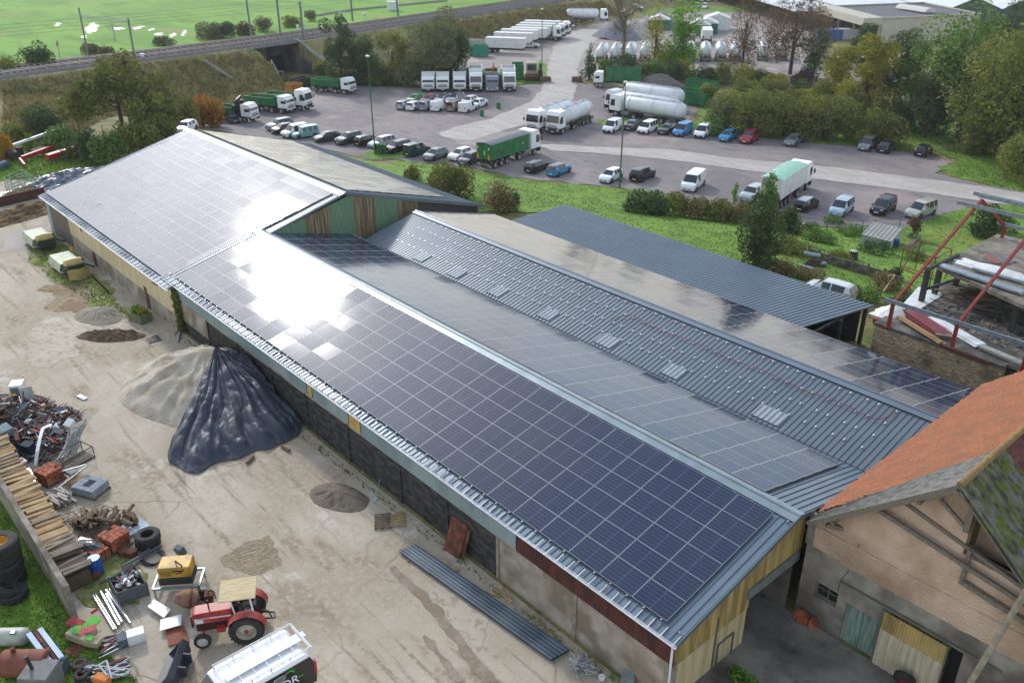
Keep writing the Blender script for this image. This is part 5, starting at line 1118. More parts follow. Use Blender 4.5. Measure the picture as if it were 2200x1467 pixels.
# ------------------------------------------------------------------ trees and shrubs
def leafmat(name,cs,rough=.75):
    m=bpy.data.materials.new(name); m.use_nodes=True; t=m.node_tree; b=t.nodes['Principled BSDF']; b.inputs['Roughness'].default_value=rough; b.inputs['Specular IOR Level'].default_value=.25
    g=t.nodes.new('ShaderNodeNewGeometry'); r=t.nodes.new('ShaderNodeValToRGB'); e=r.color_ramp.elements
    while len(e)<len(cs): e.new(.5)
    for i,c in enumerate(cs): e[i].position=i/(len(cs)-1); e[i].color=(*hexc(c),1)
    t.links.new(g.outputs['Random Per Island'],r.inputs[0])
    tc=t.nodes.new('ShaderNodeTexCoord'); n=t.nodes.new('ShaderNodeTexNoise'); n.inputs['Scale'].default_value=.6; n.inputs['Detail'].default_value=3; t.links.new(tc.outputs['Object'],n.inputs['Vector'])
    mr=t.nodes.new('ShaderNodeMapRange'); mr.inputs['From Min'].default_value=.3; mr.inputs['From Max'].default_value=.7; mr.inputs['To Min'].default_value=.65; mr.inputs['To Max'].default_value=1.35; t.links.new(n.outputs[0],mr.inputs[0])
    x=t.nodes.new('ShaderNodeVectorMath'); x.operation='SCALE'; t.links.new(r.outputs[0],x.inputs[0]); t.links.new(mr.outputs[0],x.inputs['Scale']); t.links.new(x.outputs[0],b.inputs['Base Color'])
    tr=t.nodes.new('ShaderNodeBsdfTranslucent'); t.links.new(x.outputs[0],tr.inputs['Color']); ms=t.nodes.new('ShaderNodeMixShader'); ms.inputs[0].default_value=.3
    out=t.nodes['Material Output']; t.links.new(b.outputs[0],ms.inputs[1]); t.links.new(tr.outputs[0],ms.inputs[2]); t.links.new(ms.outputs[0],out.inputs[0])
    return m
LM={'dark':leafmat('leaves_dark_green',['#3a4c2e','#4d623a','#607744']),
'green':leafmat('leaves_green',['#4b6735','#64823f','#7d9849']),
'olive':leafmat('leaves_olive',['#5d6533','#7a7f3d','#94954a']),
'yellow':leafmat('leaves_yellow_green',['#727a2e','#929038','#aaa444']),
'orange':leafmat('leaves_orange',['#7d5a22','#9c6e26','#b08330']),
'brown':leafmat('leaves_brown',['#54483a','#6d5b45','#84694a']),
'grey':leafmat('leaves_grey_green',['#59603f','#727850','#8b8f63']),
'bright':leafmat('leaves_bright_green',['#4f7a26','#69962c','#86ab38']),
'dry':leafmat('leaves_dry',['#6b6240','#857a50','#9a8c60']),
'purple':leafmat('leaves_purple',['#3b2c36','#4d3a46','#5c4a54']),
'mixed':leafmat('leaves_oak',['#525c30','#6d753a','#8b8445']),}
BARK=mat('bark','#5a4c3c','#3f352a',scale=6,rough=.95,bump=.6); BARKL=mat('bark_pale','#857c66','#6a614c',scale=5,rough=.95)
def leaves(centers,rad,n,size,seed,shell=.55,flat=1.0):
    r=np.random.default_rng(seed); k=len(centers); w=np.array([q**2 for q in rad]); w=w/w.sum(); idx=r.choice(k,n,p=w)
    d=r.normal(size=(n,3)); d/=np.linalg.norm(d,axis=1)[:,None]; u=r.random(n)**(1/3); u=shell*.0+ (shell+(1-shell)*u)*np.where(r.random(n)<.75,1,r.random(n))
    c=np.array(centers)[idx]+d*(np.array(rad)[idx]*u)[:,None]*np.array([1,1,flat])
    s=size*(.6+.8*r.random(n)); a=r.normal(size=(n,3)); a=a*.8+d*.0; a/=np.linalg.norm(a,axis=1)[:,None]; b=r.normal(size=(n,3)); b-=(b*a).sum(1)[:,None]*a; b/=np.linalg.norm(b,axis=1)[:,None]
    a*=s[:,None]*.5; b*=s[:,None]*.38
    v=np.stack([c-a,c+b,c+a,c-b],1).reshape(-1,3); f=np.arange(4*n).reshape(n,4); return v,f
def meshfast(name,v,f,m,parent,kind=None):
    me=bpy.data.meshes.new(name); me.vertices.add(len(v)); me.vertices.foreach_set('co',v.astype(np.float32).ravel()); me.loops.add(f.size); me.loops.foreach_set('vertex_index',f.ravel().astype(np.int32)); me.polygons.add(len(f)); me.polygons.foreach_set('loop_start',(np.arange(len(f))*f.shape[1]).astype(np.int32)); me.polygons.foreach_set('loop_total',np.full(len(f),f.shape[1],np.int32)); me.materials.append(m); me.update(calc_edges=True); me.validate()
    o=bpy.data.objects.new(name,me); COL.objects.link(o); o.parent=parent
    if kind:o['kind']=kind
    return o
FWD=CR[2]
def ppm(P): return FPX/float((np.array(P)-CO)@FWD)
_seed=[100]
def tree(bx,by,topy,wpx,kind,label,form='round',dens=1.0,group=None,trunk=True,name='tree',leaf=None,bark=None,cat='tree',lean=0,sz=1.0,cx=None):
    if group=='big trees on the right': wpx*=1.25; dens*=1.25
    if group=='hedge trees along the far row': wpx*=1.15
    P=G(bx,by); q=ppm(P); Hh=max(.8,(by-topy)/(q*.93)); Wd=wpx/q; _seed[0]+=1; sd=_seed[0]; r=np.random.default_rng(sd)
    root=empty(name,tuple(P),r.random()*0,label,cat,group)
    C=[];RD=[]
    off=((cx-bx)/q if cx is not None else 0.)
    ox,oy=off*CR[0][0],off*CR[0][1]
    if form=='round': bot=.06
    if form=='bush': bot=.0
    N={'round':24,'bush':14,'column':12,'spread':22,'sparse':24,'willow':20,'cone':12}[form]
    for i in range(N):
        a=r.random()*6.283; 
        if form=='column': t=(i+.5)/N; rr=Wd*.5*(.35+.65*math.sin(math.pi*min(1,.12+.9*t))**.8); z=Hh*(.06+.9*t); rad=rr*.75; d=rr*.35
        elif form=='cone': t=(i+.5)/N; rr=Wd*.5*(1-t*.85); z=Hh*(.08+.88*t); rad=max(.3,rr*.8); d=rr*.35
        elif form=='bush': t=r.random(); d=Wd*.34*math.sqrt(r.random()); z=Hh*(.12+.62*t*(1-d/(Wd*.5)*.6)); rad=Wd*(.16+.1*r.random()); rad=min(rad,Hh*.42)
        elif form=='willow': t=r.random(); d=Wd*.36*math.sqrt(r.random()); z=Hh*(.25+.62*t*(1-(d/(Wd*.5))**2*.6)); rad=Wd*(.13+.07*r.random())
        elif form=='spread': t=r.random(); d=Wd*.43*math.sqrt(r.random()); z=Hh*(.3+.6*(1-(d/(Wd*.5))**2)*(.35+.65*t)); rad=Wd*(.07+.06*r.random())
        elif form=='sparse': t=r.random(); d=Wd*.38*math.sqrt(r.random())*(.4+.8*t); z=Hh*(.28+.66*t); rad=Wd*(.1+.07*r.random())
        else: t=r.random(); d=Wd*.33*math.sqrt(r.random()); z=Hh*(.10+.84*t*(1-(d/(Wd*.5))**2*.45)); rad=Wd*(.13+.1*r.random())
        z=min(z,Hh-rad*.75) if form not in('column','cone') else min(z,Hh-rad*.3)
        C.append((d*math.cos(a)+ox,d*math.sin(a)+oy,max(z,rad*.45 if form=='bush' else z))); RD.append(rad)
    size=(.26+.006*Wd)*sz*(1.2 if q<9 else 1.0)
    area=sum(4*math.pi*x*x for x in RD)
    n=int(min(16000,max(250,area*1.05/size**2*dens*(.35 if form=='sparse' else .75 if form=='spread' else 1))))
    if form!='sparse' or dens>0.05:
        v,f=leaves(C,RD,n,size,sd); v[:,2]=np.maximum(v[:,2],.02); meshfast('crown',v,f,LM[kind] if leaf is None else leaf,root)
    if trunk:
        mb=MB(); bh=Hh*(.3 if form in('round','spread','willow') else .45); tr=max(.05,min(Wd*.03,Hh*.02) if form!='column' else Wd*.05); top=Vector((ox*.3,oy*.3,bh)); mb.tube((0,0,-.3),top,tr*1.25,tr,8)
        if form in('sparse','spread','round','willow'):
            mid=Vector((ox*.6,oy*.6,Hh*.6)); mb.tube(top,mid,tr,tr*.5,6)
            for c,rad in zip(C,RD):
                c=Vector(c); s=lerp(top,mid,r.random()*.9); k=lerp(s,c,.5)+Vector((0,0,-.05*Hh)); mb.tube(s,k,tr*.42,tr*.26,5); mb.tube(k,c,tr*.26,tr*.08,5)
                if form=='sparse':
                    for _ in range(7):
                        e=c+Vector(r.normal(size=3))*rad*.9; s2=lerp(k,c,r.random()); mb.tube(s2,e,tr*.12,tr*.03,4,caps=False)
                        for __ in range(2): mb.tube(lerp(s2,e,.5),e+Vector(r.normal(size=3))*rad*.5,tr*.06,tr*.02,3,caps=False)
        else: mb.tube(top,(ox,oy,Hh*.85),tr,tr*.3,6)
        mb.build('trunk',bark or BARK,root,smooth=True,recalc=False)
    return root
GLF='trees between the left hangar and the railway bank'
tree(268,305,108,235,'mixed','wide old oak with bare forking limbs rising above the left hangar',form='spread',dens=2.4,group=GLF,cx=275)
tree(97,296,218,100,'dark','dark rounded bush below the old oak at the left',form='bush',group=GLF,name='shrub',cat='shrub',trunk=False)
tree(185,345,242,95,'dark','dark green tree left of the hangar top',form='bush',group=GLF)
tree(235,350,262,90,'green','mid green tree at the far corner of the left hangar',form='bush',group=GLF)
tree(292,335,238,110,'olive','dense olive tree directly behind the hangar gable',form='bush',group=GLF)
tree(345,315,238,90,'mixed','rounded olive tree beside the white car',form='bush',group=GLF)
tree(330,292,185,150,'mixed','taller oak like tree behind the olive ones',form='round',group=GLF)
tree(392,278,190,90,'mixed','green tree overlapping the orange one',form='bush',group=GLF)
tree(438,272,192,88,'orange','orange autumn tree beside the crane lorry',form='bush',dens=1.2,group=GLF)
tree(150,322,262,90,'green','pale green bush above the red beams',form='bush',group=GLF,name='shrub',cat='shrub',trunk=False)
tree(66,325,288,26,'bright','small yellow green sapling among the machines',form='column',name='sapling',cat='sapling')
tree(120,325,285,60,'green','low bush behind the red hay machine',form='bush',name='shrub',cat='shrub',trunk=False)
tree(35,300,262,70,'olive','olive bush at the left picture edge',form='bush',name='shrub',cat='shrub',trunk=False)
tree(440,310,288,110,'dry','dry low scrub under the orange tree',form='bush',name='shrub',cat='shrub',trunk=False)
GF='bushes on the field side of the railway'
for a in ((85,140,88,72,'dark','dark roundish bush behind the tracks at the left'),(18,150,122,60,'olive','low bush behind the tracks at the left edge'),(195,122,84,48,'grey','grey green bush behind the left gantry mast'),(222,118,100,60,'brown','reddish brown bush right of the left gantry mast'),(352,98,78,55,'grey','small grey bush right of the gantry'),(450,84,42,66,'grey','grey willow bush behind the tracks in the middle'),(487,82,44,50,'dark','darker bush beside the grey willow bush'),(525,76,48,48,'brown','brownish bush between the two left masts'),(567,68,30,42,'grey','upright grey green bush between two masts'),(625,58,34,46,'olive','olive bush right of the third mast'),(668,46,18,30,'grey','small bush by the trackside fence')):
    tree(*a[:5],a[5],form='bush',group=GF,name='shrub',cat='shrub',trunk=False,sz=1.15)
GM='trees behind the parked tippers'
tree(735,182,42,82,'dark','tall dark tree left of the big willow, beside the underpass',form='round',dens=1.3,group=GM)
tree(695,172,128,52,'olive','olive bush at the right wing of the underpass',form='bush',group=GM,name='shrub',cat='shrub',trunk=False)
tree(790,180,90,90,'dark','dark tree with a pale leaning trunk behind the lamp post',form='round',group=GM)
tree(845,180,78,80,'olive','olive tree between the dark tree and the willow',form='round',group=GM)
tree(930,184,18,160,'grey','huge pale olive willow behind the row of tippers',form='willow',dens=1.5,group=GM,cx=925)
tree(985,180,60,80,'dark','dark tree at the right edge of the willow',form='round',group=GM)
tree(892,184,120,95,'grey','hanging grey green lower part bush in front of the willow',form='bush',group=GM,trunk=False)
for i,(x,w,k,l) in enumerate(((760,70,'dark','low dark shrub behind the skips at the left'),(820,70,'dark','low dark shrub behind the yellow skip'),(955,80,'dark','low dark shrub behind the second tipper'),(1015,70,'olive','low shrub behind the tall white tipper'),(1055,60,'olive','sparse shrub behind the grey cab'))):
    tree(x,184,150-i*1,w,k,l,form='bush',group=GM,name='shrub',cat='shrub',trunk=False)
GRW='trees between the road and the silo trailers'
tree(1337,158,-25,105,'brown','tall pale trunked nearly bare tree right of the road',form='sparse',dens=.35,group=GRW,bark=BARKL)
tree(1265,172,98,40,'dark','dark conifer like tree right beside the road',form='cone',group=GRW)
tree(1405,160,20,80,'yellow','thin yellow green tree with bare twigs',form='round',dens=.4,sz=.8,group=GRW)
tree(1462,158,12,100,'bright','bright green leafy tree left of the grey tipping trailer',form='round',dens=1.0,group=GRW)
for a in ((1300,168,112,44,'green','low green shrub right of the conifer'),(1350,172,105,70,'dark','dark evergreen behind the green container lorry'),(1395,172,118,60,'green','green shrub behind the container'),(1440,176,120,60,'dark','dark shrub under the bright tree'),(1462,172,112,56,'yellow','yellowish shrub under the bright green tree'),(1550,178,128,58,'olive','dark olive shrub beside the gravel heap'),(1510,182,140,60,'dark','dark shrub left of the olive shrub'),(1598,178,140,85,'yellow','golden yellow shrub in front of the brown tree'),(1668,188,160,70,'yellow','golden shrub at the left of the hedge top'),(1725,182,152,60,'purple','purple brown shrub behind the hedge'),(1640,180,150,70,'dark','dark shrub between the golden ones')):
    tree(*a[:5],a[5],form='bush',group='shrubs behind the hedge',name='shrub',cat='shrub',trunk=False)
tree(1592,162,-8,95,'brown','thin brown leaved tree left of the dark bare one',form='round',dens=.35,sz=.8,group=GRW)
tree(1697,160,-5,165,'brown','wide dark bare tree in front of the far yard',form='willow',dens=.45,sz=.8,group=GRW)
tree(1745,170,70,75,'dark','dark tree at the foot of the wide bare tree',form='round',dens=.7,group=GRW)
GH='hedge trees along the far row'
for i,a in enumerate(((1545,278,180,85,'grey','grey olive hedge tree at the left end of the hedge'),(1533,288,240,60,'green','low green bush at the left foot of the hedge'),(1600,285,170,95,'olive','olive hedge tree second from the left'),(1665,290,168,100,'mixed','brownish green hedge tree above the red car'),(1730,294,165,95,'olive','olive hedge tree in the middle of the hedge'),(1795,300,178,90,'mixed','hedge tree right of the middle'),(1850,305,220,80,'olive','lower hedge shrub near the right end'),(1900,308,235,90,'mixed','low hedge shrub above the dark pair of cars'),(1630,290,225,70,'olive','low olive shrub behind the red car'),(1700,294,230,70,'dark','dark low shrub in the hedge foot'),(1765,300,235,70,'dark','dark low shrub right in the hedge foot'))):
    tree(*a[:5],a[5],form='bush',dens=1.1,group=GH,name='hedge_tree',trunk=False)
for i,(x,y,t,w,k) in enumerate(((1570,255,178,80,'yellow'),(1622,258,168,78,'olive'),(1675,262,170,80,'mixed'),(1728,262,168,80,'yellow'),(1780,265,175,80,'olive'),(1835,270,180,78,'mixed'),(1600,225,150,70,'olive'),(1660,225,158,70,'mixed'),(1715,228,150,72,'dark'),(1770,232,150,70,'olive'),(1885,275,200,70,'olive'),(1930,280,205,70,'dark'),(1520,225,180,60,'olive'))):
    tree(x,y,t,w,k,['golden shrub tree behind the left hedge end','olive shrub tree behind the hedge above the gap','mixed shrub tree behind the hedge above the red car','golden shrub tree behind the middle of the hedge','olive shrub tree behind the hedge right of the middle','brownish shrub tree at the foot of the yellow green tree','olive shrub in the second line left','brown green shrub in the second line','dark shrub in the second line behind the golden tree','olive shrub in the second line right','olive shrub behind the grey family car','dark shrub left of the slim bright tree','olive shrub beside the green containers'][i],form='bush',dens=1.1,group='shrub trees behind the hedge',name='shrub_tree',cat='shrub',trunk=False)
GB='big trees on the right'
tree(1850,262,82,98,'yellow','yellow green upright tree in front of the warehouse wall',form='round',dens=1.2,group=GB)
tree(1912,262,62,62,'dark','slim dark tree right of the yellow green one',form='round',group=GB)
tree(1945,268,105,70,'green','slender bright tree between dark ones',form='round',group=GB)
tree(1795,225,108,70,'yellow','yellow green tree at the warehouse corner',form='round',group=GB)
tree(2055,305,50,215,'green','largest deep green tree on the right',form='round',dens=1.6,group=GB)
tree(1985,295,120,100,'dark','dark green tree in front of the largest one',form='round',group=GB)
tree(2160,345,92,220,'olive','large rounded golden olive tree at the right edge',form='round',dens=1.6,group=GB,cx=2160)
tree(2200,395,240,120,'olive','lower golden olive tree at the right picture edge',form='bush',group=GB)
tree(2110,330,240,90,'mixed','brownish tree below the large olive crown',form='bush',group=GB)
tree(2090,235,48,70,'dark','dark pine like tree behind the largest tree',form='round',group=GB)
tree(2160,225,20,110,'dark','dark thin tree at the top right before the green hall',form='sparse',dens=2,group=GB)
tree(1852,160,60,60,'dark','dark tree before the cream warehouse corner',form='round',group=GB)
GN='shrubs on the lawn by the hangars'
tree(887,385,352,48,'olive','small olive shrub left of the round bush',form='bush',name='shrub',cat='shrub',trunk=False,group=GN,sz=.8)
tree(970,425,343,118,'mixed','big round olive brown bush behind the left hangar',form='bush',name='shrub',cat='shrub',trunk=False,dens=1.2,group=GN,sz=.8)
tree(1078,450,388,95,'dry','loose yellowish shrub right of the round bush',form='bush',name='shrub',cat='shrub',trunk=False,dens=.8,group=GN,sz=.7)
tree(1103,452,398,38,'dark','small dark shrub inside the yellowish one',form='bush',name='shrub',cat='shrub',trunk=False,group=GN,sz=.8)
tree(1383,458,392,105,'dark','dense dark green bush at the foot of the right lamp post',form='bush',name='shrub',cat='shrub',trunk=False,dens=1.2,group=GN,sz=.7)
for i,(x,y,t,w,k) in enumerate(((1440,462,408,80,'olive'),(1490,468,412,80,'dry'),(1540,474,420,80,'mixed'),(1585,478,425,70,'dry'),(1625,486,436,70,'olive'),(1690,500,452,80,'mixed'))):
    tree(x,y,t,w,k,['olive brushwood right of the dark bush','dry brushwood below the white panel van','brown green brushwood in the middle','dry brushwood left of the poplars','olive brushwood at the foot of the poplars','low brushwood below the white lorry'][i],form='bush',name='brushwood',cat='shrub',trunk=False,group='brushwood along the lot edge',sz=.7,dens=.9)
tree(1577,440,392,16,'bright','thin bright sapling beside the panel van',form='column',name='sapling',cat='sapling',sz=.7)
tree(1643,478,372,46,'green','young poplar in front of the white tipping trailer',form='column',sz=.8,dens=1.2)
tree(1622,585,418,100,'dark','dark full tree between the shed roof and the white lorry',form='column',sz=.8,dens=1.2)
tree(1690,515,445,52,'dark','dark small tree right of the full dark tree',form='column',sz=.8)
tree(1960,512,468,34,'brown','little reddish tree beside the tin shed',form='round',sz=.7)
tree(2113,508,446,78,'dark','dark rounded tree seen through the steel frame',form='round',sz=.8)
tree(2160,500,452,60,'green','green tree behind the steel frame ridge',form='bush',sz=.8)
GG='weeds around the tin shed'
for i,(x,y,w,h,k,l) in enumerate(((1700,545,90,35,'olive','olive weeds left below the dark tree'),(1760,520,90,28,'green','green brambles below the black car'),(1830,505,90,24,'green','green nettles left of the tin shed'),(1880,545,100,26,'dark','dark nettles in front of the tin shed'),(1800,560,80,22,'olive','olive weeds left of the compost bin'),(1670,590,90,34,'dry','dry weeds behind the shed roof'),(1740,600,80,28,'dry','dry weeds beside the rolled pipes'),(1850,640,90,34,'green','ivy bank beside the wrecked car'),(1900,620,80,34,'dry','dry vines at the low wall'),(1965,560,60,26,'green','green growth by the mesh fence'),(1945,660,70,40,'dark','tangled vines at the shed corner'),(1650,620,70,26,'brown','brown weeds at the roof edge'),(1790,480,60,16,'green','low weeds at the lot edge'),(1740,495,60,18,'green','green tuft below the black hatchback'),(1920,600,50,30,'dark','vine covered stump'))):
    tree(x,y,y-h,w,k,l,form='bush',name='weeds',cat='weeds',trunk=False,group=GG,sz=.6,dens=.8)
# grass blades standing on the lawns, verges and bank: uncountable
def tufts(name,poly,n,hgt_,w,m,seed,world=None):
    P=np.array([G(*p)[:2] for p in poly]) if world is None else np.array(world); lo=P.min(0);hi=P.max(0); r=np.random.default_rng(seed)
    q=lo+(hi-lo)*r.random((n*3,2)); q=q[inpoly(q[:,0],q[:,1],P)][:n]; z=hgt(q[:,0],q[:,1])+.03
    k=len(q); a=r.random(k)*6.283; h=hgt_*(.5+r.random(k)); dx=np.cos(a)*w*(.5+r.random(k)); dy=np.sin(a)*w*(.5+r.random(k)); lx=r.normal(size=k)*h*.35; ly=r.normal(size=k)*h*.35
    v=np.stack([np.column_stack([q[:,0]-dx,q[:,1]-dy,z]),np.column_stack([q[:,0]+dx,q[:,1]+dy,z]),np.column_stack([q[:,0]+lx,q[:,1]+ly,z+h])],1).reshape(-1,3)
    o=meshfast(name,v,np.arange(3*k).reshape(k,3),m,None,'stuff'); return o
TG=leafmat('grass_blades',['#557028','#69862f','#7f963e']); TD=leafmat('dry_blades',['#6c6540','#857a4e','#978a62'])
tufts('grass',[(850,345),(1000,362),(1130,388),(1290,402),(1400,412),(1560,455),(1890,640),(1600,600),(1210,450),(1090,455),(930,400)],6000,.14,.08,TG,1)
tufts('dry_grass',[(0,330),(0,175),(180,155),(400,130),(520,115),(690,165),(690,185),(560,210),(450,235),(250,250),(120,320)],14000,.5,.16,TD,2)
tufts('dry_grass',[(1000,100),(870,60),(1000,45),(1300,5),(1330,30),(1215,62),(1100,85)],7000,.6,.22,TD,3)
tufts('grass',[(0,1075),(165,1340),(300,1467),(0,1467)],9000,.11,.03,TG,4)
tufts('grass',[(60,505),(110,500),(170,560),(240,640),(300,690),(210,660),(110,600),(60,560)],2500,.16,.04,TG,5)
tufts('grass',None,450,.16,.05,TG,6,world=[(-60,20.1),(-22,20.1),(-15,20.5),(-15,20.0),(-22,19.8),(-60,19.7)])
tufts('grass',[(1500,510),(1700,480),(1950,495),(2100,445),(2200,440),(2200,560),(1900,700),(1700,640)],5000,.16,.06,TG,7)
tufts('grass',[(1480,275),(2010,330),(2060,350),(2035,378),(2200,415),(2200,300),(1700,290)],4000,.18,.12,TG,8)
tufts('grass',[(0,388),(150,375),(260,335),(120,335),(0,345)],2500,.35,.08,TG,9)
# ------------------------------------------------------------------ things in the yard
def g3(px,py,z=0.03): p=onz(px,py,z); return Vector(p)
def single(name,label,cat,mb,m,loc=(0,0,0),rz=0,group=None,smooth=False,bevel=0,kind=None,recalc=True):
    o=mb.build(name,m,None,smooth=smooth,bevel=bevel,recalc=recalc); o.location=loc; o.rotation_euler=(0,0,rz); return tag(o,label,cat,group,kind)
def azb(a,b): return math.atan2(b[1]-a[1],b[0]-a[0])
WOOD=mat('new_wood','#a88b64','#8a7050',scale=3,rough=.85,stretch=(1,1,4),c3='#bda27a',s3=2); WOOD2=mat('old_wood','#766a5a','#5a4f42',scale=3,rough=.9)
PLANK=[mat('plank_%s'%n,a,b,scale=4,rough=.9,stretch=(3,.5,3)) for n,a,b in (('pale','#b89c76','#a08560'),('grey','#8d8070','#776a5a'),('tan','#a3845c','#8c6d48'),('dark','#5c4d3c','#4a3d30'))]
REDP=mat('red_paint_old','#9c2b26','#7d2421',scale=3,rough=.5); WHP=mat('white_enamel','#dfe1df','#c9ccca',scale=2,rough=.4); BLUEP=mat('blue_plastic','#1f4f9c','#1a4488',scale=2,rough=.4); GRP=mat('lime_green_plastic','#5fbf36','#4ea82c',scale=2,rough=.45)
PALEG=mat('pale_green_tarp','#b6bfa6','#9fa98e',scale=3,rough=.6); DGM=mat('dark_green_machine','#2c3b2a','#1d281c',scale=5,rough=.6); CREAMP=mat('cream_plastic','#c9b872','#b3a262',scale=3,rough=.5)
BRICK=mat('clay_bricks','#9c5338','#7c3f2c',scale=7,rough=.9,c3='#b06a4a',s3=3); GBLOCK=mat('concrete_blocks','#8f9499','#7d8287',scale=6,rough=.9); BLKS=mat('black_film','#2a2d33','#3a3e46',scale=2,rough=.3); WOODC=mat('grey_crate_boards','#5e6264','#4b4f50',scale=3,rough=.85,stretch=(1,1,5))
# concrete wall
mb=MB(); mb.box(-52,-34.55,4.78,5.04,-.1,1.9); w_=single('concrete_wall','long bare concrete wall between the grass and the stacked planks','wall',mb,mat('old_wall','#979084','#7a7265',scale=1.5,rough=.95,bump=.4,c3='#5f594d',s3=.8),bevel=.02)
# planks
mb=MB(); mb.box(-52,-36.9,5.2,6.35,0,1.05); mb.box(-37.6,-36.4,5.2,6.3,0,.75)
for i in range(90):
    x=-52+15*i/90; z=.1+random.random()*.9; mb.box(x,x+.14,5.12+random.uniform(-.05,.1),6.42+random.uniform(-.08,.14),z,z+.05)
single('plank_stack','long stack of rough planks piled against the concrete wall','wood pile',mb,PLANK[3])
pm_=[]
for k in range(4):
    mb=MB(); mb.box(-.1,.1,-.62,.62,-.03,.03); o=mb.build('plank',PLANK[k],None); pm_.append(o.data); bpy.data.objects.remove(o)
x=-51.8;i=0
while x<-36.6:
    o=bpy.data.objects.new('plank',pm_[random.choice([0,0,2,1]) if x<-38.4 else random.choice([1,1,3])]); COL.objects.link(o)
    o.location=(x,5.78+random.uniform(-.1,.1),1.12+random.uniform(0,.16) - (.25 if x>-37.6 else 0)); o.rotation_euler=(random.gauss(0,.03),random.gauss(0,.06),random.gauss(0,.07)); o.scale=(random.uniform(.8,1.3),random.uniform(.93,1.15),1.2)
    tag(o,'rough plank lying across the top of the long stack by the concrete wall','plank','planks across the top of the stack'); x+=.17
# pallets
def pallet(px,py,rz,label,z=0,n=7,L=1.2,Wd=.8,group='pallets',m=WOOD,tilt=(0,0)):
    e=empty('pallet',tuple(g3(px,py,z)),rz,label,'pallet',group,rot=(tilt[0],tilt[1],rz)); mb=MB()
    for i in range(n): x=-L/2+L*(i+.5)/n; mb.box(x-.05,x+.05,-Wd/2,Wd/2,.12,.145)
    mb.build('slats',m,e); mb=MB()
    for y in (-Wd/2+.05,0,Wd/2-.05):
        mb.box(-L/2,L/2,y-.04,y+.04,.0,.02)
        for x in (-L/2+.06,0,L/2-.06): mb.box(x-.05,x+.05,y-.05,y+.05,.02,.119)
    mb.build('blocks',m,e); return e
pallet(822,1122,-.6,'left one of two grey pallets before the tarred wall',m=WOOD2); pallet(852,1118,-.55,'right one of two pallets before the tarred wall, paler',m=WOOD,z=.0)
pallet(166,1035,.55,'pale slatted pallet beside the grey block pack'); pallet(166,1035,.5,'second pale pallet under the slatted one',z=.15)
pallet(95,985,.3,'broken wooden pallet leaning at the foot of the scrap heap',m=WOOD2,tilt=(.7,.1),n=4,z=.3)
# block pack
c_=g3(197,1055); e=empty('block_pack',tuple(c_),.5,'cube of grey concrete blocks on the ground','block pack'); mb=MB()
for i in range(6):
    for j in range(4):
        for k in range(2 if not(1<i<4 and 0<j<3) else 1): mb.box(-.72+i*.24,-.72+i*.24+.225,-.6+j*.3,-.6+j*.3+.285,.1+k*.22,.1+k*.22+.21)
mb.build('blocks',GBLOCK,e); mb=MB(); mb.box(-.75,.75,-.62,.62,0,.09); mb.build('pallet_base',WOOD2,e)
def brickpack(px,py,rz,label,nx=5,ny=4,nz=4,group='packs of red tiles and bricks',m=BRICK,cat='brick pack',jit=.01):
    e=empty('brick_pack',tuple(g3(px,py)),rz,label,cat,group); mb=MB(); s=.21
    for i in range(nx):
        for j in range(ny):
            for k in range(nz if random.random()>.15 else nz-1): x=-nx*s/2+i*s; y=-ny*.26/2+j*.26; d=random.uniform(-jit,jit); mb.box(x+d,x+s-.02+d,y+d,y+.24+d,.12+k*.17,.12+k*.17+.15)
    mb.build('bricks',m,e); mb=MB(); mb.box(-nx*s/2-.05,nx*s/2+.05,-ny*.13-.05,ny*.13+.05,0,.1); mb.build('pallet_base',WOOD2,e); return e
brickpack(110,1032,.35,'square pack of red clay tiles beside the metal sheets',nx=5,ny=4,nz=4)
brickpack(250,1172,.3,'pack of reddish tiles beside the two stacked tyres',nx=5,ny=4,nz=4,jit=.02)
brickpack(205,1195,.3,'long pack of broken red tiles behind the blue barrel',nx=7,ny=3,nz=3,jit=.03)
brickpack(150,1205,.35,'jumbled red tiles at the end of the plank stack',nx=6,ny=4,nz=3,jit=.05)
mb=MB(); 
for i in range(7):
    for k in range(3): mb.obox((random.uniform(-.4,.4),-.45+i*.14,.12+k*.14),(random.uniform(.7,1.1),.12,.1),(0,0,random.gauss(0,.08)))
single('wood_pile','small pile of whitewashed boards and offcuts on the ground','wood pile',mb,mat('whitish_boards','#b9b2a8','#8a8278',scale=3),loc=tuple(g3(132,1078)),rz=.25)
mb=MB(); mb.poly([tuple(g3(*p,.06)) for p in ((30,1012),(62,1000),(78,1034),(48,1046))]); mb.poly([tuple(g3(*p,.1)) for p in ((20,1000),(45,990),(62,1012),(35,1020))]); single('metal_sheet','two shiny flat metal sheets on the ground beside the planks','metal sheet',mb,mat('bright_sheet','#b9c2c8','#9aa4aa',scale=2,rough=.25,metal=.8),recalc=False)
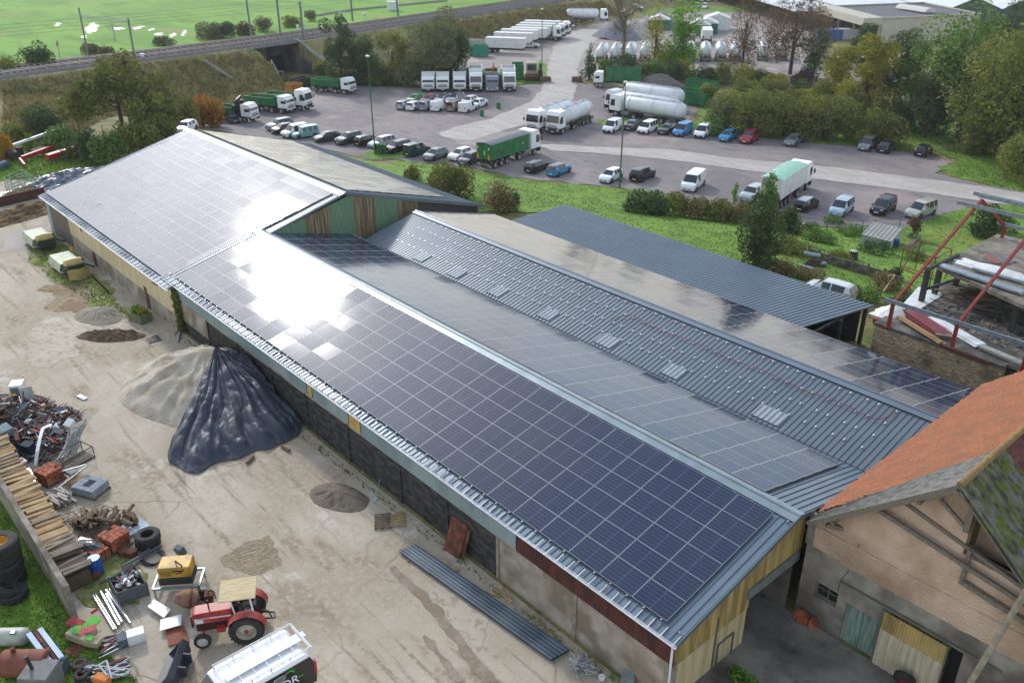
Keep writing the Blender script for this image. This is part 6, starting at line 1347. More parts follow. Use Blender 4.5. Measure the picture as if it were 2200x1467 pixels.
# steel rack with bars
def frame_box(name,label,cat,bot,h,m,r=.03,group=None):
    e=empty(name,(0,0,0),0,label,cat,group); B=[g3(*p) for p in bot]; T=[b+Vector((0,0,h)) for b in B]; mb=MB()
    for i in range(4): mb.beam(B[i],B[(i+1)%4],r); mb.beam(T[i],T[(i+1)%4],r); mb.beam(B[i],T[i],r)
    mb.build('frame',m,e); return e,B,T
rk,B_,T_=frame_box('steel_rack','rusty open steel rack leaning full of pale profiles','rack',((113,1005),(140,1016),(204,982),(178,970)),.72,mat('rack_steel','#4a4540','#3a3430',scale=5),.045)
mb=MB(); mb.poly([tuple(b+Vector((0,0,.1))) for b in B_]); mb.build('floor',WOOD2,rk,recalc=False)
mb=MB()
for i in range(46):
    a=lerp(g3(118,1000,.2),g3(165,975,.2),random.random())+Vector((0,0,random.random()*.25)); b=lerp(g3(150,930,.9),g3(192,905,.9),random.random())+Vector((0,0,random.random()*.35)); mb.beam(a,lerp(a,b,random.uniform(.75,1.1)),random.uniform(.03,.07),.03)
single('profile_bundle','tangled bundle of pale aluminium profiles sticking out of the rusty rack','metal bundle',mb,mat('pale_profiles','#a3a39b','#86857c',scale=5,rough=.5),kind='stuff')
# scrap heap
SM=[RUST,mat('scrap_dark','#37322f','#25211f',scale=5),mat('scrap_grey','#7f858a','#666b70',scale=5,rough=.5,metal=.3),mat('scrap_brown','#5f4232','#4a3528',scale=5),mat('scrap_white','#b9bcbf','#9da0a3',scale=5),REDP,mat('scrap_blue','#3c5468','#2f4454',scale=5),mat('scrap_steel','#59626b','#454c54',scale=5,metal=.4,rough=.5)]
mb=MB(); ctr=[(g3(40,905),2.7,1.5),(g3(0,900),3,1.7),(g3(80,935),2.1,1.0),(g3(20,960),2.2,1.1),(g3(120,905),1.4,.6),(g3(95,965),1.3,.5)]
for (c,rr,hh_) in ctr:
    mb.mat(1); K=14; vs=[c+Vector((0,0,hh_*.6))]; 
    for ring in (.5,1):
        for i in range(K): t=2*math.pi*i/K; vs.append(c+Vector((math.cos(t)*rr*.8*ring,math.sin(t)*rr*.8*ring,hh_*.45*(1-ring)*1.2+.02)))
    mb.add(vs,[(0,1+i,1+(i+1)%K) for i in range(K)]+[(1+i,1+K+i,1+K+(i+1)%K,1+(i+1)%K) for i in range(K)])
for i in range(1250):
    c,rr,hh_=random.choice(ctr); a=random.random()*6.28; d=rr*math.sqrt(random.random())*.95; z=hh_*(1-d/rr)*random.uniform(.4,1.05)+.06; mb.mat(random.choice([0,0,1,1,2,2,3,3,3,4,7,7,6] if random.random()>.05 else [5]))
    p=c+Vector((math.cos(a)*d,math.sin(a)*d,z)); k=random.random()
    if k<.62:
        u=Vector((random.gauss(0,1),random.gauss(0,1),random.gauss(0,.25))).normalized()*random.uniform(.3,1.3)*.5; mb.beam(p-u,p+u,random.uniform(.02,.07),random.uniform(.02,.06))
    elif k<.85: mb.obox(p,(random.uniform(.2,.7),random.uniform(.12,.5),.02),(random.gauss(0,.5),random.gauss(0,.5),random.random()*3))
    else: mb.obox(p,(random.uniform(.12,.4),random.uniform(.1,.3),random.uniform(.08,.25)),(random.gauss(0,.3),random.gauss(0,.3),random.random()*3))
single('scrap_heap','tangled heap of rusty, grey and dark scrap metal at the left edge','scrap',mb,SM,kind='stuff')
e=empty('refrigerator',tuple(g3(48,868)),-.5,'white refrigerator standing open behind the scrap heap','refrigerator'); mb=MB(); mb.box(-.42,.42,-.38,.38,.1,1.55); mb.build('cabinet',WHP,e,bevel=.03)
mb=MB(); mb.obox((.55,.62,.8),(.06,.75,1.4),(0,.06,.15)); mb.build('door',mat('door_grey','#c2c5c0','#abaea9',scale=3,rough=.5),e,bevel=.02); mb=MB(); mb.box(.421,.424,-.3,.3,.3,1.4); mb.build('inside',mat('fridge_inside',(.12,.13,.16),rough=.7),e)
for (x,y,z,s,rot,m,l) in ((78,925,1.0,(.6,.02,.55),(.9,.1,.4),REDP,'dull red panel on top of the scrap heap'),(113,945,.7,(.62,.02,.6),(.7,.2,.3),mat('bright_red_panel','#c0201c','#a81b18',scale=3,rough=.4),'bright red panel on the scrap heap beside the rack'),(91,880,.8,(.28,.22,.04),(.5,.1,.2),mat('orange_part','#a8652c','#8b5225',scale=4),'small orange plate with two holes on the scrap heap'),(30,848,1.0,(.3,.2,.05),(.2,.2,.5),mat('yellow_part','#d4c81e','#b8ac1a',scale=4),'small yellow piece in front of the refrigerator'),(150,912,.75,(.45,.55,.5),(.4,.2,.6),WHP,'white box with black opening tipped on the scrap heap'),(125,925,.8,(.6,.35,.05),(.5,.3,.6),mat('ribbed_grey','#8b8983','#74726c',scale=9),'ribbed grey plate beside the tipped white box'),(36,935,1.2,(.22,.9,.05),(.2,.3,1.4),RUST,'rusty brown channel lying across the heap'),(10,925,1.2,(.8,.7,.45),(.1,.1,.2),mat('blue_grey_cage','#7b8a90','#66757b',scale=3),'blue grey wire cage at the left edge'),(46,990,.5,(.55,.42,.05),(.1,.1,.3),mat('sink_steel','#9a9894','#83817d',scale=3,metal=.5,rough=.3),'stainless sink with brown rim on the planks side'),(60,960,.6,(.7,.5,.5),(.1,.0,.5),mat('dark_blue_part','#20304c','#1a2438',scale=4),'dark blue machine part under the white strip')):
    mb=MB(); mb.obox((0,0,0),s,rot); single('scrap_piece',l,'scrap',mb,m,loc=tuple(g3(x,y,z)),group='larger pieces on the scrap heap',bevel=.02)
mb=MB(); pts=[g3(110,912,1.2),g3(92,920,1.25),g3(86,940,1.1),g3(80,970,.8),g3(76,1000,.3)]
for a,b in zip(pts,pts[1:]): mb.beam(a,b,.18,.04)
single('bumper_strip','long curved white strip hanging over the scrap heap','scrap',mb,WHP)
mb=MB(); mb.beam(g3(105,1020,.5)+Vector((0,0,0)),g3(185,998,.9),.1,.06); mb.beam(g3(120,1052,.3),g3(188,1000,.9),.1,.07); single('metal_profile','long pale metal profile resting on the slatted pallet','profile',mb,ALU)
mb=MB(); mb.obox((0,0,.4),(.5,.4,.2),(0,0,.3)); single('concrete_block','grey hollow block lying on the slatted pallet','block',mb,GBLOCK,loc=tuple(g3(158,1028,0)))
# white wrap on the dirt
mb=MB(); mb.obox((0,0,.06),(.4,.3,.1),(0,0,.2)); mb.obox((.4,.1,.05),(.35,.3,.1),(0,0,.4)); single('plastic_wrap','crumpled white plastic wrap lying alone on the dirt','plastic',mb,WHP,loc=tuple(g3(173,853)),bevel=.03)
# logs
LOG=mat('log_bark','#7c6850','#5e4e3c',scale=5,rough=.95,bump=.6); LOGE=mat('log_end','#9c8463','#84704f',scale=8)
lm_=[]
for r_,L_ in ((.13,.7),(.18,.55),(.1,.9)):
    mb=MB(); mb.mat(0).tube((-L_/2,0,0),(L_/2,0,0),r_,r_*.92,9,caps=False); mb.mat(1).lathe([(.001,L_/2),(r_*.9,L_/2)],axis='x',n=9); mb.lathe([(.001,-L_/2),(r_,-L_/2)],axis='x',n=9); o=mb.build('log',[LOG,LOGE],None,recalc=False); lm_.append(o.data); bpy.data.objects.remove(o)
for i in range(34):
    u=random.random(); p=lerp(g3(165,1125),g3(275,1128),u)+Vector((random.uniform(-.5,.5),random.uniform(-.6,.7),random.uniform(.12,.6))); o=bpy.data.objects.new('log',random.choice(lm_)); COL.objects.link(o); o.location=p; o.rotation_euler=(0,random.gauss(0,.14),random.uniform(-1.2,.6)); tag(o,'short thick log tumbled in the log pile left of the white sheets','log','logs in the tumbled pile')
mb=MB()
for i in range(130):
    p=lerp(g3(150,1115),g3(240,1155),random.random())+Vector((random.gauss(0,.5),random.gauss(0,.4),random.random()*.3+.03)); u=Vector((random.gauss(0,1),random.gauss(0,1),random.gauss(0,.3))).normalized()*random.uniform(.1,.4); mb.tube(p-u,p+u,.02,.012,4)
single('twigs','loose twigs and bark scattered round the logs','twigs',mb,LOG,kind='stuff')
# rusty lattice frame
mb=MB(); a,b,c,d=g3(215,1112),g3(285,1118),g3(222,1085,.9),g3(292,1105,.9)
for p,q in ((a,b),(c,d),(a,c),(b,d),(lerp(a,b,.33),lerp(c,d,.33)),(lerp(a,b,.66),lerp(c,d,.66)),(a,lerp(c,d,.33)),(lerp(a,b,.33),lerp(c,d,.66))): mb.tube(p,q,.018,.018,5)
single('lattice_frame','rusty open lattice frame behind the log pile','metal frame',mb,RUST)
# corrugated white sheets
def corrsheet(name,P,m,label,cat,amp=.03,pitch=.09,thick=.12,z=.1,layers=3):
    a,b,c,d=[g3(*p,z) for p in P]; e=empty(name,(0,0,0),0,label,cat)
    for L_ in range(layers):
        mb=MB(); K=int((b-a).length/pitch*2); vs=[]
        for i in range(K+1):
            w=Vector((0,0,(amp if i%2 else 0)+L_*.05)); vs+=[lerp(a,b,i/K)+w,lerp(d,c,i/K)+w]
        mb.add(vs,[(2*i,2*i+2,2*i+3,2*i+1) for i in range(K)]); mb.build('sheet',m,e,recalc=False)
    return e
corrsheet('sheet_stack',((262,1162),(243,1140),(303,1115),(325,1132)),mat('pale_sheet','#c4cbd2','#a9b1b9',scale=2,rough=.35,metal=.3),'stack of pale corrugated sheets beside the tyres','sheet stack',amp=.04,pitch=.2)
corrsheet('sheet_stack',((857,1186),(893,1172),(1224,1398),(1184,1420)),mat('dark_sheet','#3f4a54','#4b5761',scale=1.5,rough=.5,metal=.15,c3='#5b666f',s3=.6),'long dark slate corrugated sheets lying along the hangar wall','sheet stack',amp=.03,pitch=.17)
for (a,b,l) in (((875,1205),(912,1180),'short batten under the upper end of the dark sheets'),((958,1240),(985,1222),'pale batten under the dark sheets near the rusty plates'),((1062,1268),(1100,1292),'batten lying beside the block wall'),((1075,1258),(1098,1285),'longer pale batten lying beside the block wall'),((1045,1270),(1075,1282),'short batten crossing the others by the block wall')):
    mb=MB(); mb.beam(g3(*a,.06),g3(*b,.06),.1,.08); single('batten',l,'batten',mb,WOOD,group='battens along the hangar wall')
# tyres
def tyre(px,py,z,R_,W_,label,rim=None,tilt=(math.pi/2,0,0),cat='tyre',group='loose tyres'):
    o=bpy.data.objects.new('tyre',None)
    mb=MB(); mb.lathe([(R_*.55,-W_/2),(R_*.9,-W_/2),(R_,-W_*.38),(R_,W_*.38),(R_*.9,W_/2),(R_*.55,W_/2),(R_*.52,0),(R_*.55,-W_/2)],axis='y',n=26,caps=False)
    for i in range(26):
        t=2*math.pi*i/26; mb.obox((R_*math.cos(t),0,R_*math.sin(t)),(.04,W_*.8,.05),(0,-t,0))
    bpy.data.objects.remove(o); o=mb.build('tyre',TYRE,None,smooth=35); o.location=g3(px,py,z); o.rotation_euler=tilt; tag(o,label,cat,group)
    if rim:
        mb=MB(); mb.lathe([(.001,-.02),(R_*.3,-.06),(R_*.52,-W_*.3),(R_*.56,-W_*.45),(R_*.56,W_*.45),(R_*.52,W_*.3),(R_*.3,.06),(.001,.02)],axis='y',n=20); mb.build('rim',rim,o,smooth=35)
    return o
tyre(317,1163,.2,.58,.38,'lower black tyre of the pair beside the pale sheets',group='pair of stacked tyres'); tyre(317,1152,.58,.58,.38,'upper black tyre of the pair beside the pale sheets',group='pair of stacked tyres')
YR=mat('yellow_rim','#c8861a','#a86f14',scale=4)
for k,(x,y,z,R_,l) in enumerate(((12,1240,.3,.85,'bottom big tyre of the dark stack at the left edge'),(6,1215,.85,.85,'second big tyre of the dark stack at the left edge'),(0,1190,1.4,.85,'third big tyre of the dark stack at the left edge'),(-4,1172,1.95,.85,'top tyre with yellow rim on the dark stack at the left edge'))): tyre(x,y,z,R_,.55,l,rim=YR if k==3 else None,group='stack of big tyres')
tyre(28,1275,.25,.62,.4,'tyre lying on the grass below the big stack')
tyre(15,1262,.6,.62,.3,'half buried tyre section leaning on the big stack',tilt=(1.1,.2,.3))
for (x,y,z,l,rm) in ((190,1437,.2,'small tyre with white rim on the grass edge',WHP),(172,1428,.2,'small tyre with rusty rim on the grass edge',RUST),(176,1450,.2,'small bare tyre lowest of the four on the grass edge',None),(196,1449,.15,'small dark tyre behind the one with the white rim',None)): tyre(x,y,z,.3,.25,l,rim=rm,group='four small tyres')
tyre(1943,1462,.0,.40,.28,'wheel with dark red rim leaning at the sliding door',rim=mat('dark_red_rim','#7d2430','#651c27',scale=3),tilt=(math.radians(20),0,.2)).location=Vector(ony(1943,1458,28.5))
# pipes, cable coil
e=empty('pipe_bundle',(0,0,0),0,'dark grey pipes lying between the tyres and the crate','pipes'); 
for a,b,r_ in (((262,1218),(345,1172),.09),((300,1193),(322,1178),.08),((215,1252),(300,1205),.04),((262,1222),(340,1182),.05)): mb=MB(); mb.tube(g3(*a,.1),g3(*b,.2),r_,r_,10); mb.build('pipe',mat('dark_pipe','#57585a','#464749',scale=4,rough=.6),e,smooth=True)
mb=MB()
for k in range(7):
    c=g3(325+k,1200-k,.06+.02*k); r_=.45+.04*random.uniform(-1,1); mb.path([c+Vector((r_*1.2*math.cos(t),r_*math.sin(t),.02*math.sin(3*t))) for t in np.linspace(0,6.283,22)],.018,5)
single('cable_coil','loose coil of black cable beside the pipes','cable coil',mb,BLACKP)
# barrels
def barrel(px,py,r_,h_,m,label,lid=None,open_=False):
    e=empty('barrel',tuple(g3(px,py)),0,label,'barrel','barrels at the wall end'); mb=MB(); mb.lathe([(r_*.95,0),(r_,.05),(r_,h_*.33),(r_*1.04,h_*.35),(r_,h_*.38),(r_,h_*.66),(r_*1.04,h_*.69),(r_,h_*.72),(r_*.98,h_),(r_*.9,h_-.01),(r_*.86,h_-.15 if open_ else h_-.02)],n=20); mb.build('drum',m,e,smooth=35)
    mb=MB(); mb.lathe([(.001,h_+.01),(r_*.9,h_+.01),(r_*.9,h_-.02)],n=20); mb.build('lid',lid or m,e,smooth=35)
barrel(210,1232,.30,.95,BLUEP,'bright blue plastic barrel with pale blue lid',mat('pale_blue_lid','#4f93c4','#437fab',scale=3,rough=.4)); barrel(186,1228,.24,.6,mat('dark_drum','#4a2c22','#2c2220',scale=3),'dark drum with cream lid beside the blue barrel',mat('cream_lid','#d8ccb0','#c5b99d',scale=3)); barrel(171,1240,.24,.6,BLACKP,'black drum left of the cream lidded one',mat('grey_lid','#77797c','#55575a',scale=6))
for x,y,l in ((268,1190,'rusty round drum end beside the tile pack'),(284,1192,'second rusty wheel disc by the tyres'),(205,1240,'rusty barrel band in front of the blue barrel')):
    mb=MB(); mb.lathe([(.05,0),(.26,.02),(.28,.3),(.2,.34),(.06,.36)],n=16); single('rusty_drum',l,'drum',mb,RUST,loc=tuple(g3(x,y)),smooth=35,group='rusty drums')
# film on the tiles
def crumple(name,c,rx,ry,h_,m,label,cat,seed=1,n=40,fold=.12,az=0,kind=None,base=0):
    vs=[];fs=[]; 
    for i in range(n+1):
        for j in range(n+1):
            u=i/n*2-1;v=j/n*2-1; q=math.sqrt(u*u+v*v); rr=min(1,q); edge=1+.18*mnoise.noise(Vector((u*2,v*2,seed)))
            z=h_*max(0,1-rr**1.6)+fold*abs(mnoise.noise(Vector((u*4+seed,v*4,seed))))*(1.2-rr)+fold*.4*abs(mnoise.noise(Vector((u*11,v*11,seed)))); x=u*rx*edge;y=v*ry*edge
            ca,sa=math.cos(az),math.sin(az); vs.append((c[0]+x*ca-y*sa,c[1]+x*sa+y*ca,base+max(.02,z*(1 if q<1 else .4))))
    fs=[(i*(n+1)+j,(i+1)*(n+1)+j,(i+1)*(n+1)+j+1,i*(n+1)+j+1) for i in range(n) for j in range(n)]
    mb=MB(); mb.add(vs,fs); return single(name,label,cat,mb,m,smooth=50,kind=kind,recalc=False)
crumple('plastic_sheet',g3(192,1172,.6),.9,.45,.25,BLKS,'black plastic film thrown over the red tiles','plastic sheet',3,base=.55,az=.5,n=22)
# crate with scrap
B4=[g3(*p) for p in ((258,1300),(320,1278),(296,1240),(240,1268))]; e=empty('wooden_crate',(0,0,0),0,'grey board crate filled with metal scrap','crate'); mb=MB()
for i in range(4):
    a=B4[i];b=B4[(i+1)%4]; 
    for k in range(4): mb.beam(a+Vector((0,0,.1+k*.18)),b+Vector((0,0,.1+k*.18)),.04,.165)
    mb.beam(a,a+Vector((0,0,.78)),.09)
mb.build('boards',WOODC,e); cc_=sum(B4,Vector())/4
mb=MB()
for i in range(60):
    p=cc_+Vector((random.uniform(-.5,.5),random.uniform(-.35,.35),.5+random.random()*.35)); mb.mat(random.choice([0,0,1,2])); 
    if random.random()<.5: mb.obox(p,(random.uniform(.1,.45),random.uniform(.05,.25),.03),(random.gauss(0,.4),random.gauss(0,.4),random.random()*3))
    else: u=Vector((random.gauss(0,1),random.gauss(0,1),random.gauss(0,.5))).normalized()*random.uniform(.1,.5); mb.beam(p-u,p+u,.03)
o=single('metal_scrap','white and grey metal scrap heaped in the board crate','scrap',mb,[mat('scrap_white','#b9bcbf'),ALU,RUST],kind='stuff')
mb=MB(); mb.lathe([(.02,-.18),(.14,-.12),(.18,0),(.14,.12),(.02,.18)],n=14); single('white_canister','round white canister at the back of the board crate','canister',mb,WHP,loc=tuple(g3(296,1232,.5)),smooth=True)
# generator on cart
e=empty('generator',tuple(g3(388,1258)),math.radians(-36),'yellow generator with black base on a galvanised trolley frame','generator'); e.scale=(1.2,1.2,1.15); YEL=mat('generator_yellow','#c79a22','#b0861c',scale=2,rough=.5,c3='#8f6f25',s3=2)
mb=MB(); mb.box(-.38,.38,-.6,.6,.75,1.25); mb.build('hood',YEL,e,bevel=.04); mb=MB(); mb.box(-.4,.4,-.62,.62,.42,.745); mb.build('base',BLACKP,e,bevel=.02)
mb=MB(); 
for a,b in (((-.5,-.85),(.5,-.85)),((.5,-.85),(.5,.85)),((.5,.85),(-.5,.85)),((-.5,.85),(-.5,-.85))): mb.beam((*a,.36),(*b,.36),.07,.1)
for x in (-.5,.5):
    for y in (-.8,.8): mb.beam((x,y,.36),(x,y,0),.06)
mb.build('trolley_frame',GALV,e)
mb=MB(); mb.path([(0,0,1.27),(.2,.1,1.42),(.3,.3,1.3),(.39,.35,1.1),(.39,.1,.95)],.03,6); mb.build('hose',RUST,e,smooth=True)
mb=MB(); 
for k in range(5): mb.box(.382,.386,-.5,-.1,.85+k*.05,.87+k*.05)
mb.box(.382,.386,-.05,.3,1.05,1.12); mb.build('vents',BLACKP,e)
mb=MB(); mb.obox((0,0,.5),(.5,.35,.5),(.3,0,.3)); single('grey_cover','dark grey plastic cover behind the yellow generator','cover',mb,mat('grey_plastic','#50565c','#454a50',scale=3,rough=.5),loc=tuple(g3(391,1200)),bevel=.06)
# concrete mixer
e=empty('concrete_mixer',tuple(g3(428,1306)),math.radians(-115),'rusty concrete mixer with its drum tipped towards the planks','concrete mixer'); MX=mat('mixer_drum','#6f4c40','#8a7060',scale=4,rough=.85,bump=.4,c3='#8f6a32',s3=2)
mb=MB(); M_=Matrix.Translation((.25,0,.62))@Matrix.Rotation(math.radians(72),4,'Y'); mb.lathe([(.16,.72),(.2,.7),(.4,.28),(.42,.05),(.36,-.22),(.2,-.34),(.02,-.36)],n=22,M=M_); mb.build('drum',MX,e,smooth=35)
mb=MB(); mb.lathe([(.44,-.0),(.45,.04),(.44,.08)],n=22,M=M_); mb.build('drum_ring',RUST,e)
mb=MB(); mb.beam((-.2,-.42,.1),(-.1,-.4,.95),.05); mb.beam((-.2,.42,.1),(-.1,.4,.95),.05); mb.beam((-.5,-.4,.15),(.4,-.4,.15),.05); mb.beam((-.5,.4,.15),(.4,.4,.15),.05); mb.beam((-.5,-.4,.15),(-.5,.4,.15),.05); mb.path([(-.45,0,.7),(-.6,.1,1.0),(-.75,.15,.9),(-.8,.3,.6)],.03,6); mb.obox((-.5,0,.55),(.35,.4,.4)); mb.build('frame',RUST,e)
for s in (-1,1): wheel(e,-.2,s*.5,.28,.15,'dark')
# aluminium tubes
for i,(a,b,r_) in enumerate((((200,1278),(245,1352),.05),((205,1276),(250,1350),.04),((216,1270),(256,1343),.075),((228,1276),(262,1336),.075),((228,1268),(275,1330),.08),((236,1266),(280,1338),.06))):
    mb=MB(); mb.tube(g3(*a,.12),g3(*b,.12),r_,r_,10); single('aluminium_tube',['thin square tube leftmost of the bright bundle','second thin tube of the bright bundle','thick tube third from left in the bright bundle','thick tube fourth from left in the bright bundle','long thick tube second from right in the bright bundle','tube with dark end rightmost of the bright bundle'][i],'tube',mb,mat('bright_tube','#c3c7ca','#aaaeb1',scale=4,rough=.3,metal=.7),smooth=35,group='bundle of bright tubes')
# cast covers: green, red, cream
for (x,y,z,s,rot,m,l) in ((175,1360,.35,(1.0,.8,.35),(0,.1,.5),mat('cream_cover','#bdb091','#a3977a',scale=4),'large cream machine cover under the green and red ones'),(165,1338,.62,(.9,.45,.06),(.2,.1,.5),REDP,'dark red curved cover on the cream one'),(195,1340,.66,(.5,.75,.06),(.2,.15,.3),GRP,'bright green panel on the pile of covers'),(188,1352,.75,(.35,.7,.04),(.1,.15,-.3),mat('pink_red_panel','#b5484e','#a03c42',scale=3,rough=.4),'pinkish red panel lying on the green one'),(165,1352,.65,(.35,.4,.05),(.2,.1,1.0),GRP,'small green panel at the left of the covers'),(192,1370,.6,(.3,.25,.05),(.2,.1,.6),GRP,'small green piece below the pink red panel'),(200,1378,.35,(.7,.4,.3),(0,0,.6),mat('cream_cover2','#b8ad8c','#9f9475',scale=4),'cream box shaped cover at the lower end of the covers'),(203,1312,.5,(.12,.35,.05),(.6,.9,.3),mat('bright_red_panel','#c0201c'),'red fin standing beside the bright tubes'),(168,1390,.08,(.7,.9,.02),(0,0,.3),mat('rusty_plate2','#8a5438','#734530',scale=3),'flat rusty plate on the grass below the covers')):
    mb=MB(); mb.obox((0,0,0),s,rot); single('machine_cover',l,'machine cover',mb,m,loc=tuple(g3(x,y,z)),group='pile of machine covers',bevel=.03)
# steel bundle
mb=MB()
for i in range(30): mb.mat(random.choice([0,1,2,2,3] if i!=5 else [4])); a=g3(212+i*.5,1395-i*.6+random.uniform(-14,20),.08+random.random()*.25); b=g3(262+i*.6,1362-i*.3+random.uniform(-6,28),.08+random.random()*.25); mb.beam(a,b,.07,.05)
single('steel_bundle','bundle of rusty and red steel profiles on the grass edge','steel bundle',mb,[RUST,mat('scrap_brown','#5f4232'),mat('scrap_grey','#7f858a'),mat('scrap_steel','#59626b'),REDP],kind='stuff')
mb=MB()
for i in range(34): mb.mat(random.choice([0,0,1,2])); a=g3(198+random.uniform(-4,10),1440+random.uniform(-12,26),.08+random.random()*.25); b=g3(270+random.uniform(-8,12),1420+random.uniform(-10,34),.08+random.random()*.25); mb.beam(a,b,.06,.05)
mb.mat(0); q=[g3(205,1432,.5),g3(229,1418,.5),g3(240,1456,.5)]; mb.tube(q[0],q[1],.04); mb.tube(q[1],q[2],.04); mb.tube(g3(212,1428,.5),g3(230,1450,.5),.04)
single('tube_bundle','bundle of white and grey tubes at the lower left','tube bundle',mb,[mat('scrap_white','#b9bcbf'),mat('scrap_grey','#7f858a'),RUST],kind='stuff')
mb=MB(); mb.obox((0,0,.3),(.7,.35,.3),(0,0,.5)); single('orange_box','orange plastic box at the bottom edge by the tubes','box',mb,mat('orange_plastic','#d07a2e','#ba6a26',scale=3),loc=tuple(g3(222,1470)),bevel=.05)
# plates
for P,m,l,z in ((((317,1302),(330,1286),(367,1308),(352,1326)),WHP,'white and brown plate leaning beside the crate',.25),(((343,1354),(345,1330),(390,1318),(389,1341)),WHP,'plain white sheet beside the red tractor',.25),(((355,1352),(395,1342),(407,1376),(362,1386)),mat('rusty_sheet','#8a4d36','#744030',scale=3),'rusty sheet on the ground under the white one',.1)):
    mb=MB(); q=[g3(*p,z) for p in P]; mb.hexa([k-Vector((0,0,.04)) for k in q],q); single('metal_plate',l,'plate',mb,m,group='plates on the ground')
e=empty('freezer',tuple(g3(303,1372)),math.radians(75),'old white box with grey lower half beside the plates','appliance'); mb=MB(); mb.box(-.5,.2,-.25,.25,.0,.5); mb.build('cabinet',WHP,e,bevel=.02); mb=MB(); mb.box(-.9,-.51,-.24,.24,0,.45); mb.build('door',mat('blue_grey_plate','#5a6470','#4b5560',scale=3),e)
# tanks on the grass
e=empty('pressure_tank',tuple(g3(28,1382)),math.radians(50),'pale green white pressure tank lying on the grass','tank'); mb=MB(); mb.lathe([(.02,-.8),(.25,-.75),(.36,-.6),(.38,-.5),(.38,.5),(.36,.62),(.25,.75),(.02,.8)],c=(0,0,.4),axis='x',n=22); mb.build('shell',mat('pale_tank','#b3b9ad','#9ca296',scale=3,rough=.5),e,smooth=45); mb=MB(); mb.obox((-.9,.0,.4),(.4,.5,.3)); mb.obox((.3,-.2,.82),(.2,.2,.1)); mb.build('fittings',ALU,e,bevel=.02)
e=empty('rusty_tank',tuple(g3(62,1445)),math.radians(50),'large rusty red tank under the blue trough','tank'); mb=MB(); mb.lathe([(.02,-.95),(.5,-.9),(.55,-.85),(.55,.85),(.5,.9),(.02,.95)],c=(0,0,.55),axis='x',n=24); mb.build('shell',mat('rust_red','#87503f','#6f3f32',scale=2,rough=.8),e,smooth=35); mb=MB(); mb.tube((-.4,.1,1.05),(-.4,.1,1.3),.1,.1,10); mb.build('spout',RUST,e)
e=empty('trough_machine',(0,0,0),0,'long pale blue trough machine with rusty auger lying on the grass','trough'); LB=mat('pale_blue_sheet','#9db4cf','#87a0bd',scale=2,rough=.5)
for (a,b) in (((62,1362),(108,1424)),((86,1352),(133,1414))): mb=MB(); mb.beam(g3(*a,.75),g3(*b,.75),.2,.18); mb.build('side_beam',LB,e)
mb=MB(); mb.tube(g3(76,1360,.7),g3(122,1420,.7),.12,.12,10); 
for k in range(9): p=lerp(g3(76,1360,.7),g3(122,1420,.7),k/8.); mb.obox(p,(.2,.12,.22),(0,.3,k*.7))
mb.build('auger',RUST,e)
for p in ((66,1368),(126,1418)): mb=MB(); mb.tube(g3(*p,0),g3(*p,.7),.04); mb.build('leg',mat('rack_steel','#4a4540'),e)
e=empty('stove_machine',tuple(g3(95,1475)),math.radians(45),'grey topped machine with a dark exhaust pipe at the bottom edge','machine'); mb=MB(); mb.box(-.6,.6,-.55,.55,0,1.0); mb.build('housing',mat('mid_grey','#7b7a78','#696866',scale=3),e,bevel=.03); mb=MB(); mb.tube((-.25,0,1.0),(-.35,0,1.65),.07,.07,10); mb.build('exhaust_pipe',BLACKP,e,smooth=35); mb=MB(); mb.box(-.6,.6,.56,1.0,0,.7); mb.build('side_box',mat('slate_box','#46525a','#3a454c',scale=3),e)
# loader bucket
e=empty('loader_bucket',tuple(g3(368,1448)),math.radians(50),'black loader bucket resting on its back at the bottom','bucket'); mb=MB(); pr=[(-.45,.05),(.4,.0),(.55,.25),(.5,.75),(.3,.95),(.25,.9),(.42,.7),(.46,.3),(.35,.1),(-.43,.12)]
M90=Matrix.Rotation(math.pi/2,4,'Z'); mb.prism([(x,z) for x,z in pr],-1.0,1.0)
for s in (-1,1): mb.prism([(-.45,.05),(.4,0),(.55,.25),(.5,.75),(.3,.95)],s*1.0-.02,s*1.0+.02)
BKM=mat('bucket_black','#2b3037','#353b44',scale=3,rough=.45)
mb.build('shell',BKM,e)
mb=MB(); 
for y in (-.35,.35): mb.prism([(.5,.2),(.8,.3),(.8,.75),(.5,.8)],y-.04,y+.04)
mb.box(.5,.75,-.35,.35,.3,.36); mb.build('bracket',BKM,e)
# tractor
e=empty('tractor',at(438,1392,1.85,.72,-120,z=.03),R(-120),'old red tractor with cream canopy roof and white rims','tractor'); TR=mat('tractor_red','#a8352f','#8f2b27',scale=2,rough=.45,c3='#b5524a',s3=1.2)
mb=MB(); mb.prism([(.55,.95),(2.15,.95),(2.2,1.0),(2.2,1.42),(2.1,1.5),(.55,1.58)],-.3,.3); h_=mb.build('bonnet',TR,e,bevel=.06)
mb=MB(); mb.box(2.18,2.26,-.26,.26,.78,1.36); mb.build('grille',BLACKP,e); mb=MB(); mb.box(.5,2.1,-.2,.2,.5,.94); mb.box(-.55,.5,-.22,.22,.5,.95); mb.tube((0,-.75,.68),(0,.75,.68),.13); mb.build('engine_block',mat('engine_dark','#46211f','#2f1a19',scale=5),e)
mb=MB(); mb.tube((1.85,-.62,.36),(1.85,.62,.36),.05); mb.box(1.7,1.95,-.15,.15,.4,.6); mb.build('front_axle',TR,e)
for s in (-1,1): wheel(e,1.85,s*.66,.36,.18,'white')
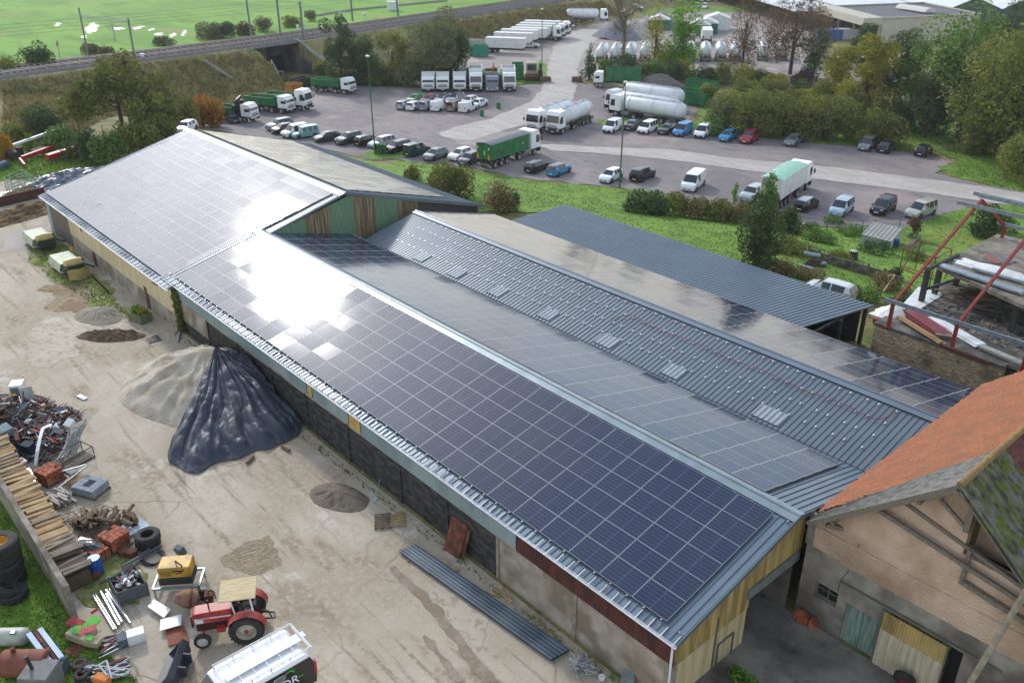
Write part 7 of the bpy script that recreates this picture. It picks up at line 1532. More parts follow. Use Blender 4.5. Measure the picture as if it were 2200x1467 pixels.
for s in (-1,1):
    mb=MB(); R_=.72;W_=.36; mb.mat(0).lathe([(R_*.58,-W_/2),(R_*.93,-W_/2),(R_*.97,-W_*.4),(R_*.97,W_*.4),(R_*.93,W_/2),(R_*.58,W_/2)],axis='y',n=28,caps=False)
    for i in range(24):
        t=2*math.pi*i/24
        for sy in (-1,1): mb.obox((R_*.98*math.cos(t+sy*.06),sy*W_*.22,R_*.98*math.sin(t+sy*.06)),(.07,W_*.42,.05),(0,-t,0))
    mb.mat(1).lathe([(.001,-.1),(R_*.2,-.12),(R_*.5,-.02),(R_*.58,-W_*.45),(R_*.6,-W_*.45),(R_*.6,W_*.45),(R_*.58,W_*.45),(R_*.5,.02),(R_*.2,.12),(.001,.1)],axis='y',n=24)
    o=mb.build('wheel',[TYRE,mat('tractor_rim','#b3b1a3','#918e7e',scale=4)],e,smooth=30); o.location=(0,s*.74,.72)
    mb=MB(); mb.lathe([(.001,.0),(.09,.0),(.09,.05),(.001,.06)],c=(0,0,0),axis='y',n=10); mb.build('hub',TR,o).location=(0,s*.13,0)
    mb=MB(); K=10; vs=[]
    for i in range(K+1):
        t=math.pi*(.05+.78*i/K); 
        for y in (.5,.94): vs.append((.84*math.cos(t)*-1,s*y,.72+.84*math.sin(t)))
    mb.add(vs,[(2*i,2*i+1,2*i+3,2*i+2) for i in range(K)]); mb.build('fender',TR,e,recalc=False)
mb=MB(); mb.obox((-.15,0,1.15),(.45,.5,.1)); mb.obox((-.38,0,1.35),(.1,.5,.4),(0,-.2,0)); mb.build('seat',BLACKP,e,bevel=.03)
mb=MB(); mb.tube((.55,0,1.3),(.35,0,1.6),.02); mb.path([(.33+.05*math.cos(t)*.5,.2*math.cos(t),1.6+.2*math.sin(t)*.5+.02) for t in np.linspace(0,6.283,18)],.014,5); mb.build('steering_wheel',BLACKP,e)
mb=MB()
for s in (-1,1): mb.beam((-.35,s*.5,1.4),(-.3,s*.55,2.28),.06); mb.beam((.35,s*.5,1.1),(.5,s*.55,2.28),.05)
mb.build('canopy_post',WHITEM,e)
mb=MB(); mb.box(-.55,.95,-.68,.68,2.28,2.34); mb.build('canopy',mat('canopy_cream','#c9b791','#b39f78',scale=2,rough=.8,stretch=(1,6,1)),e,bevel=.02)
mb=MB(); mb.tube((1.5,0,1.5),(1.5,0,1.95),.035); mb.build('exhaust_pipe',BLACKP,e)
mb=MB(); mb.box(.6,2.1,.302,.31,1.2,1.27); mb.box(1.75,2.1,.302,.31,1.0,1.2); mb.build('side_stripe',WHP,e)
def text(s,parent,loc,rot,size,m,name='lettering',ext=.004,sx=1):
    c=bpy.data.curves.new(name,'FONT'); c.body=s; c.size=size; c.extrude=ext; c.materials.append(m); t_=bpy.data.objects.new('t',c); COL.objects.link(t_); dg=bpy.context.evaluated_depsgraph_get(); me=bpy.data.meshes.new_from_object(t_.evaluated_get(dg)); bpy.data.objects.remove(t_); o=bpy.data.objects.new(name,me); COL.objects.link(o); o.parent=parent; o.location=loc; o.rotation_euler=rot; o.scale=(sx,1,1); return o
text('INTERNATIONAL',e,(2.0,.316,1.215),(math.pi/2,0,math.pi),.07,BLACKP)
mb=MB(); mb.box(.9,1.25,.25,.5,.55,.75); mb.build('tool_box',TR,e); mb=MB(); mb.box(.3,.6,.35,.7,.35,.38); mb.beam((.32,.4,.36),(.32,.3,.8),.03); mb.build('step',TR,e)
mb=MB(); mb.path([(-.7,-.2,.7),(-1.1,-.15,.65),(-1.15,.2,.65),(-.7,.2,.7)],.04,6); mb.path([(-.6,0,1.0),(-.9,.25,1.15),(-1.05,.4,.9)],.035,6); mb.build('hitch',BLACKP,e)
# company van, rear half in the picture
e=empty('company_van',(-25.05,8.45,.03),R(-90),'white van with black rear flank, green stripe and roof rack at the bottom edge','van'); vw=.96
KW=paint('van_white','#f0f1f2',.3)
body=[(-2.5,.35),(-2.56,.9),(-2.5,1.5),(-2.3,1.95),(-2.1,2.02),(.75,2.02),(1.0,1.95),(1.75,1.15),(2.4,.95),(2.52,.6),(2.5,.3)]
mb=MB(); mb.prism(body,-vw,vw); mb.build('body',KW,e,bevel=.08,smooth=35)
mb=MB(); fl=[(-2.49,.45),(-2.545,.9),(-2.49,1.5),(-2.33,1.86),(-.1,1.86),(-.1,.45)]; mb.prism(fl,vw+.001,vw+.012); mb.build('black_side_wrap',paint('van_black','#131418',.3),e)
mb=MB(); mb.prism([(-.1,1.86),(.25,1.86),(.1,1.2),(.45,.45),(-.1,.45)],vw+.0015,vw+.0125); mb.build('green_stripe',mat('wrap_green','#46c22c',rough=.4),e)
mb=MB(); mb.box(-2.58,-2.45,vw-.16,vw+.02,.85,1.5); mb.box(-2.58,-2.45,-vw-.02,-vw+.16,.85,1.5); mb.build('tail_light',REDL,e,bevel=.02)
mb=MB(); mb.hexa([(1.05,-.8,1.92),(1.05,.8,1.92),(1.72,.85,1.2),(1.72,-.85,1.2)],[(1.08,-.8,1.95),(1.08,.8,1.95),(1.76,.85,1.22),(1.76,-.85,1.22)]); mb.build('windscreen',GLASS,e)
for sx in (-1.6,1.6):
    for s in (-1,1): wheel(e,sx,s*(vw-.1),.34,.24)
mb=MB()
for s in (-1,1): 
    for z in (2.12,2.2): mb.tube((-2.45,s*.82,z),(.8,s*.82,z),.018,n=6)
    for x in np.arange(-2.4,.85,.8): mb.beam((x,s*.82,2.02),(x,s*.82,2.22),.04)
for x in np.arange(-2.45,.85,.54): mb.tube((x,-.82,2.12),(x,.82,2.12),.018,n=6)
mb.box(-2.4,.7,-.2,.25,2.135,2.15)
mb.tube((-2.5,-.85,2.14),(-2.5,.85,2.14),.05,n=8); mb.obox((-2.6,-.05,2.1),(.16,.3,.03)); mb.build('roof_rack',WHP,e)
TXW=mat('lettering_white',(.85,.85,.85),rough=.5); TXG=mat('lettering_green','#46c22c',rough=.5)
rot=(math.pi/2,0,math.pi)
text('HDR',e,(-.62,vw+.02,.98),rot,.58,TXW,sx=.95); text('ENERGIE',e,(-.62,vw+.02,.72),rot,.28,TXW,sx=1.0)
mb=MB(); mb.add([(-.62,vw+.02,1.42),(-1.15,vw+.02,1.42),(-1.35,vw+.02,1.70),(-.80,vw+.02,1.70)],[(0,1,2,3)]); mb.build('logo_panel',TXW,e,recalc=False)
mb=MB(); P_=[Vector((-.66,vw+.024,1.44)),Vector((-1.14,vw+.024,1.44)),Vector((-1.31,vw+.024,1.68)),Vector((-.82,vw+.024,1.68))]
for i in range(6):
    for j in range(4):
        def q_(u,v): return lerp(lerp(P_[0],P_[1],u),lerp(P_[3],P_[2],u),v)
        mb.add([q_((i+.06)/6,(j+.08)/4),q_((i+.94)/6,(j+.08)/4),q_((i+.94)/6,(j+.92)/4),q_((i+.06)/6,(j+.92)/4)],[(0,1,2,3)])
mb.build('logo_cells',BLACKP,e,recalc=False)
mb=MB()
for i in range(12):
    t0=math.pi*(.02+.9*i/12);t1=math.pi*(.02+.9*(i+1)/12); f=lambda t,r_:(-1.42-r_*math.cos(t),vw+.02,1.55+r_*math.sin(t)); mb.add([f(t0,.15),f(t1,.15),f(t1,.2),f(t0,.2)],[(0,1,2,3)])
for i in range(5): t=math.pi*(.12+.7*i/4); f=lambda tt,r_:(-1.42-r_*math.cos(tt),vw+.02,1.55+r_*math.sin(tt)); mb.add([f(t-.1,.23),f(t+.1,.23),f(t,.3)],[(0,1,2)])
mb.box(-1.98,-1.76,vw+.015,vw+.022,1.16,1.2); mb.build('logo_sun',TXG,e,recalc=False)
# sand heap and tarpaulin
def heap(name,c,rx,ry,h_,m,label,cat,az=0,seed=1,pw_=1.15,n=48,rough_=.12,kind='stuff',gully=.1):
    vs=[];ca,sa=math.cos(az),math.sin(az)
    for i in range(n+1):
        for j in range(n+1):
            u=i/n*2-1;v=j/n*2-1;q=math.sqrt(u*u+v*v); a=math.atan2(v,u); w=1+.12*mnoise.noise(Vector((math.cos(a)*1.5,math.sin(a)*1.5,seed)))
            z=h_*max(0,1-(q/w)**pw_) if q<w else -.05; z+=rough_*mnoise.noise(Vector((u*5,v*5,seed)))*min(1,max(0,z/h_*3))+gully*mnoise.noise(Vector((a*6,q*2,seed)))*min(1,max(0,(z/h_)*3))*min(1,(1-min(1,z/h_))*3)
            vs.append((c[0]+u*rx*ca-v*ry*sa,c[1]+u*rx*sa+v*ry*ca,z+.01))
    mb=MB(); mb.add(vs,[(i*(n+1)+j,(i+1)*(n+1)+j,(i+1)*(n+1)+j+1,i*(n+1)+j+1) for i in range(n) for j in range(n)]); return single(name,label,cat,mb,m,smooth=60,kind=kind,recalc=False)
SAND=mat('sand','#bcb3a3','#ada391',scale=1.2,rough=.95,bump=.9,c3='#9c8f7b',s3=.8,bscale=7)
HC=(-50.2,18.3); HR_X,HR_Y,HH=4.9,3.6,3.0
heap('sand_heap',HC,6.6,5.0,2.9,SAND,'large pale sand heap spilling out of the black tarpaulin','sand heap',az=.25,seed=4,n=110,gully=.35,rough_=.3)
def hz_(x,y):
    dx,dy=x-HC[0],y-HC[1]; ca,sa=math.cos(.25),math.sin(.25); u=(dx*ca+dy*sa)/7.2; v=(-dx*sa+dy*ca)/5.0; q=math.hypot(u,v); return 2.9*max(0,1-q**1.15)
# tarpaulin drapes over the camera-right half of the heap: polar sheet about the top, folds run down
vs=[];fs=[];NA,NR_=260,90; A0,A1=math.radians(-49),math.radians(70)
top=(-49.6,18.9)
foot=[(-49,7.6),(-45,8.5),(-40,9.0),(-33,9.9),(-29,8.9),(-20,8.6),(-8,8.5),(5,8.4),(12,7.6),(25,5.0),(45,3.2),(70,2.0)]
fa=[f[0] for f in foot]; fr_=[f[1] for f in foot]
for i in range(NA+1):
    a=A0+(A1-A0)*i/NA; Rm=np.interp(math.degrees(a),fa,fr_)+.35*mnoise.noise(Vector((i*.07,0,5)))
    for j in range(NR_+1):
        t=j/NR_; r_=.0+Rm*t; x=top[0]+r_*math.cos(a); y=min(top[1]+r_*math.sin(a),20.45); 
        w=abs(math.sin(i*.15+3.2*mnoise.noise(Vector((i*.03,t*2,1)))))*.30+.14*mnoise.noise(Vector((i*.18,t*3,7)))
        crease=.22*abs(mnoise.noise(Vector((x*.9,y*1.1,3))))+.07*(.5-abs(mnoise.noise(Vector((x*2.4+y,y*2.2,8)))))+.025*abs(mnoise.noise(Vector((x*9,y*9,8))))
        base_=max(hz_(x,y)*1.0, 2.9*(1-t)**1.05 if t<1 else 0)
        z=base_+.12+(w*(.25+t*.75))*(1 if t<.93 else (1-t)/.07*.6+.3)+crease
        if t>.9: z=max(.05,z*(1-(t-.9)*6))+.12*abs(mnoise.noise(Vector((i*.4,j*.5,2))))
        vs.append((x,y,max(.04,z)))
fs=[(i*(NR_+1)+j,(i+1)*(NR_+1)+j,(i+1)*(NR_+1)+j+1,i*(NR_+1)+j+1) for i in range(NA) for j in range(NR_)]
mb=MB(); mb.add(vs,fs); single('tarpaulin','big wrinkled black tarpaulin draped over the sand heap against the wall','tarpaulin',mb,mat('tarp_black','#343944','#414753',scale=.5,rough=.5,bump=.35,bscale=3,detail=5,spec=.35),smooth=40,recalc=False)
for (a,b,l) in (((735,0),(0,0),''),):
    pass
for (x,y,x2,y2,l) in ((530,995,545,980,'short log weighing down the tarpaulin edge, left one'),(605,958,622,968,'short log weighing down the tarpaulin edge, right one')):
    mb=MB(); mb.tube(g3(x,y,.12),g3(x2,y2,.12),.1,.1,8); single('log',l,'log',mb,LOG)
GRAV=mat('gravel','#86796a','#6f6355',scale=14,rough=.95,bump=1,bscale=16)
heap('gravel_heap',g3(728,1068)[:2],1.9,1.1,.55,GRAV,'low brown gravel heap in front of the tarred wall','gravel heap',az=.35,seed=8,rough_=.05)
heap('gravel_heap',g3(212,678)[:2],2.2,1.6,.6,mat('grey_gravel','#98907f','#857c6b',scale=9,rough=.95,bump=.8),'low grey mossy gravel mound near the stone trough','gravel heap',az=.2,seed=9,rough_=.05)
heap('earth_heap',g3(238,722)[:2],2.6,1.0,.5,mat('earth_dark','#6e5c47','#54452f',scale=5,rough=.95,bump=1),'dark heap of earth and roots on the yard','earth heap',az=.8,seed=12,rough_=.3)
# shovel
mb=MB(); mb.tube(g3(806,1068,.0),Vector(ony(816,1030,20.5)),.018,.018,6); mb.obox(g3(806,1072,.08),(.22,.28,.03),(.3,.2,.3)); single('shovel','shovel leaning against the tarred wall','shovel',mb,ALU)
# leaning rusty plates
for k,(a,b,c_,d_,l) in enumerate((((952,1178),(985,1202),(988,1135),(957,1112),'tall rusty plate leaning on the tarred wall'),)):
    A_=g3(*a);B_2=g3(*b); T1=Vector((A_.x+.0,20.55,1.75));T2=Vector((B_2.x+.05,20.55,1.75)); mb=MB(); mb.hexa([A_,B_2,B_2+Vector((0,.04,0)),A_+Vector((0,.04,0))],[T1,T2,T2+Vector((0,.04,0)),T1+Vector((0,.04,0))]); single('rusty_plate',l,'plate',mb,RUST)
    mb=MB(); mb.hexa([A_+Vector((.3,.12,0)),B_2+Vector((.2,.12,0)),B_2+Vector((.2,.16,0)),A_+Vector((.3,.16,0))],[T1+Vector((.3,.02,-.1)),T2+Vector((.2,.02,-.1)),T2+Vector((.2,.05,-.1)),T1+Vector((.3,.05,-.1))]); single('rusty_plate','second rusty plate half hidden behind the tall one','plate',mb,RUST)
# wire tangle
mb=MB(); c_=g3(1248,1432,.15)
for i in range(45): mb.path([c_+Vector((random.gauss(0,.28),random.gauss(0,.28),abs(random.gauss(0,.14)))) for _ in range(4)],.012,4)
single('wire_tangle','silvery tangle of wire by the hangar wall foot','wire',mb,ALU,kind='stuff')
mb=MB(); mb.lathe([(.12,0),(.14,.16),(.1,.17),(.09,.1)],n=14); single('white_pot','small white pot near the hangar corner','pot',mb,WHP,loc=tuple(g3(1293,1458)),smooth=True)
mb=MB(); mb.hexa([g3(1332,1475),g3(1362,1480),g3(1360,1462),g3(1338,1455)],[k+Vector((0,0,.5)) for k in (g3(1332,1475),g3(1362,1480),g3(1360,1462),g3(1338,1455))]); single('slab_offcut','grey sheet offcut leaning at the hangar corner','offcut',mb,GALV)
# grating, trough planter, pipe, ivy
mb=MB()
for i in range(9): a=lerp(g3(314,728,.06),g3(322,736,.06),i/8); b=lerp(g3(338,720,.06),g3(346,730,.06),i/8); mb.beam(a,b,.05,.05)
for i in range(4): a=lerp(g3(314,728,.1),g3(338,720,.1),i/3); b=lerp(g3(322,736,.1),g3(346,730,.1),i/3); mb.beam(a,b,.05,.04)
single('steel_grating','dark green steel grating lying on the yard','grating',mb,DGM)
e=empty('stone_trough',tuple(g3(303,688)),.25,'mossy stone trough planted with green and yellow leaves','planter'); mb=MB(); STN=mat('mossy_stone','#6f7355','#5a5f42',scale=4,rough=.95,bump=.6)
for a in ((-.8,.8,-.5,-.38,0,.65),(-.8,.8,.38,.5,0,.65),(-.8,-.68,-.38,.38,0,.65),(.68,.8,-.38,.38,0,.65),(-.68,.68,-.38,.38,.3,.5)): mb.box(*a)
mb.build('trough',STN,e)
for k_,c2 in (('bright',[(-.35,0,.75)]),('yellow',[(.35,.05,.78)])):
    v,f=leaves(c2,[.42],420,.14,5 if k_=='bright' else 6); o=meshfast('plant',v,f,LM[k_],e)
mb=MB(); mb.tube(g3(383,736),Vector(ony(388,705,20.45)),.09,.09,10); single('clay_pipe','short grey pipe leaning at the corner between the hangars','pipe',mb,GALV,smooth=35)
v,f=leaves([(-59.6,20.35,z) for z in np.arange(.1,3.2,.3)],[.28+.1*math.sin(z*3) for z in range(11)],1100,.13,77); o=meshfast('ivy',v,f,LM['olive'],None); tag(o,'ivy climbing the corner between the two hangars','ivy')
mb=MB(); 
for i in range(4): mb.beam(Vector(onz(325+i*3,608+i*2,3.3)),Vector(onz(372,588+i*5,3.5)),.08,.04)
single('loose_gutter_piece','bent dark metal strip sticking out at the hangar corner','metal strip',mb,mat('rack_steel','#4a4540'))
# mowers
def mower(px,py,rz,label,fold=True):
    e=empty('disc_mower',tuple(g3(px,py)),rz,label,'mower','two green disc mowers by the cream wall'); e.scale=(1.35,1.35,1.35)
    mb=MB(); vs=[];K=14
    for i in range(K+1):
        for j,y in enumerate((-.75,-.6,0,.6,.75)): vs.append((lerp(-1.7,.5,i/K),y,(.35 if j in(0,4) else .8)+.03*mnoise.noise(Vector((i*.6,j*2,px)))))
    mb.add(vs,[(i*5+j,(i+1)*5+j,(i+1)*5+j+1,i*5+j+1) for i in range(K) for j in range(4)]); mb.hexa([(-1.7,-.7,.2),(.5,-.7,.2),(.5,.7,.2),(-1.7,.7,.2)],[(-1.7,-.7,.34),(.5,-.7,.34),(.5,.7,.34),(-1.7,.7,.34)]); mb.build('cover',PALEG,e,recalc=False)
    mb=MB(); mb.obox((1.0,0,.6),(.8,1.1,.5)); mb.tube((.6,.2,.9),(2.0,.9,.7),.08); mb.tube((.8,-.6,.5),(1.8,-.6,.9),.07); mb.beam((1.2,-.5,.4),(1.2,.6,1.1),.12); mb.box(-1.6,2.,-.5,-.4,.05,.2); mb.build('frame',DGM,e,bevel=.03)
    mb=MB(); mb.lathe([(.02,-.6),(.22,-.5),(.3,0),(.22,.5),(.02,.6)],c=(1.05,.0,.95),axis='y',n=14); mb.build('hood',CREAMP,e,smooth=True)
    return e
mw_=azb(G(58,512),G(112,556))
mower(92,530,mw_,'green mower with pale cover farther from the camera'); e=mower(152,584,mw_,'green mower with pale cover and yellow front flap nearer the camera')
mb=MB(); K=8; vs=[(1.6+.25*math.sin(math.pi*i/K),-.6+1.2*i/K,.75-.0*i) for i in range(K+1)]+[(1.9+.3*math.sin(math.pi*i/K),-.65+1.3*i/K,.15) for i in range(K+1)]; mb.add(vs,[(i,i+1,K+2+i,K+1+i) for i in range(K)]); mb.build('front_flap',mat('flap_yellow','#94874d','#7b6f3e',scale=4),e,recalc=False)
mb=MB(); mb.lathe([(.02,.5),(.14,.5),(.16,.62),(.1,.75),(.02,.78)],n=10); mb.tube((0,0,0),(0,0,.5),.03); single('yellow_cap','small yellow capped post beside the cream wall','post',mb,mat('cap_yellow','#d6a51d','#bd9019',scale=3),loc=tuple(g3(157,548)),smooth=40)
mb=MB(); 
for k in range(3): mb.beam(g3(195+k*3,590+k*3,.1),g3(232+k*3,628+k*2,.1),.09,.05)
single('steel_angle','rusty steel angles lying along the block wall','steel',mb,RUST)
# ------------------------------------------------------------------ upper left machines
RM=mat('machine_red','#b02a24','#962420',scale=2,rough=.5)
e=empty('hay_machine',(0,0,0),0,'long red hay machine frame lying on the grass','farm machine'); mb=MB(); mb.beam(G(50,350)+np.array([0,0,.6]),G(143,325)+np.array([0,0,1.1]),.4,.45); mb.beam(G(45,352)+np.array([0,0,.5]),G(55,362)+np.array([0,0,.3]),.2,.5); mb.build('boom',RM,e)
for a,b in (((105,352),(148,342)),((150,338),(176,330))): mb=MB(); mb.beam(G(*a)+np.array([0,0,.8]),G(*b)+np.array([0,0,1.0]),.9,.6); mb.beam(G(*a)+np.array([0,0,.4]),G(a[0]+3,a[1]-2)+np.array([0,0,1.1]),.3,.3); mb.build('side_unit',RM,e,bevel=.05)
for p in ((118,354),(143,349),(170,340)):
    q=G(*p); o=wheel(e,0,0,.32,.2,'dark'); o.location=(q[0],q[1],q[2]+.32); o.rotation_euler=(0,0,1)
e=empty('irrigation_boom',(0,0,0),0,'long white boom resting on dark machinery at the wood edge','farm machine'); mb=MB(); mb.beam(G(25,338)+np.array([0,0,1.3]),G(145,310)+np.array([0,0,2.2]),.3,.3); mb.build('boom',WHP,e); mb=MB(); mb.beam(G(70,338)+np.array([0,0,.6]),G(108,328)+np.array([0,0,.8]),.8,.5); mb.obox(tuple(G(30,345)+np.array([0,0,.6])),(1.6,1.2,1.1)); mb.obox(tuple(G(47,342)+np.array([0,0,.8])),(.7,.7,1.4)); mb.build('chassis',mat('scrap_dark','#37322f'),e,bevel=.05)
q=G(4,345); e=empty('hose_reel',tuple(q),R(-60),'yellow framed hose reel with grey drum at the left edge','hose reel'); mb=MB(); mb.lathe([(.3,-.5),(1.5,-.5),(1.5,-.45),(1.1,-.4),(1.1,.4),(1.5,.45),(1.5,.5),(.3,.5)],c=(0,0,1.6),axis='y',n=26); mb.build('drum',mat('reel_grey','#7f8a96','#6f7a86',scale=3),e,smooth=35); mb=MB(); 
for s in (-.55,.55): mb.lathe([(1.35,s-.03),(1.65,s-.03),(1.65,s+.03),(1.35,s+.03),(1.35,s-.03)],c=(0,0,1.6),axis='y',n=26)
mb.beam((1.2,-.6,0),(1.8,-.6,2.6),.1); mb.beam((1.2,.6,0),(1.8,.6,2.6),.1); mb.beam((1.8,-.6,2.6),(1.8,.6,2.6),.1); mb.build('frame',mat('reel_yellow','#c58f1e','#a97a1a',scale=3),e)
mb=MB(); mb.tube(G(-5,372)+np.array([0,0,.5]),G(14,362)+np.array([0,0,.5]),.5,.5,14); single('blue_tank','dark roller with blue end at the left edge','roller',mb,mat('roller_dark','#3c4a55','#2c5f80',scale=1),smooth=35)
mb=MB(); mb.beam(G(-20,340)+np.array([0,0,1]),G(18,338)+np.array([0,0,1]),.3,.2); single('orange_beam','orange beam reaching in from the left edge','beam',mb,mat('orange_paint','#c8752c','#b06426',scale=3))
# cattle cage
e=empty('cattle_cage',(0,0,0),0,'pale green tubular cattle cage on the dung yard','cage'); B=[Vector(G(*p)) for p in ((18,420),(40,424),(80,408),(52,392))]; mb=MB(); CG_=mat('cage_green','#8aa393','#6f8a79',scale=4)
B=[Vector(G(*p)) for p in ((16,414),(38,428),(80,412),(54,396))]
for i in range(4):
    a=B[i];b=B[(i+1)%4]
    for k in range(5): mb.tube(a+Vector((0,0,.3+k*.35)),b+Vector((0,0,.3+k*.35)),.035,n=5)
    for t in (0,.33,.66): p=lerp(a,b,t); mb.tube(p,p+Vector((0,0,1.75)),.04,n=5)
mb.build('bars',CG_,e)
crumple('silage_sheet',G(150,395),7.5,2.6,1.4,mat('silage_film','#4a4f57','#7f868f',scale=2.2,rough=.3,lo=.45,hi=.6),'crinkled black and grey film over the clamp beside the hangar','plastic sheet',11,n=70,fold=.6,az=azb(G(90,400),G(200,375)),base=0)
mb=MB(); mb.beam(G(78,395)+np.array([0,0,.4]),G(100,412)+np.array([0,0,.4]),.2,.8); mb.beam(G(86,392)+np.array([0,0,.4]),G(108,408)+np.array([0,0,.4]),.15,.8); single('clamp_kerb','pale concrete kerb at the end of the film covered clamp','kerb',mb,CONC)
DUNG=mat('dung','#6b5436','#4a3823',scale=3,rough=.95,bump=1.2,c3='#8f7752',s3=1.3,bscale=5); STRAW=mat('straw','#a1875f','#7f6746',scale=3,rough=.95,bump=1)
a,b=G(-10,448),G(98,422); mb=MB(); mb.beam(a+np.array([0,0,.9]),b+np.array([0,0,.9]),.12,.25); mb.beam(a+np.array([0,0,.45]),b+np.array([0,0,.45]),.15,.9); single('rusty_barrier','rusty brown steel barrier in front of the dung yard','barrier',mb,mat('barrier_rust','#4f2f28','#3d2520',scale=2))
for (x,y,rx,ry,h_,m,l,s) in ((45,462,6.5,2.3,.9,DUNG,'long heap of dark dung and straw beside the barrier',3),(60,418,5.,1.3,.9,STRAW,'pale straw heap behind the rusty barrier',5)):
    heap('dung_heap',G(x,y)[:2],rx,ry,h_,m,l,'dung heap',az=azb(G(0,470),G(100,440)),seed=s,rough_=.4,n=56)
# ------------------------------------------------------------------ lamp posts, masts, underpass, far buildings, right side
def topz(P,px,py):
    """height above P of the point over P that shows at row py"""
    lo,hi=0.,40.
    for _ in range(40):
        m=(lo+hi)/2; q=CR@(np.array([P[0],P[1],P[2]+m])-CO); y=CY+FPX*q[1]/q[2]
        if y>py: lo=m
        else: hi=m
    return lo
POLEG=mat('post_green','#2f6b3c','#285a33',scale=2,rough=.5)
for bx,by,tx_,ty,lab in ((806,331,790,124,'tall green lamp post behind the left hangar roof'),(1331,404,1344,180,'tall green lamp post at the dark bush'),(1164,166,1165,22,'green lamp post beside the road in the upper yard')):
    P=G(bx,by); h_=topz(P,tx_,ty); e=empty('lamp_post',tuple(P),0,lab,'lamp post','green lamp posts'); lean=(Vector(onz(tx_,ty,P[2]+h_))-Vector(P)); lean.z=0; lean=lean if lean.length<1.5 else lean*0
    tp=Vector((lean.x,lean.y,h_)); mb=MB(); mb.tube((0,0,-.3),tp,.11,.06,10); mb.build('pole',POLEG,e,smooth=35)
    mb=MB(); mb.lathe([(.02,-.02),(.16,.02),(.3,.14),(.26,.26),(.02,.34)],c=tp,n=14); mb.build('lamp_head',WHP,e,smooth=40)
    if by>300: mb=MB(); mb.obox((.15,0,1.0),(.35,.3,.5)); mb.build('box',POLEG,e)
P=G(815,332); mb=MB()
for dx in (-.5,0,.5,1.0): mb.box(dx-.12,dx+.02,-.4,.4,0,1.5)
for z in (.2,.8,1.4): mb.box(-.6,1.1,-.05,.05,z,z+.1)
single('bin_cage','green slatted bin cage at the foot of the left lamp post','cage',mb,POLEG,loc=tuple(P),rz=.6)
MAST=mat('mast_steel','#6d7783','#5d6772',scale=2,rough=.6)
mtop=[]
for bx,by,tx_,ty,lab in ((190,122,169,17,'left mast of the railway gantry'),(289,124,275,40,'right mast of the railway gantry, nearer the hangar'),(539,70,528,-6,'overhead line mast, first right of the gantry'),(603,78,593,-12,'overhead line mast on the near side, second right of the gantry'),(652,83,644,4,'shorter overhead line mast third right of the gantry'),(757,37,751,-30,'overhead line mast behind the dark tree'),(856,36,850,-20,'overhead line mast beside the willow top')):
    P=onz(bx,by,2.4); h_=topz(P,tx_,ty); h_=min(h_,15); e=empty('overhead_mast',tuple(P),0,lab,'mast','railway masts'); mb=MB(); q=np.array(onz(tx_,ty,2.4+h_))-P; q=q if np.hypot(q[0],q[1])<2 else q*0
    mb.beam((-.16,0,-1),(q[0]-.1,q[1],h_),.12,.42); mb.beam((.16,0,-1),(q[0]+.1,q[1],h_),.12,.42)
    for z in np.arange(1,h_,1.2): mb.beam((-.15,0,z),(.15,0,z+.5),.05)
    mb.build('column',MAST,e)
    if bx>500 or bx==289:
        mb=MB(); d=np.array(RC[20])-0; mb.tube((0,0,h_*.82),(-2.2,1.2,h_*.9),.05); mb.tube((0,0,h_*.66),(-2.2,1.2,h_*.7),.05); mb.tube((0,0,h_*.9),(-.8,-.3,h_*.95),.05); mb.build('bracket',MAST,e)
    mtop.append((P,h_))
mb=MB(); a=Vector(mtop[0][0])+Vector((0,0,mtop[0][1]*.8)); b=Vector(mtop[1][0])+Vector((0,0,mtop[1][1]*.88)); 
for o_ in ((0,0,0),(0,0,.5),(.4,0,.5)): mb.beam(a+Vector(o_),b+Vector(o_),.08)
for k in range(16): mb.beam(lerp(a,b,k/16),lerp(a,b,(k+.5)/16)+Vector((0,0,.5)),.04); mb.beam(lerp(a,b,(k+.5)/16)+Vector((0,0,.5)),lerp(a,b,(k+1)/16),.04)
mb.beam(lerp(a,b,.65),lerp(a,b,.65)-Vector((0,0,3.5)),.18); single('gantry_beam','pale lattice beam spanning the two gantry masts','gantry',mb,mat('gantry_pale','#a9b6b0','#97a49e',scale=3))
mb=MB()
for d in (-2.4,2.6):
    a=offs_rail(d)
    for p,q in zip(a[2:],a[3:]): mb.tube((p[0],p[1],8.4),(q[0],q[1],8.4),.02,n=4,caps=False); mb.tube((p[0],p[1],9.6),(q[0],q[1],9.6),.02,n=4,caps=False)
single('overhead_wires','thin overhead wires above the tracks','wire',mb,MAST,recalc=False)
for (x,y,s,h_,m,l) in ((845,23,(3.6,2.4),2.7,WHP,'white trackside cabin behind the railway'),(733,41,(.9,.8),1.7,GALV,'small grey trackside cabinet'),(782,35,(.8,.7),.8,WHP,'tiny white trackside box'),(640,66,(.6,.5),1.3,WHP,'white box between the tracks at the mast'),(694,68,(.7,.7),.9,WHP,'white rounded box between the tracks near the dark tree'),(307,128,(.6,.3),.9,WHP,'small white sign box beside the track')):
    P=G(x,y); e=empty('cabinet',tuple(P),math.radians(60),l,'cabinet','trackside cabinets'); mb=MB(); mb.box(-s[0]/2,s[0]/2,-s[1]/2,s[1]/2,0,h_); mb.build('housing',m,e,bevel=.04); mb=MB(); mb.box(-s[0]/2-.1,s[0]/2+.1,-s[1]/2-.1,s[1]/2+.1,h_,h_+.1); mb.build('roof',m,e)
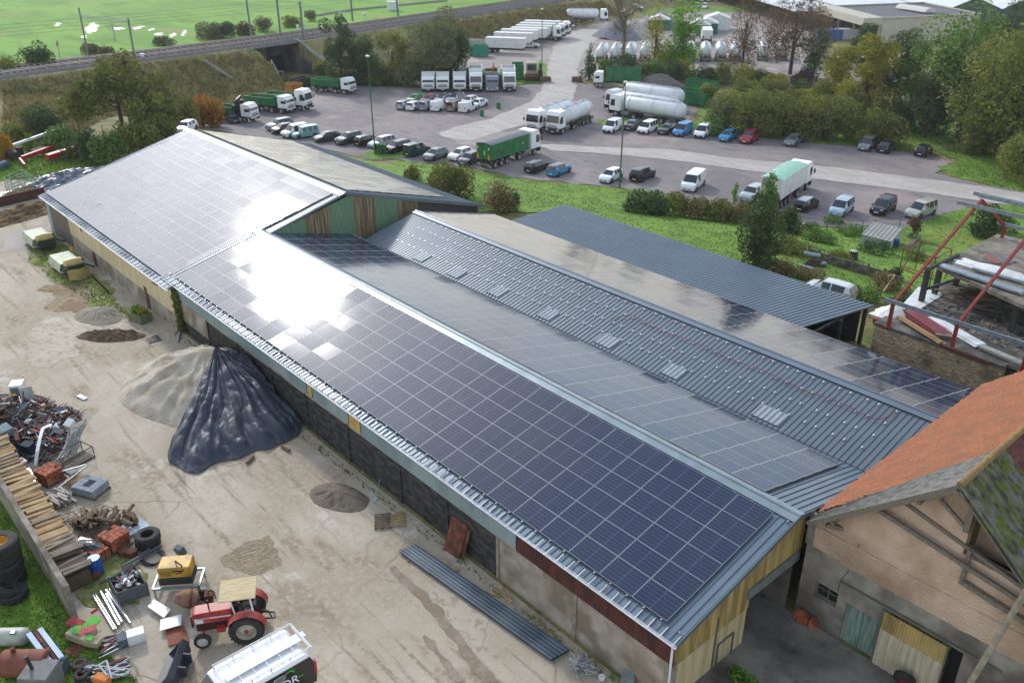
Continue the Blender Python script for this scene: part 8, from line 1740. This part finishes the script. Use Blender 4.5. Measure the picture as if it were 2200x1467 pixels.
P=onz(131,131,2.2); mb=MB(); mb.tube((0,0,0),(0,0,2.6),.06); mb.lathe([(.02,-.03),(.5,-.03),(.5,.03),(.02,.03)],c=(0,0,3.0),axis='y',n=16); o=single('rail_sign','round railway sign on a post at the field side','sign',mb,[mat('sign_white_red','#b9a7b0','#8c3a4a',scale=3)],loc=tuple(P),rz=-.7,smooth=40)
mb=MB(); pts=[G(x,y)+np.array([0,0,.3]) for x,y in ((668,38),(700,33),(760,24),(860,14),(960,4))]
for a,b in zip(pts,pts[1:]): mb.beam(a,b,.3,.8)
single('trackside_wall','low pale concrete edge running along the far side of the tracks','wall',mb,mat('pale_concrete','#9a9a92','#85857d',scale=2))
# fence of the field side compound
# underpass
e=empty('underpass',(0,0,0),0,'concrete railway underpass mouth with wing walls in the bank','underpass'); UC=mat('weathered_concrete','#6d6f72','#4f5154',scale=.6,rough=.95,c3='#3d3e40',s3=.4,stretch=(1,1,.3),bump=.3)
HL,HRr,TL,TRr=[Vector((p[0],p[1],0)) for p in (UP_HL,UP_HR,UP_TL,UP_TR)]; nn=Vector((_n[0],_n[1],0)); al=(HRr-HL).normalized(); HL,HRr,TL,TRr=HL+al*.6-nn*.5,HRr-al*.6-nn*.5,TL+al*.6,TRr-al*.6
def wallseg(mb,a,b,z0,za,zb,t=.45):
    d=(b-a).normalized(); o=Vector((-d.y,d.x,0))*t/2; mb.hexa([a-o+Vector((0,0,z0)),b-o+Vector((0,0,z0)),b+o+Vector((0,0,z0)),a+o+Vector((0,0,z0))],[a-o+Vector((0,0,za)),b-o+Vector((0,0,zb)),b+o+Vector((0,0,zb)),a+o+Vector((0,0,za))])
mb=MB(); wallseg(mb,HL,HRr,-.6,1.3,1.3); mb.build('lintel',UC,e); mb=MB(); wallseg(mb,HRr,TRr,-4.3,1.5,-2.2); mb.build('wing_wall',UC,e); mb=MB(); wallseg(mb,HL,TL,-4.3,1.3,-3.2); mb.build('wing_wall',UC,e)
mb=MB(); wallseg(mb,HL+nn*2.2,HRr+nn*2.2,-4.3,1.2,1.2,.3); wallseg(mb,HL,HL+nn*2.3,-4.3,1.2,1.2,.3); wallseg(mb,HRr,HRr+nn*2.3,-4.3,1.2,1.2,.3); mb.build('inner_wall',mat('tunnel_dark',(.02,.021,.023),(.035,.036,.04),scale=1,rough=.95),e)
mb=MB(); a=HL-al*.5;b=HRr+al*.5; mb.hexa([k+Vector((0,0,.9)) for k in (a,b,b+nn*3,a+nn*3)],[k+Vector((0,0,1.34)) for k in (a,b,b+nn*3,a+nn*3)]); mb.build('slab',DRYM,e)
mb=MB(); P0_,P1_=G(598,165),G(609,163); mb.tube(Vector(P0_)+Vector((0,0,.9)),Vector(P1_)+Vector((0,0,.9)),.05); P2=G(584,142); mb.tube(Vector(P2)+Vector((0,0,1.2)),Vector(P0_)+Vector((0,0,.9)),.05)
for k in (P0_,P1_,P2): mb.tube(k,Vector(k)+Vector((0,0,1)),.05)
mb.build('handrail',WHP,e)
for a,b,l in (((634,88),(697,134),'concrete drainage steps running down the bank right of the underpass'),((437,132),(497,172),'old concrete channel on the bank left of the underpass')):
    mb=MB(); 
    for off in (0,1.0):
        pts=[G(lerp(a[0],b[0],t)+off*5,lerp(a[1],b[1],t)) for t in np.linspace(0,1,9)]
        for p,q in zip(pts,pts[1:]): mb.beam(p+np.array([0,0,.15]),q+np.array([0,0,.15]),.25,.35)
    single('drain_channel',l,'drain',mb,mat('pale_concrete','#9a9a92'))
# far buildings
def block(name,label,P,z0,zt,mw,mr,par=.25,cat='warehouse',inset=.3):
    e=empty(name,(0,0,0),0,label,cat); mb=MB(); n=len(P); vs=[(p[0],p[1],z0) for p in P]+[(p[0],p[1],zt) for p in P]; mb.add(vs,[(i,(i+1)%n,n+(i+1)%n,n+i) for i in range(n)]); mb.build('wall',mw,e)
    c=sum((np.array(p[:2]) for p in P))/n; mb=MB(); mb.add([(p[0]+(c[0]-p[0])*.004,p[1]+(c[1]-p[1])*.004,zt-par) for p in P],[tuple(range(n))]); mb.build('roof',mr,e); 
    mb=MB(); 
    for i in range(n): mb.beam((P[i][0],P[i][1],zt+.05),(P[(i+1)%n][0],P[(i+1)%n][1],zt+.05),.5,.3)
    mb.build('parapet',mw,e); return e
WCR=mat('cream_wall','#b8b3a2','#aba695',scale=.5,rough=.7); RGR=mat('flat_roof','#54585c','#5f6367',scale=.3,rough=.85)
C0=G(1889,93); ZT=C0[2]+topz(C0,1883,40); C1=onz(2108,31,ZT); C2=onz(1739,0,ZT); C3=C1+(C2-C0)*.62
C2b=C0+(C2-C0)*.62
wh=block('warehouse','cream warehouse with flat dark roof and a domed rooflight at the upper right',[C0,C1,C3,C2b],-4,ZT,WCR,RGR)
u=(C1-C0)[:2]; u=u/np.linalg.norm(u); v=(C2-C0)[:2]; v=v/np.linalg.norm(v)
def WP(a,b,z): return Vector((C0[0]+u[0]*a+v[0]*b,C0[1]+u[1]*a+v[1]*b,z))
Lu=np.linalg.norm((C1-C0)[:2]); Lv=np.linalg.norm((C2-C0)[:2])
DK=mat('bay_dark',(.03,.032,.035),rough=.8)
mb=MB(); off=Vector((-u[0],-u[1],0))*.05
for a,b in ((.02,.30),(.33,.50),(.53,.61)): mb.add([WP(0,Lv*a,-4)+off,WP(0,Lv*b,-4)+off,WP(0,Lv*b,ZT-2.2)+off,WP(0,Lv*a,ZT-2.2)+off],[(0,1,2,3)])
mb.build('loading_bay',DK,wh,recalc=False)
mb=MB(); 
for a in (.01,.16,.31,.515): mb.beam(WP(-.4,Lv*a,-4),WP(-.4,Lv*a,ZT-1),.6)
mb.hexa([WP(-6,0,ZT-1.6),WP(.2,0,ZT-1.6),WP(.2,Lv*.62,ZT-1.6),WP(-6,Lv*.62,ZT-1.6)],[WP(-6,0,ZT+.2),WP(.2,0,ZT+.2),WP(.2,Lv*.62,ZT+.2),WP(-6,Lv*.62,ZT+.2)]); mb.build('canopy',WCR,wh)
RLM=mat('rooflight_pale','#c9c7bd','#b7b5ab',scale=2,rough=.4)
q0=onz(1935,18,ZT); q1=onz(2000,28,ZT); mb=MB(); d=Vector(q1)-Vector(q0); K=10
for k in range(K):
    a=lerp(Vector(q0),Vector(q1),k/K); b=lerp(Vector(q0),Vector(q1),(k+.92)/K); o=Vector((-d.y,d.x,0)).normalized()*1.8; vs=[]
    for c in (a,b):
        for i in range(7): t=math.pi*i/6; vs.append(c+o*math.cos(t)+Vector((0,0,.1+1.1*math.sin(t))))
    mb.add(vs,[(i,i+1,8+i,7+i) for i in range(6)]+[tuple(range(7)),tuple(range(13,6,-1))])
mb.build('rooflight',RLM,wh)
Z2=ZT-.8; A1=onz(1800,14,Z2);B1=onz(2010,10,Z2);Cc=B1+(C2-C0)*.9;Dd=A1+(C2-C0)*.9
w2=block('warehouse','grey roofed hall behind the cream warehouse',[A1,B1,Cc,Dd],-4,Z2,WCR,mat('roof_mid','#7f8484','#74797a',scale=.3,rough=.8))
# green gabled halls with white roofs
GH_=mat('hall_green','#3c5148','#35473f',scale=.6,rough=.6); WR_=mat('white_roof','#d3d6d8','#c5c8ca',scale=.3,rough=.5)
gb=G(2040,75); base_=[(2035,22),(2082,7),(2143,21),(2205,6),(2270,20)]
e=empty('gabled_hall',(0,0,0),0,'dark green hall with white zigzag roof at the top right corner','warehouse'); zt0=ZT-1
pts=[onz(x,y,zt0+(3 if i%2 else 0)) for i,(x,y) in enumerate(base_)]
ea=onz(2035,22,zt0); eb=onz(2270,20,zt0); dr=(eb-ea)/np.linalg.norm(eb-ea); bk=np.array([v[0],v[1],0])
mb=MB(); rf=MB(); n=8; LL=np.linalg.norm(eb-ea)
front=[]
for i in range(5): f=i/4; p=ea+dr*LL*f; front.append(Vector((p[0],p[1],zt0+(3.2 if i%2 else 0))))
for i in range(4):
    a,b=front[i],front[i+1]; mb.add([(a.x,a.y,-4),(b.x,b.y,-4),b,a],[(0,1,2,3)]); o=Vector(bk)*90; rf.add([a+Vector((0,0,.1)),b+Vector((0,0,.1)),b+o+Vector((0,0,.1)),a+o+Vector((0,0,.1))],[(0,1,2,3)])
mb.build('wall',GH_,e,recalc=False); rf.build('roof',WR_,e,recalc=False)
# more white roof to the left
a=front[0]; 
mb=MB(); l0=a-Vector((dr[0],dr[1],0))*45; mb.add([l0,a,a+Vector(bk)*120,l0+Vector(bk)*120],[(0,1,2,3)]); single('white_roofed_hall','long low white roof behind the grey one at the top edge','warehouse',mb,WR_,recalc=False)
for (px,py,hd,L_,W_,H_,m,l) in ((1779,86,48,6.5,2.4,2.6,mat('blue_container','#2b5a9c','#244d88',scale=2,rough=.5),'blue container in front of the warehouse bays'),(1818,84,48,6,2.4,2.6,mat('white_container','#c5c9cb','#b1b5b7',scale=2,rough=.5),'white container right of the blue one'),(1815,116,48,6,.4,1.4,mat('pale_concrete','#9a9a92'),'low concrete wall on the far yard beside the yellow trees')):
    P=G(px,py); e=empty('container',tuple(P),R(hd),l,'container'); mb=MB(); mb.box(-L_/2,L_/2,-W_/2,W_/2,0,H_)
    for i in range(int(L_/.5)): mb.box(-L_/2+.2+i*.5,-L_/2+.4+i*.5,-W_/2-.04,-W_/2-.001,.1,H_-.1)
    mb.build('shell',m,e)
TG_=mat('tent_green','#2f6f50','#285f45',scale=1,rough=.6)
for (px,py,w_,h_,l) in ((1500,78,6,3.6,'green walled white roofed shelter behind the bright green tree'),(1517,74,6,3.6,'second green walled shelter right of the first'),(1540,66,7,4,'white walled shelter at the right of the green ones'),(1415,66,6,3.6,'green and white shelter behind the yellow green tree')):
    P=G(px,py); e=empty('shelter',tuple(P),R(-52),l,'shelter','shelters on the far yard'); mb=MB(); mb.box(-6,0,-w_/2,w_/2,0,h_-.8); mb.build('wall',TG_ if 'green w' in l or 'green and' in l or 'second' in l else WHP,e); mb=MB(); mb.prism([(-w_/2-.2,h_-.8),(w_/2+.2,h_-.8),(0,h_+.5)],-6.2,.2,axis='x'); mb.build('roof',mat('tent_white','#d5d6d2','#c6c7c3',scale=1,rough=.7),e)
semi(at(1528,95,5.4-8+1.0,-1.2,130),130,'white tipping trailer with teal rim on the far yard','white',TRW,None,withcab=False,L=8,zt=3.4,marks=True)
semi(at(1492,98,5.4-8+1.0,-1.2,128),128,'grey empty tipping trailer beside the white one on the far yard','white',mat('trailer_grey','#8a8a86','#74746f',scale=2),None,withcab=False,L=7.5,zt=2.6,marks=False)
for (x,y,rx,ry,h_,m,l,s) in ((1325,82,8,5,5,mat('aggregate_grey','#7f8084','#6f7074',scale=2,rough=.95),'grey aggregate heap seen through the bare tree',21),(1360,78,7,5,4.5,mat('aggregate_pale','#b3aca3','#a29b92',scale=2,rough=.95),'pale aggregate heap right of the grey one',22),(1420,60,8,5,4.5,mat('aggregate_grey','#7f8084'),'bluish aggregate heap behind the yellow green tree',23),(1420,182,6,3.5,2.2,mat('aggregate_dark','#6b6560','#5b5550',scale=2,rough=.95),'dark gravel heap behind the green container lorry',24)):
    P=G(x,y); o=heap('aggregate_heap',P[:2],rx,ry,h_,m,l,'heap',seed=s,rough_=.3,n=26); o.location=(0,0,P[2])
# cars seen through the trees on the far yard
# ---- tin shed and garden things
P4=[G(1850,524),G(1916,549),G(1940,520),G(1877,503)]; zt_s=P4[0][2]+topz(P4[0],1850,504)
e=empty('tin_shed',(0,0,0),0,'small white tin shed with ribbed grey roof in the weeds','shed')
a=Vector(onz(1850,504,zt_s)); b=Vector(onz(1916,520,zt_s)); c=Vector(onz(1940,491,zt_s)); d=Vector(onz(1877,477,zt_s))
mb=MB(); ribbed(mb,a,b,c,d,pitch=.42,rh=.06,rw=.2); mb.build('roof',mat('shed_roof','#9a9a94','#86867f',scale=2,rough=.6,metal=.2),e)
ins=lambda p: lerp((a+b+c+d)/4,p,.95)
mb=MB(); q=[ins(k) for k in (a,b,c,d)]; mb.add([(k.x,k.y,H1(k.x,k.y)-.3) for k in q]+[(k.x,k.y,zt_s-.04) for k in q],[(i,(i+1)%4,4+(i+1)%4,4+i) for i in range(4)]); mb.build('wall',mat('shed_wall','#a9afb2','#90979b',scale=2,rough=.7,stretch=(1,1,.4)),e)
mb=MB(); k=lerp(q[1],q[2],.4); mb.obox((k.x+.1,k.y-.2,H1(k.x,k.y)+.5),(.9,.5,1.0),(.2,0,.3)); single('blue_tarp','blue tarpaulin hanging at the shed corner','tarpaulin',mb,mat('tarp_blue','#2d4f86','#26426f',scale=3,rough=.6),bevel=.1)
P=G(1831,558); e=empty('compost_bin',tuple(P),0,'black compost bin with pale lid on the grass','bin'); mb=MB(); mb.lathe([(.5,0),(.45,.4),(.38,.85),(.34,.88)],n=14); mb.build('bin_body',BLACKP,e,smooth=35); mb=MB(); mb.lathe([(.02,.95),(.34,.9),(.34,.86)],n=14); mb.build('lid',mat('lid_pale','#a7bf9f','#93ab8b',scale=3),e,smooth=35)
PAN=mat('panel_concrete','#7f7a70','#5d584e',scale=2,rough=.95,bump=.4,c3='#4f4a3f',s3=1)
pl=[(1736,553),(1758,561),(1781,569),(1828,582),(1862,592),(1897,603),(1935,617)]
for k,(p,q) in enumerate(zip(pl,pl[1:])):
    a,b=Vector(G(*p)),Vector(G(*q)); e=empty('fence_panel',tuple(a),0,['concrete fence panel at the left end, beside the rolled pipes','second concrete fence panel left of the bin','weedy fence panel below the compost bin','vine covered fence panel in the middle','mossy fence panel right of the middle','last fence panel towards the steel frame'][k],'fence','low concrete panel fence behind the shed'); mb=MB(); d=b-a; mb.beam((0,0,.45),d+Vector((0,0,.45)),.06,.85); mb.build('panel',PAN,e); mb=MB(); mb.beam((0,0,-.2),(0,0,1.15),.14); mb.build('fence_post',PAN,e)
e=empty('rolled_pipes',(0,0,0),0,'grey sheet pipes stacked beside the fence panel','pipes')
for a,b,z in (((1724,560),(1760,566),.7),((1742,572),(1773,574),.3),((1715,575),(1748,583),.15)): mb=MB(); mb.tube(G(*a)+np.array([0,0,z]),G(*b)+np.array([0,0,z]),.22,.2,12); mb.build('pipe',GALV,e,smooth=35)
mb=MB(); 
for k in range(9): p=Vector(G(1735+k*2,577))+Vector((0,0,.1+.08*k)); mb.beam(p-Vector((.6,0,0)),p+Vector((.5,.3,.05)),.1,.06)
single('plank_offcuts','brown plank offcuts under the rolled pipes','wood',mb,PLANK[3])
hd_=math.degrees(azb(G(1820,650),G(1730,625)))
car('hatch','#c9cecb',1770,646,hd_,'abandoned silver white car behind the slate shed roof',anchor=(0,.85),z=None)
RBR=mat('rack_rust','#7a4a30','#5f3a27',scale=4,rough=.85); RBO=mat('rack_orange','#a8622f','#8d5127',scale=4,rough=.8)
e=empty('scaffold_rack',(0,0,0),0,'rusty open steel rack standing on the grass left of the red frame','rack'); Q=[Vector(G(*p)) for p in ((1928,600),(1995,622),(2030,600),(1965,582))]; mb=MB()
for k in range(4): mb.beam(Q[k],Q[k]+Vector((0,0,2.9)),.07); mb.beam(Q[k]+Vector((0,0,2.8)),Q[(k+1)%4]+Vector((0,0,2.8)),.07)
mb.beam(Q[0]+Vector((0,0,.2)),Q[0]+Vector((.6,.5,2.8)),.06); mb.build('frame',RBR,e); mb=MB()
for z in (1.0,1.25): mb.beam(Q[0]+Vector((0,0,z)),Q[1]+Vector((.6,0,z)),.07); mb.beam(Q[3]+Vector((0,0,z)),Q[2]+Vector((0,0,z)),.07)
mb.build('cross_bar',RBO,e)
mb=MB(); mb.beam(Vector(G(1880,603))+Vector((0,0,.3)),Vector(G(1918,612))+Vector((0,0,.9)),.12,.05); mb.beam(Vector(G(1918,612))+Vector((0,0,.9)),Vector(G(1895,640))+Vector((0,0,.6)),.1,.05); single('white_frame_piece','pale angled timber lying on the vines','timber',mb,PLANK[0])
mb=MB(); mb.beam(Vector(G(1945,535)),Vector(G(1975,515))+Vector((0,0,.3)),.3,.2); mb.beam(Vector(G(1952,540)),Vector(G(1982,522))+Vector((0,0,.3)),.15,.1); single('timber_pile','old timbers lying by the mesh fence','timber',mb,WOOD2)
# wire mesh fence along lot
mb=MB(); pts=[G(x,y) for x,y in ((1700,492),(1775,500),(1850,502),(1875,500),(1930,497),(1968,520),(1960,545))]
for p,q in zip(pts,pts[1:]):
    p=Vector(p);q=Vector(q); n=max(1,int((q-p).length/2.5))
    for k in range(n): r_=lerp(p,q,k/n); mb.tube(r_,r_+Vector((0,0,1.5)),.04,n=5)
    for z in (.3,.9,1.45): mb.tube(p+Vector((0,0,z)),q+Vector((0,0,z)),.012,n=4,caps=False)
single('wire_fence','thin green wire fence along the lot above the shed','fence',mb,mat('fence_green','#3a4a3c'))
P=G(2075,308); e=empty('red_trailer',tuple(P),R(-40),'small red trailer under the big trees','trailer'); mb=MB(); mb.box(-1,1,-.7,.7,.5,1.1); mb.build('body',RM,e,bevel=.03); wheel(e,0,.8,.35,.2,'dark'); wheel(e,0,-.8,.35,.2,'dark')
heap('earth_heap',G(2080,318)[:2],1.3,1,.5,mat('earth_red','#8a5a3c','#744a31',scale=5,rough=.95),'small reddish earth heap on the grass by the red trailer','heap',n=20,seed=31).location=(0,0,-4)
# ---- stone walled yard with steel frame
def stonemat():
    m=bpy.data.materials.new('rubble_stone'); m.use_nodes=True; t=m.node_tree; b=t.nodes['Principled BSDF']; b.inputs['Roughness'].default_value=.95
    g=t.nodes.new('ShaderNodeTexCoord'); mp=t.nodes.new('ShaderNodeMapping'); mp.inputs['Scale'].default_value=(2.3,2.3,6.5); t.links.new(g.outputs['Object'],mp.inputs[0])
    v=t.nodes.new('ShaderNodeTexVoronoi'); v.inputs['Scale'].default_value=1.2; t.links.new(mp.outputs[0],v.inputs['Vector'])
    r=t.nodes.new('ShaderNodeValToRGB'); r.color_ramp.elements[0].color=(*hexc('#85775f'),1); r.color_ramp.elements[1].color=(*hexc('#b8a688'),1); t.links.new(v.outputs['Color'],r.inputs[0])
    v2=t.nodes.new('ShaderNodeTexVoronoi'); v2.feature='DISTANCE_TO_EDGE'; v2.inputs['Scale'].default_value=1.2; t.links.new(mp.outputs[0],v2.inputs['Vector'])
    r2=t.nodes.new('ShaderNodeMapRange'); r2.inputs['From Max'].default_value=.06; t.links.new(v2.outputs['Distance'],r2.inputs[0])
    x=t.nodes.new('ShaderNodeMix'); x.data_type='RGBA'; t.links.new(r2.outputs[0],x.inputs['Factor']); x.inputs['A'].default_value=(*hexc('#3d3629'),1); t.links.new(r.outputs[0],x.inputs['B'])
    n=t.nodes.new('ShaderNodeTexNoise'); n.inputs['Scale'].default_value=.5; n.inputs['Detail'].default_value=5; t.links.new(g.outputs['Object'],n.inputs['Vector']); r3=t.nodes.new('ShaderNodeMapRange'); r3.inputs['From Min'].default_value=.5; r3.inputs['From Max'].default_value=.68; t.links.new(n.outputs[0],r3.inputs[0])
    x2=t.nodes.new('ShaderNodeMix'); x2.data_type='RGBA'; t.links.new(r3.outputs[0],x2.inputs['Factor']); t.links.new(x.outputs['Result'],x2.inputs['A']); x2.inputs['B'].default_value=(*hexc('#35322c'),1); t.links.new(x2.outputs['Result'],b.inputs['Base Color'])
    bn=t.nodes.new('ShaderNodeBump'); bn.inputs['Strength'].default_value=.8; t.links.new(r2.outputs[0],bn.inputs['Height']); t.links.new(bn.outputs[0],b.inputs['Normal']); return m
STM=stonemat(); SLAB=mat('stained_slab','#4c4a46','#35332f',scale=1.2,rough=.9,bump=.3,c3='#6b675f',s3=.7); TOPS=mat('rough_topping','#8c857a','#756e62',scale=2,rough=.95,bump=.6,c3='#5e584e',s3=.8)
e=empty('stone_building',(0,0,0),0,'rubble stone walled platform with dark slab, being rebuilt, at the right','building')
mb=MB(); mb.box(-23.3,-15.1,52.9,53.5,-.5,3.2); mb.box(-23.3,-22.8,53.5,64,-.5,3.2); mb.build('stone_wall',STM,e)
mb=MB(); mb.box(-15.08,-4,53.4,53.8,-.5,3.0); mb.build('side_wall',mat('dark_wall','#4c4740','#353029',scale=1.5,rough=.95),e)
mb=MB(); mb.box(-23.35,-15.05,52.85,64,3.202,3.42); mb.box(-15.05,-3,53.3,56.5,3.202,3.42); mb.build('slab',SLAB,e)
mb=MB(); mb.box(-15.6,-3,56.5,68,.2,.4); mb.build('pit_floor',DARK,e)
mb=MB(); mb.hexa([(-23.1,60.2,5.35),(-16.3,57.6,5.35),(-3,57.6,5.35),(-3,71,5.35)],[(-23.1,60.2,5.6),(-16.3,57.6,5.6),(-3,57.6,5.6),(-3,71,5.6)]); mb.hexa([(-23.1,60.25,5.36),(-3,71,5.36),(-3,71.2,5.36),(-23,70.2,5.36)],[(-23.1,60.25,5.601),(-3,71,5.601),(-3,71.2,5.601),(-23,70.2,5.601)]); mb.build('upper_slab',TOPS,e)
BP=mat('black_post',(.03,.028,.027),(.05,.045,.04),scale=4,rough=.8)
for (x,y) in ((-22.9,58.5),(-22.6,63.2),(-16.8,58.2),(-18.5,60.5),(-12.5,58.2),(-22.9,60.5)): mb=MB(); mb.box(x-.16,x+.16,y-.16,y+.16,3.42 if x<-15.5 else .3,5.35 if y>60 or x>-20 else 5.9); mb.build('pillar',BP,e)
mb=MB(); mb.beam((-22.9,58.5,4.3),(-21.3,59.5,5.3),.16); mb.beam((-22.9,58.5,5.85),(-22.9,63.2,5.7),.2); mb.build('brace',BP,e)
FRD=mat('frame_red','#8a2f28','#74261f',scale=3,rough=.6)
for k,(x,l) in enumerate(((-22.4,'red steel portal frame at the left, joined by the ridge purlins'),(-18.25,'red steel portal frame in the middle'),(-14.1,'red steel portal frame at the right edge'))):
    f=empty('portal_frame',(x,52.8,3.42),0,l,'steel frame','red portal frames on the stone wall'); mb=MB(); mb.beam((0,.1,0),(0,.1,1.6),.2,.2); mb.build('post',FRD,f); mb=MB(); mb.beam((0,.0,1.65),(0,10.8,6.35),.16,.2); mb.beam((0,10.8,6.35),(0,16.7,3.1),.16,.2); mb.build('rafter',FRD,f); mb=MB(); mb.beam((0,16.7,3.1),(0,16.7,2.15),.2); mb.build('post',FRD,f)
    mb=MB(); mb.box(-.2,.2,-.1,.3,.0,.03); mb.build('base_plate',FRD,f)
for (x0,x1,y,z,l) in ((-22.95,-6,52.75,5.25,'long galvanised purlin along the lower knees'),(-23.6,-6,62.6,9.55,'galvanised purlin just left of the red ridge'),(-23.4,-6,64.6,9.85,'galvanised purlin just right of the red ridge'),(-22.8,-6,64.0,9.95,'topmost galvanised purlin lying on the red ridge'),(-22.9,-6,69.2,6.75,'galvanised purlin at the back knee')):
    mb=MB(); mb.box(x0,x1,y-.03,y+.0,z-.14,z+.14); mb.box(x0,x1,y-.09,y-.03,z+.11,z+.14); mb.box(x0,x1,y,y+.09,z-.14,z-.11); single('purlin',l,'purlin',mb,GALV,group='galvanised purlins')
def onp_(px,py,z): return Vector(onz(px,py,z))
def zs(x,y): return (1900+x/3.667,400+y/3.667)
def stack(name,a,b,w,m,label,z,n=3,cat='sheets',h_=.05,jit=.1):
    A_=onp_(*zs(*a),z);B_=onp_(*zs(*b),z); e=empty(name,(0,0,0),0,label,cat,'materials on the stone platform'); mb=MB()
    for k in range(n): o=Vector((random.uniform(-jit,jit),random.uniform(-jit,jit),k*h_)); mb.beam(A_+o,B_+o,w*random.uniform(.8,1.05),h_*.9)
    mb.build('pieces',m,e); return e
stack('sheet_pile',(170,980),(470,1180),.9,mat('red_sheets','#7d343a','#6b2c31',scale=3,rough=.5),'dark red roof sheets piled behind the wall top',3.5,4)
stack('lath_pile',(120,1040),(440,1240),.3,PLANK[2],'grey battens beside the red sheets',3.5,4,'battens',jit=.25); stack('lath_pile',(400,1180),(540,1200),.3,PLANK[1],'short batten bundle before the middle post',3.5,5,'battens',jit=.2)
stack('panel_pile',(370,1040),(760,1260),.75,WHP,'white panels laid along the platform edge',3.5,3); stack('panel_pile',(760,1270),(1090,1410),.5,mat('pale_profiles','#a3a39b'),'pale long profiles in the right platform corner',3.5,4)
stack('channel_pile',(440,630),(1100,850),.7,GALV,'bundle of galvanised channels lying on the upper deck',5.7,3); stack('channel_pile',(690,650),(1100,760),.35,GALV,'second bundle of galvanised channels nearer the ridge',5.75,2)
stack('rust_angle',(440,1255),(830,1400),.22,mat('angle_rust','#5f3a30','#4b2d25',scale=3),'rusty brown edge angle on the stone wall',3.45,1,'angle',h_=.3)
mb=MB(); q=[onp_(*zs(*p),5.66) for p in ((760,590),(870,520),(1040,590),(960,620))]; mb.hexa([k-Vector((0,0,.03)) for k in q],q); single('deck_sheet','flat grey sheet on the upper deck','sheet',mb,mat('deck_grey','#6b6b6c','#5d5d5e',scale=3)); mb=MB(); q=[onp_(*zs(*p),5.7) for p in ((770,560),(830,525),(930,600),(880,610))]; mb.hexa([k-Vector((0,0,.03)) for k in q],q); single('deck_sheet','flat reddish sheet on the upper deck','sheet',mb,mat('deck_red','#8a5a52','#784d46',scale=3))
crumple('white_membrane',onp_(*zs(930,690),5.6),3.2,.8,.35,WHP,'crumpled white membrane rolled out on the upper deck','membrane',17,n=26,base=5.6,az=-.1)
mb=MB()
for k in range(70):
    p=lerp(onp_(*zs(600,860),3.6),onp_(*zs(790,920),3.6),random.random())+Vector((random.gauss(0,.5),random.gauss(0,.6),random.random()*.7)); u=Vector((1.0,.5,random.gauss(0,.15)))*random.uniform(.3,.9); mb.mat(random.choice([0,1,2])); mb.beam(p-u,p+u,.12,.05)
single('timber_heap','heap of old boards and laths on the dark slab','timber',mb,[PLANK[3],PLANK[1],WOOD2],kind='stuff')
q=[onp_(*zs(*p),3.46) for p in ((130,945),(270,790),(470,850),(250,985))]; mb=MB(); mb.hexa([k-Vector((0,0,.03)) for k in q],q); single('white_sheet','large white flat sheet left of the black post','sheet',mb,WHP)
crumple('white_bag',onp_(*zs(60,1010),3.3),1.2,.9,.7,WHP,'white covered heap at the left corner of the stone wall','cover',19,n=20,base=3.2)
mb=MB(); mb.obox((0,0,.15),(.7,.4,.3),(0,0,.2)); single('white_block','pale block standing on the platform behind the first post','block',mb,mat('whitish_boards','#b9b2a8'),loc=tuple(onp_(*zs(115,985),3.43)))
mb=MB(); mb.box(-.3,.3,-.2,.2,0,.3); single('red_crate','small red crate on the grass by the shed corner','crate',mb,REDP,loc=tuple(G(1884,692)),rz=.3,bevel=.02)
for k in range(2): pallet(2170+k*25,695+k*10,.2,['upright pallet leaning in the dark pit','second upright pallet in the dark pit'][k],z=1.5,tilt=(1.3,0),m=WOOD,group='pallets in the pit')
mb=MB()
for k in range(160):
    p=Vector((random.uniform(-23,-15.4),random.uniform(54.5,60),3.44)); mb.mat(random.choice([0,1,2])); mb.obox(p,(random.uniform(.05,.6),random.uniform(.05,.12),.05),(0,0,random.random()*3))
single('debris','scattered debris and offcuts on the dark slab','debris',mb,[PLANK[1],mat('scrap_grey'if False else 'scrap_grey','#7f858a'),DARK],kind='stuff')
e=empty('weed_plant',tuple(onz(1590,1463,0)),0,'green weed clump in the courtyard at the bottom edge','plant'); v_,f_=leaves([(0,0,.25),(.4,.1,.2),(-.35,.1,.2)],[.35,.3,.3],500,.13,88); meshfast('leaf_mass',v_,f_,LM['bright'],e)
mb=MB()
for k in range(6): mb.obox((random.uniform(-.5,.5),random.uniform(-.1,.1),.2+.05*k),(.25,.3,.35),(0,0,random.gauss(0,.2)))
single('clay_pots','stacked clay chimney blocks at the house corner','block',mb,BRICK,loc=(-13.0,28.7,0))
# ------------------------------------------------------------------ haze
HZM=bpy.data.materials.new('haze_air'); HZM.use_nodes=True; t_=HZM.node_tree; t_.nodes.clear(); o_=t_.nodes.new('ShaderNodeOutputMaterial'); v_=t_.nodes.new('ShaderNodeVolumePrincipled'); v_.inputs['Density'].default_value=.00016; v_.inputs['Color'].default_value=(.86,.9,.95,1); v_.inputs['Anisotropy'].default_value=.2; t_.links.new(v_.outputs[0],o_.inputs['Volume'])
mb=MB(); mb.box(-1650,210,-170,1650,-6,34); hz_o=mb.build('haze',HZM); hz_o['kind']='stuff'
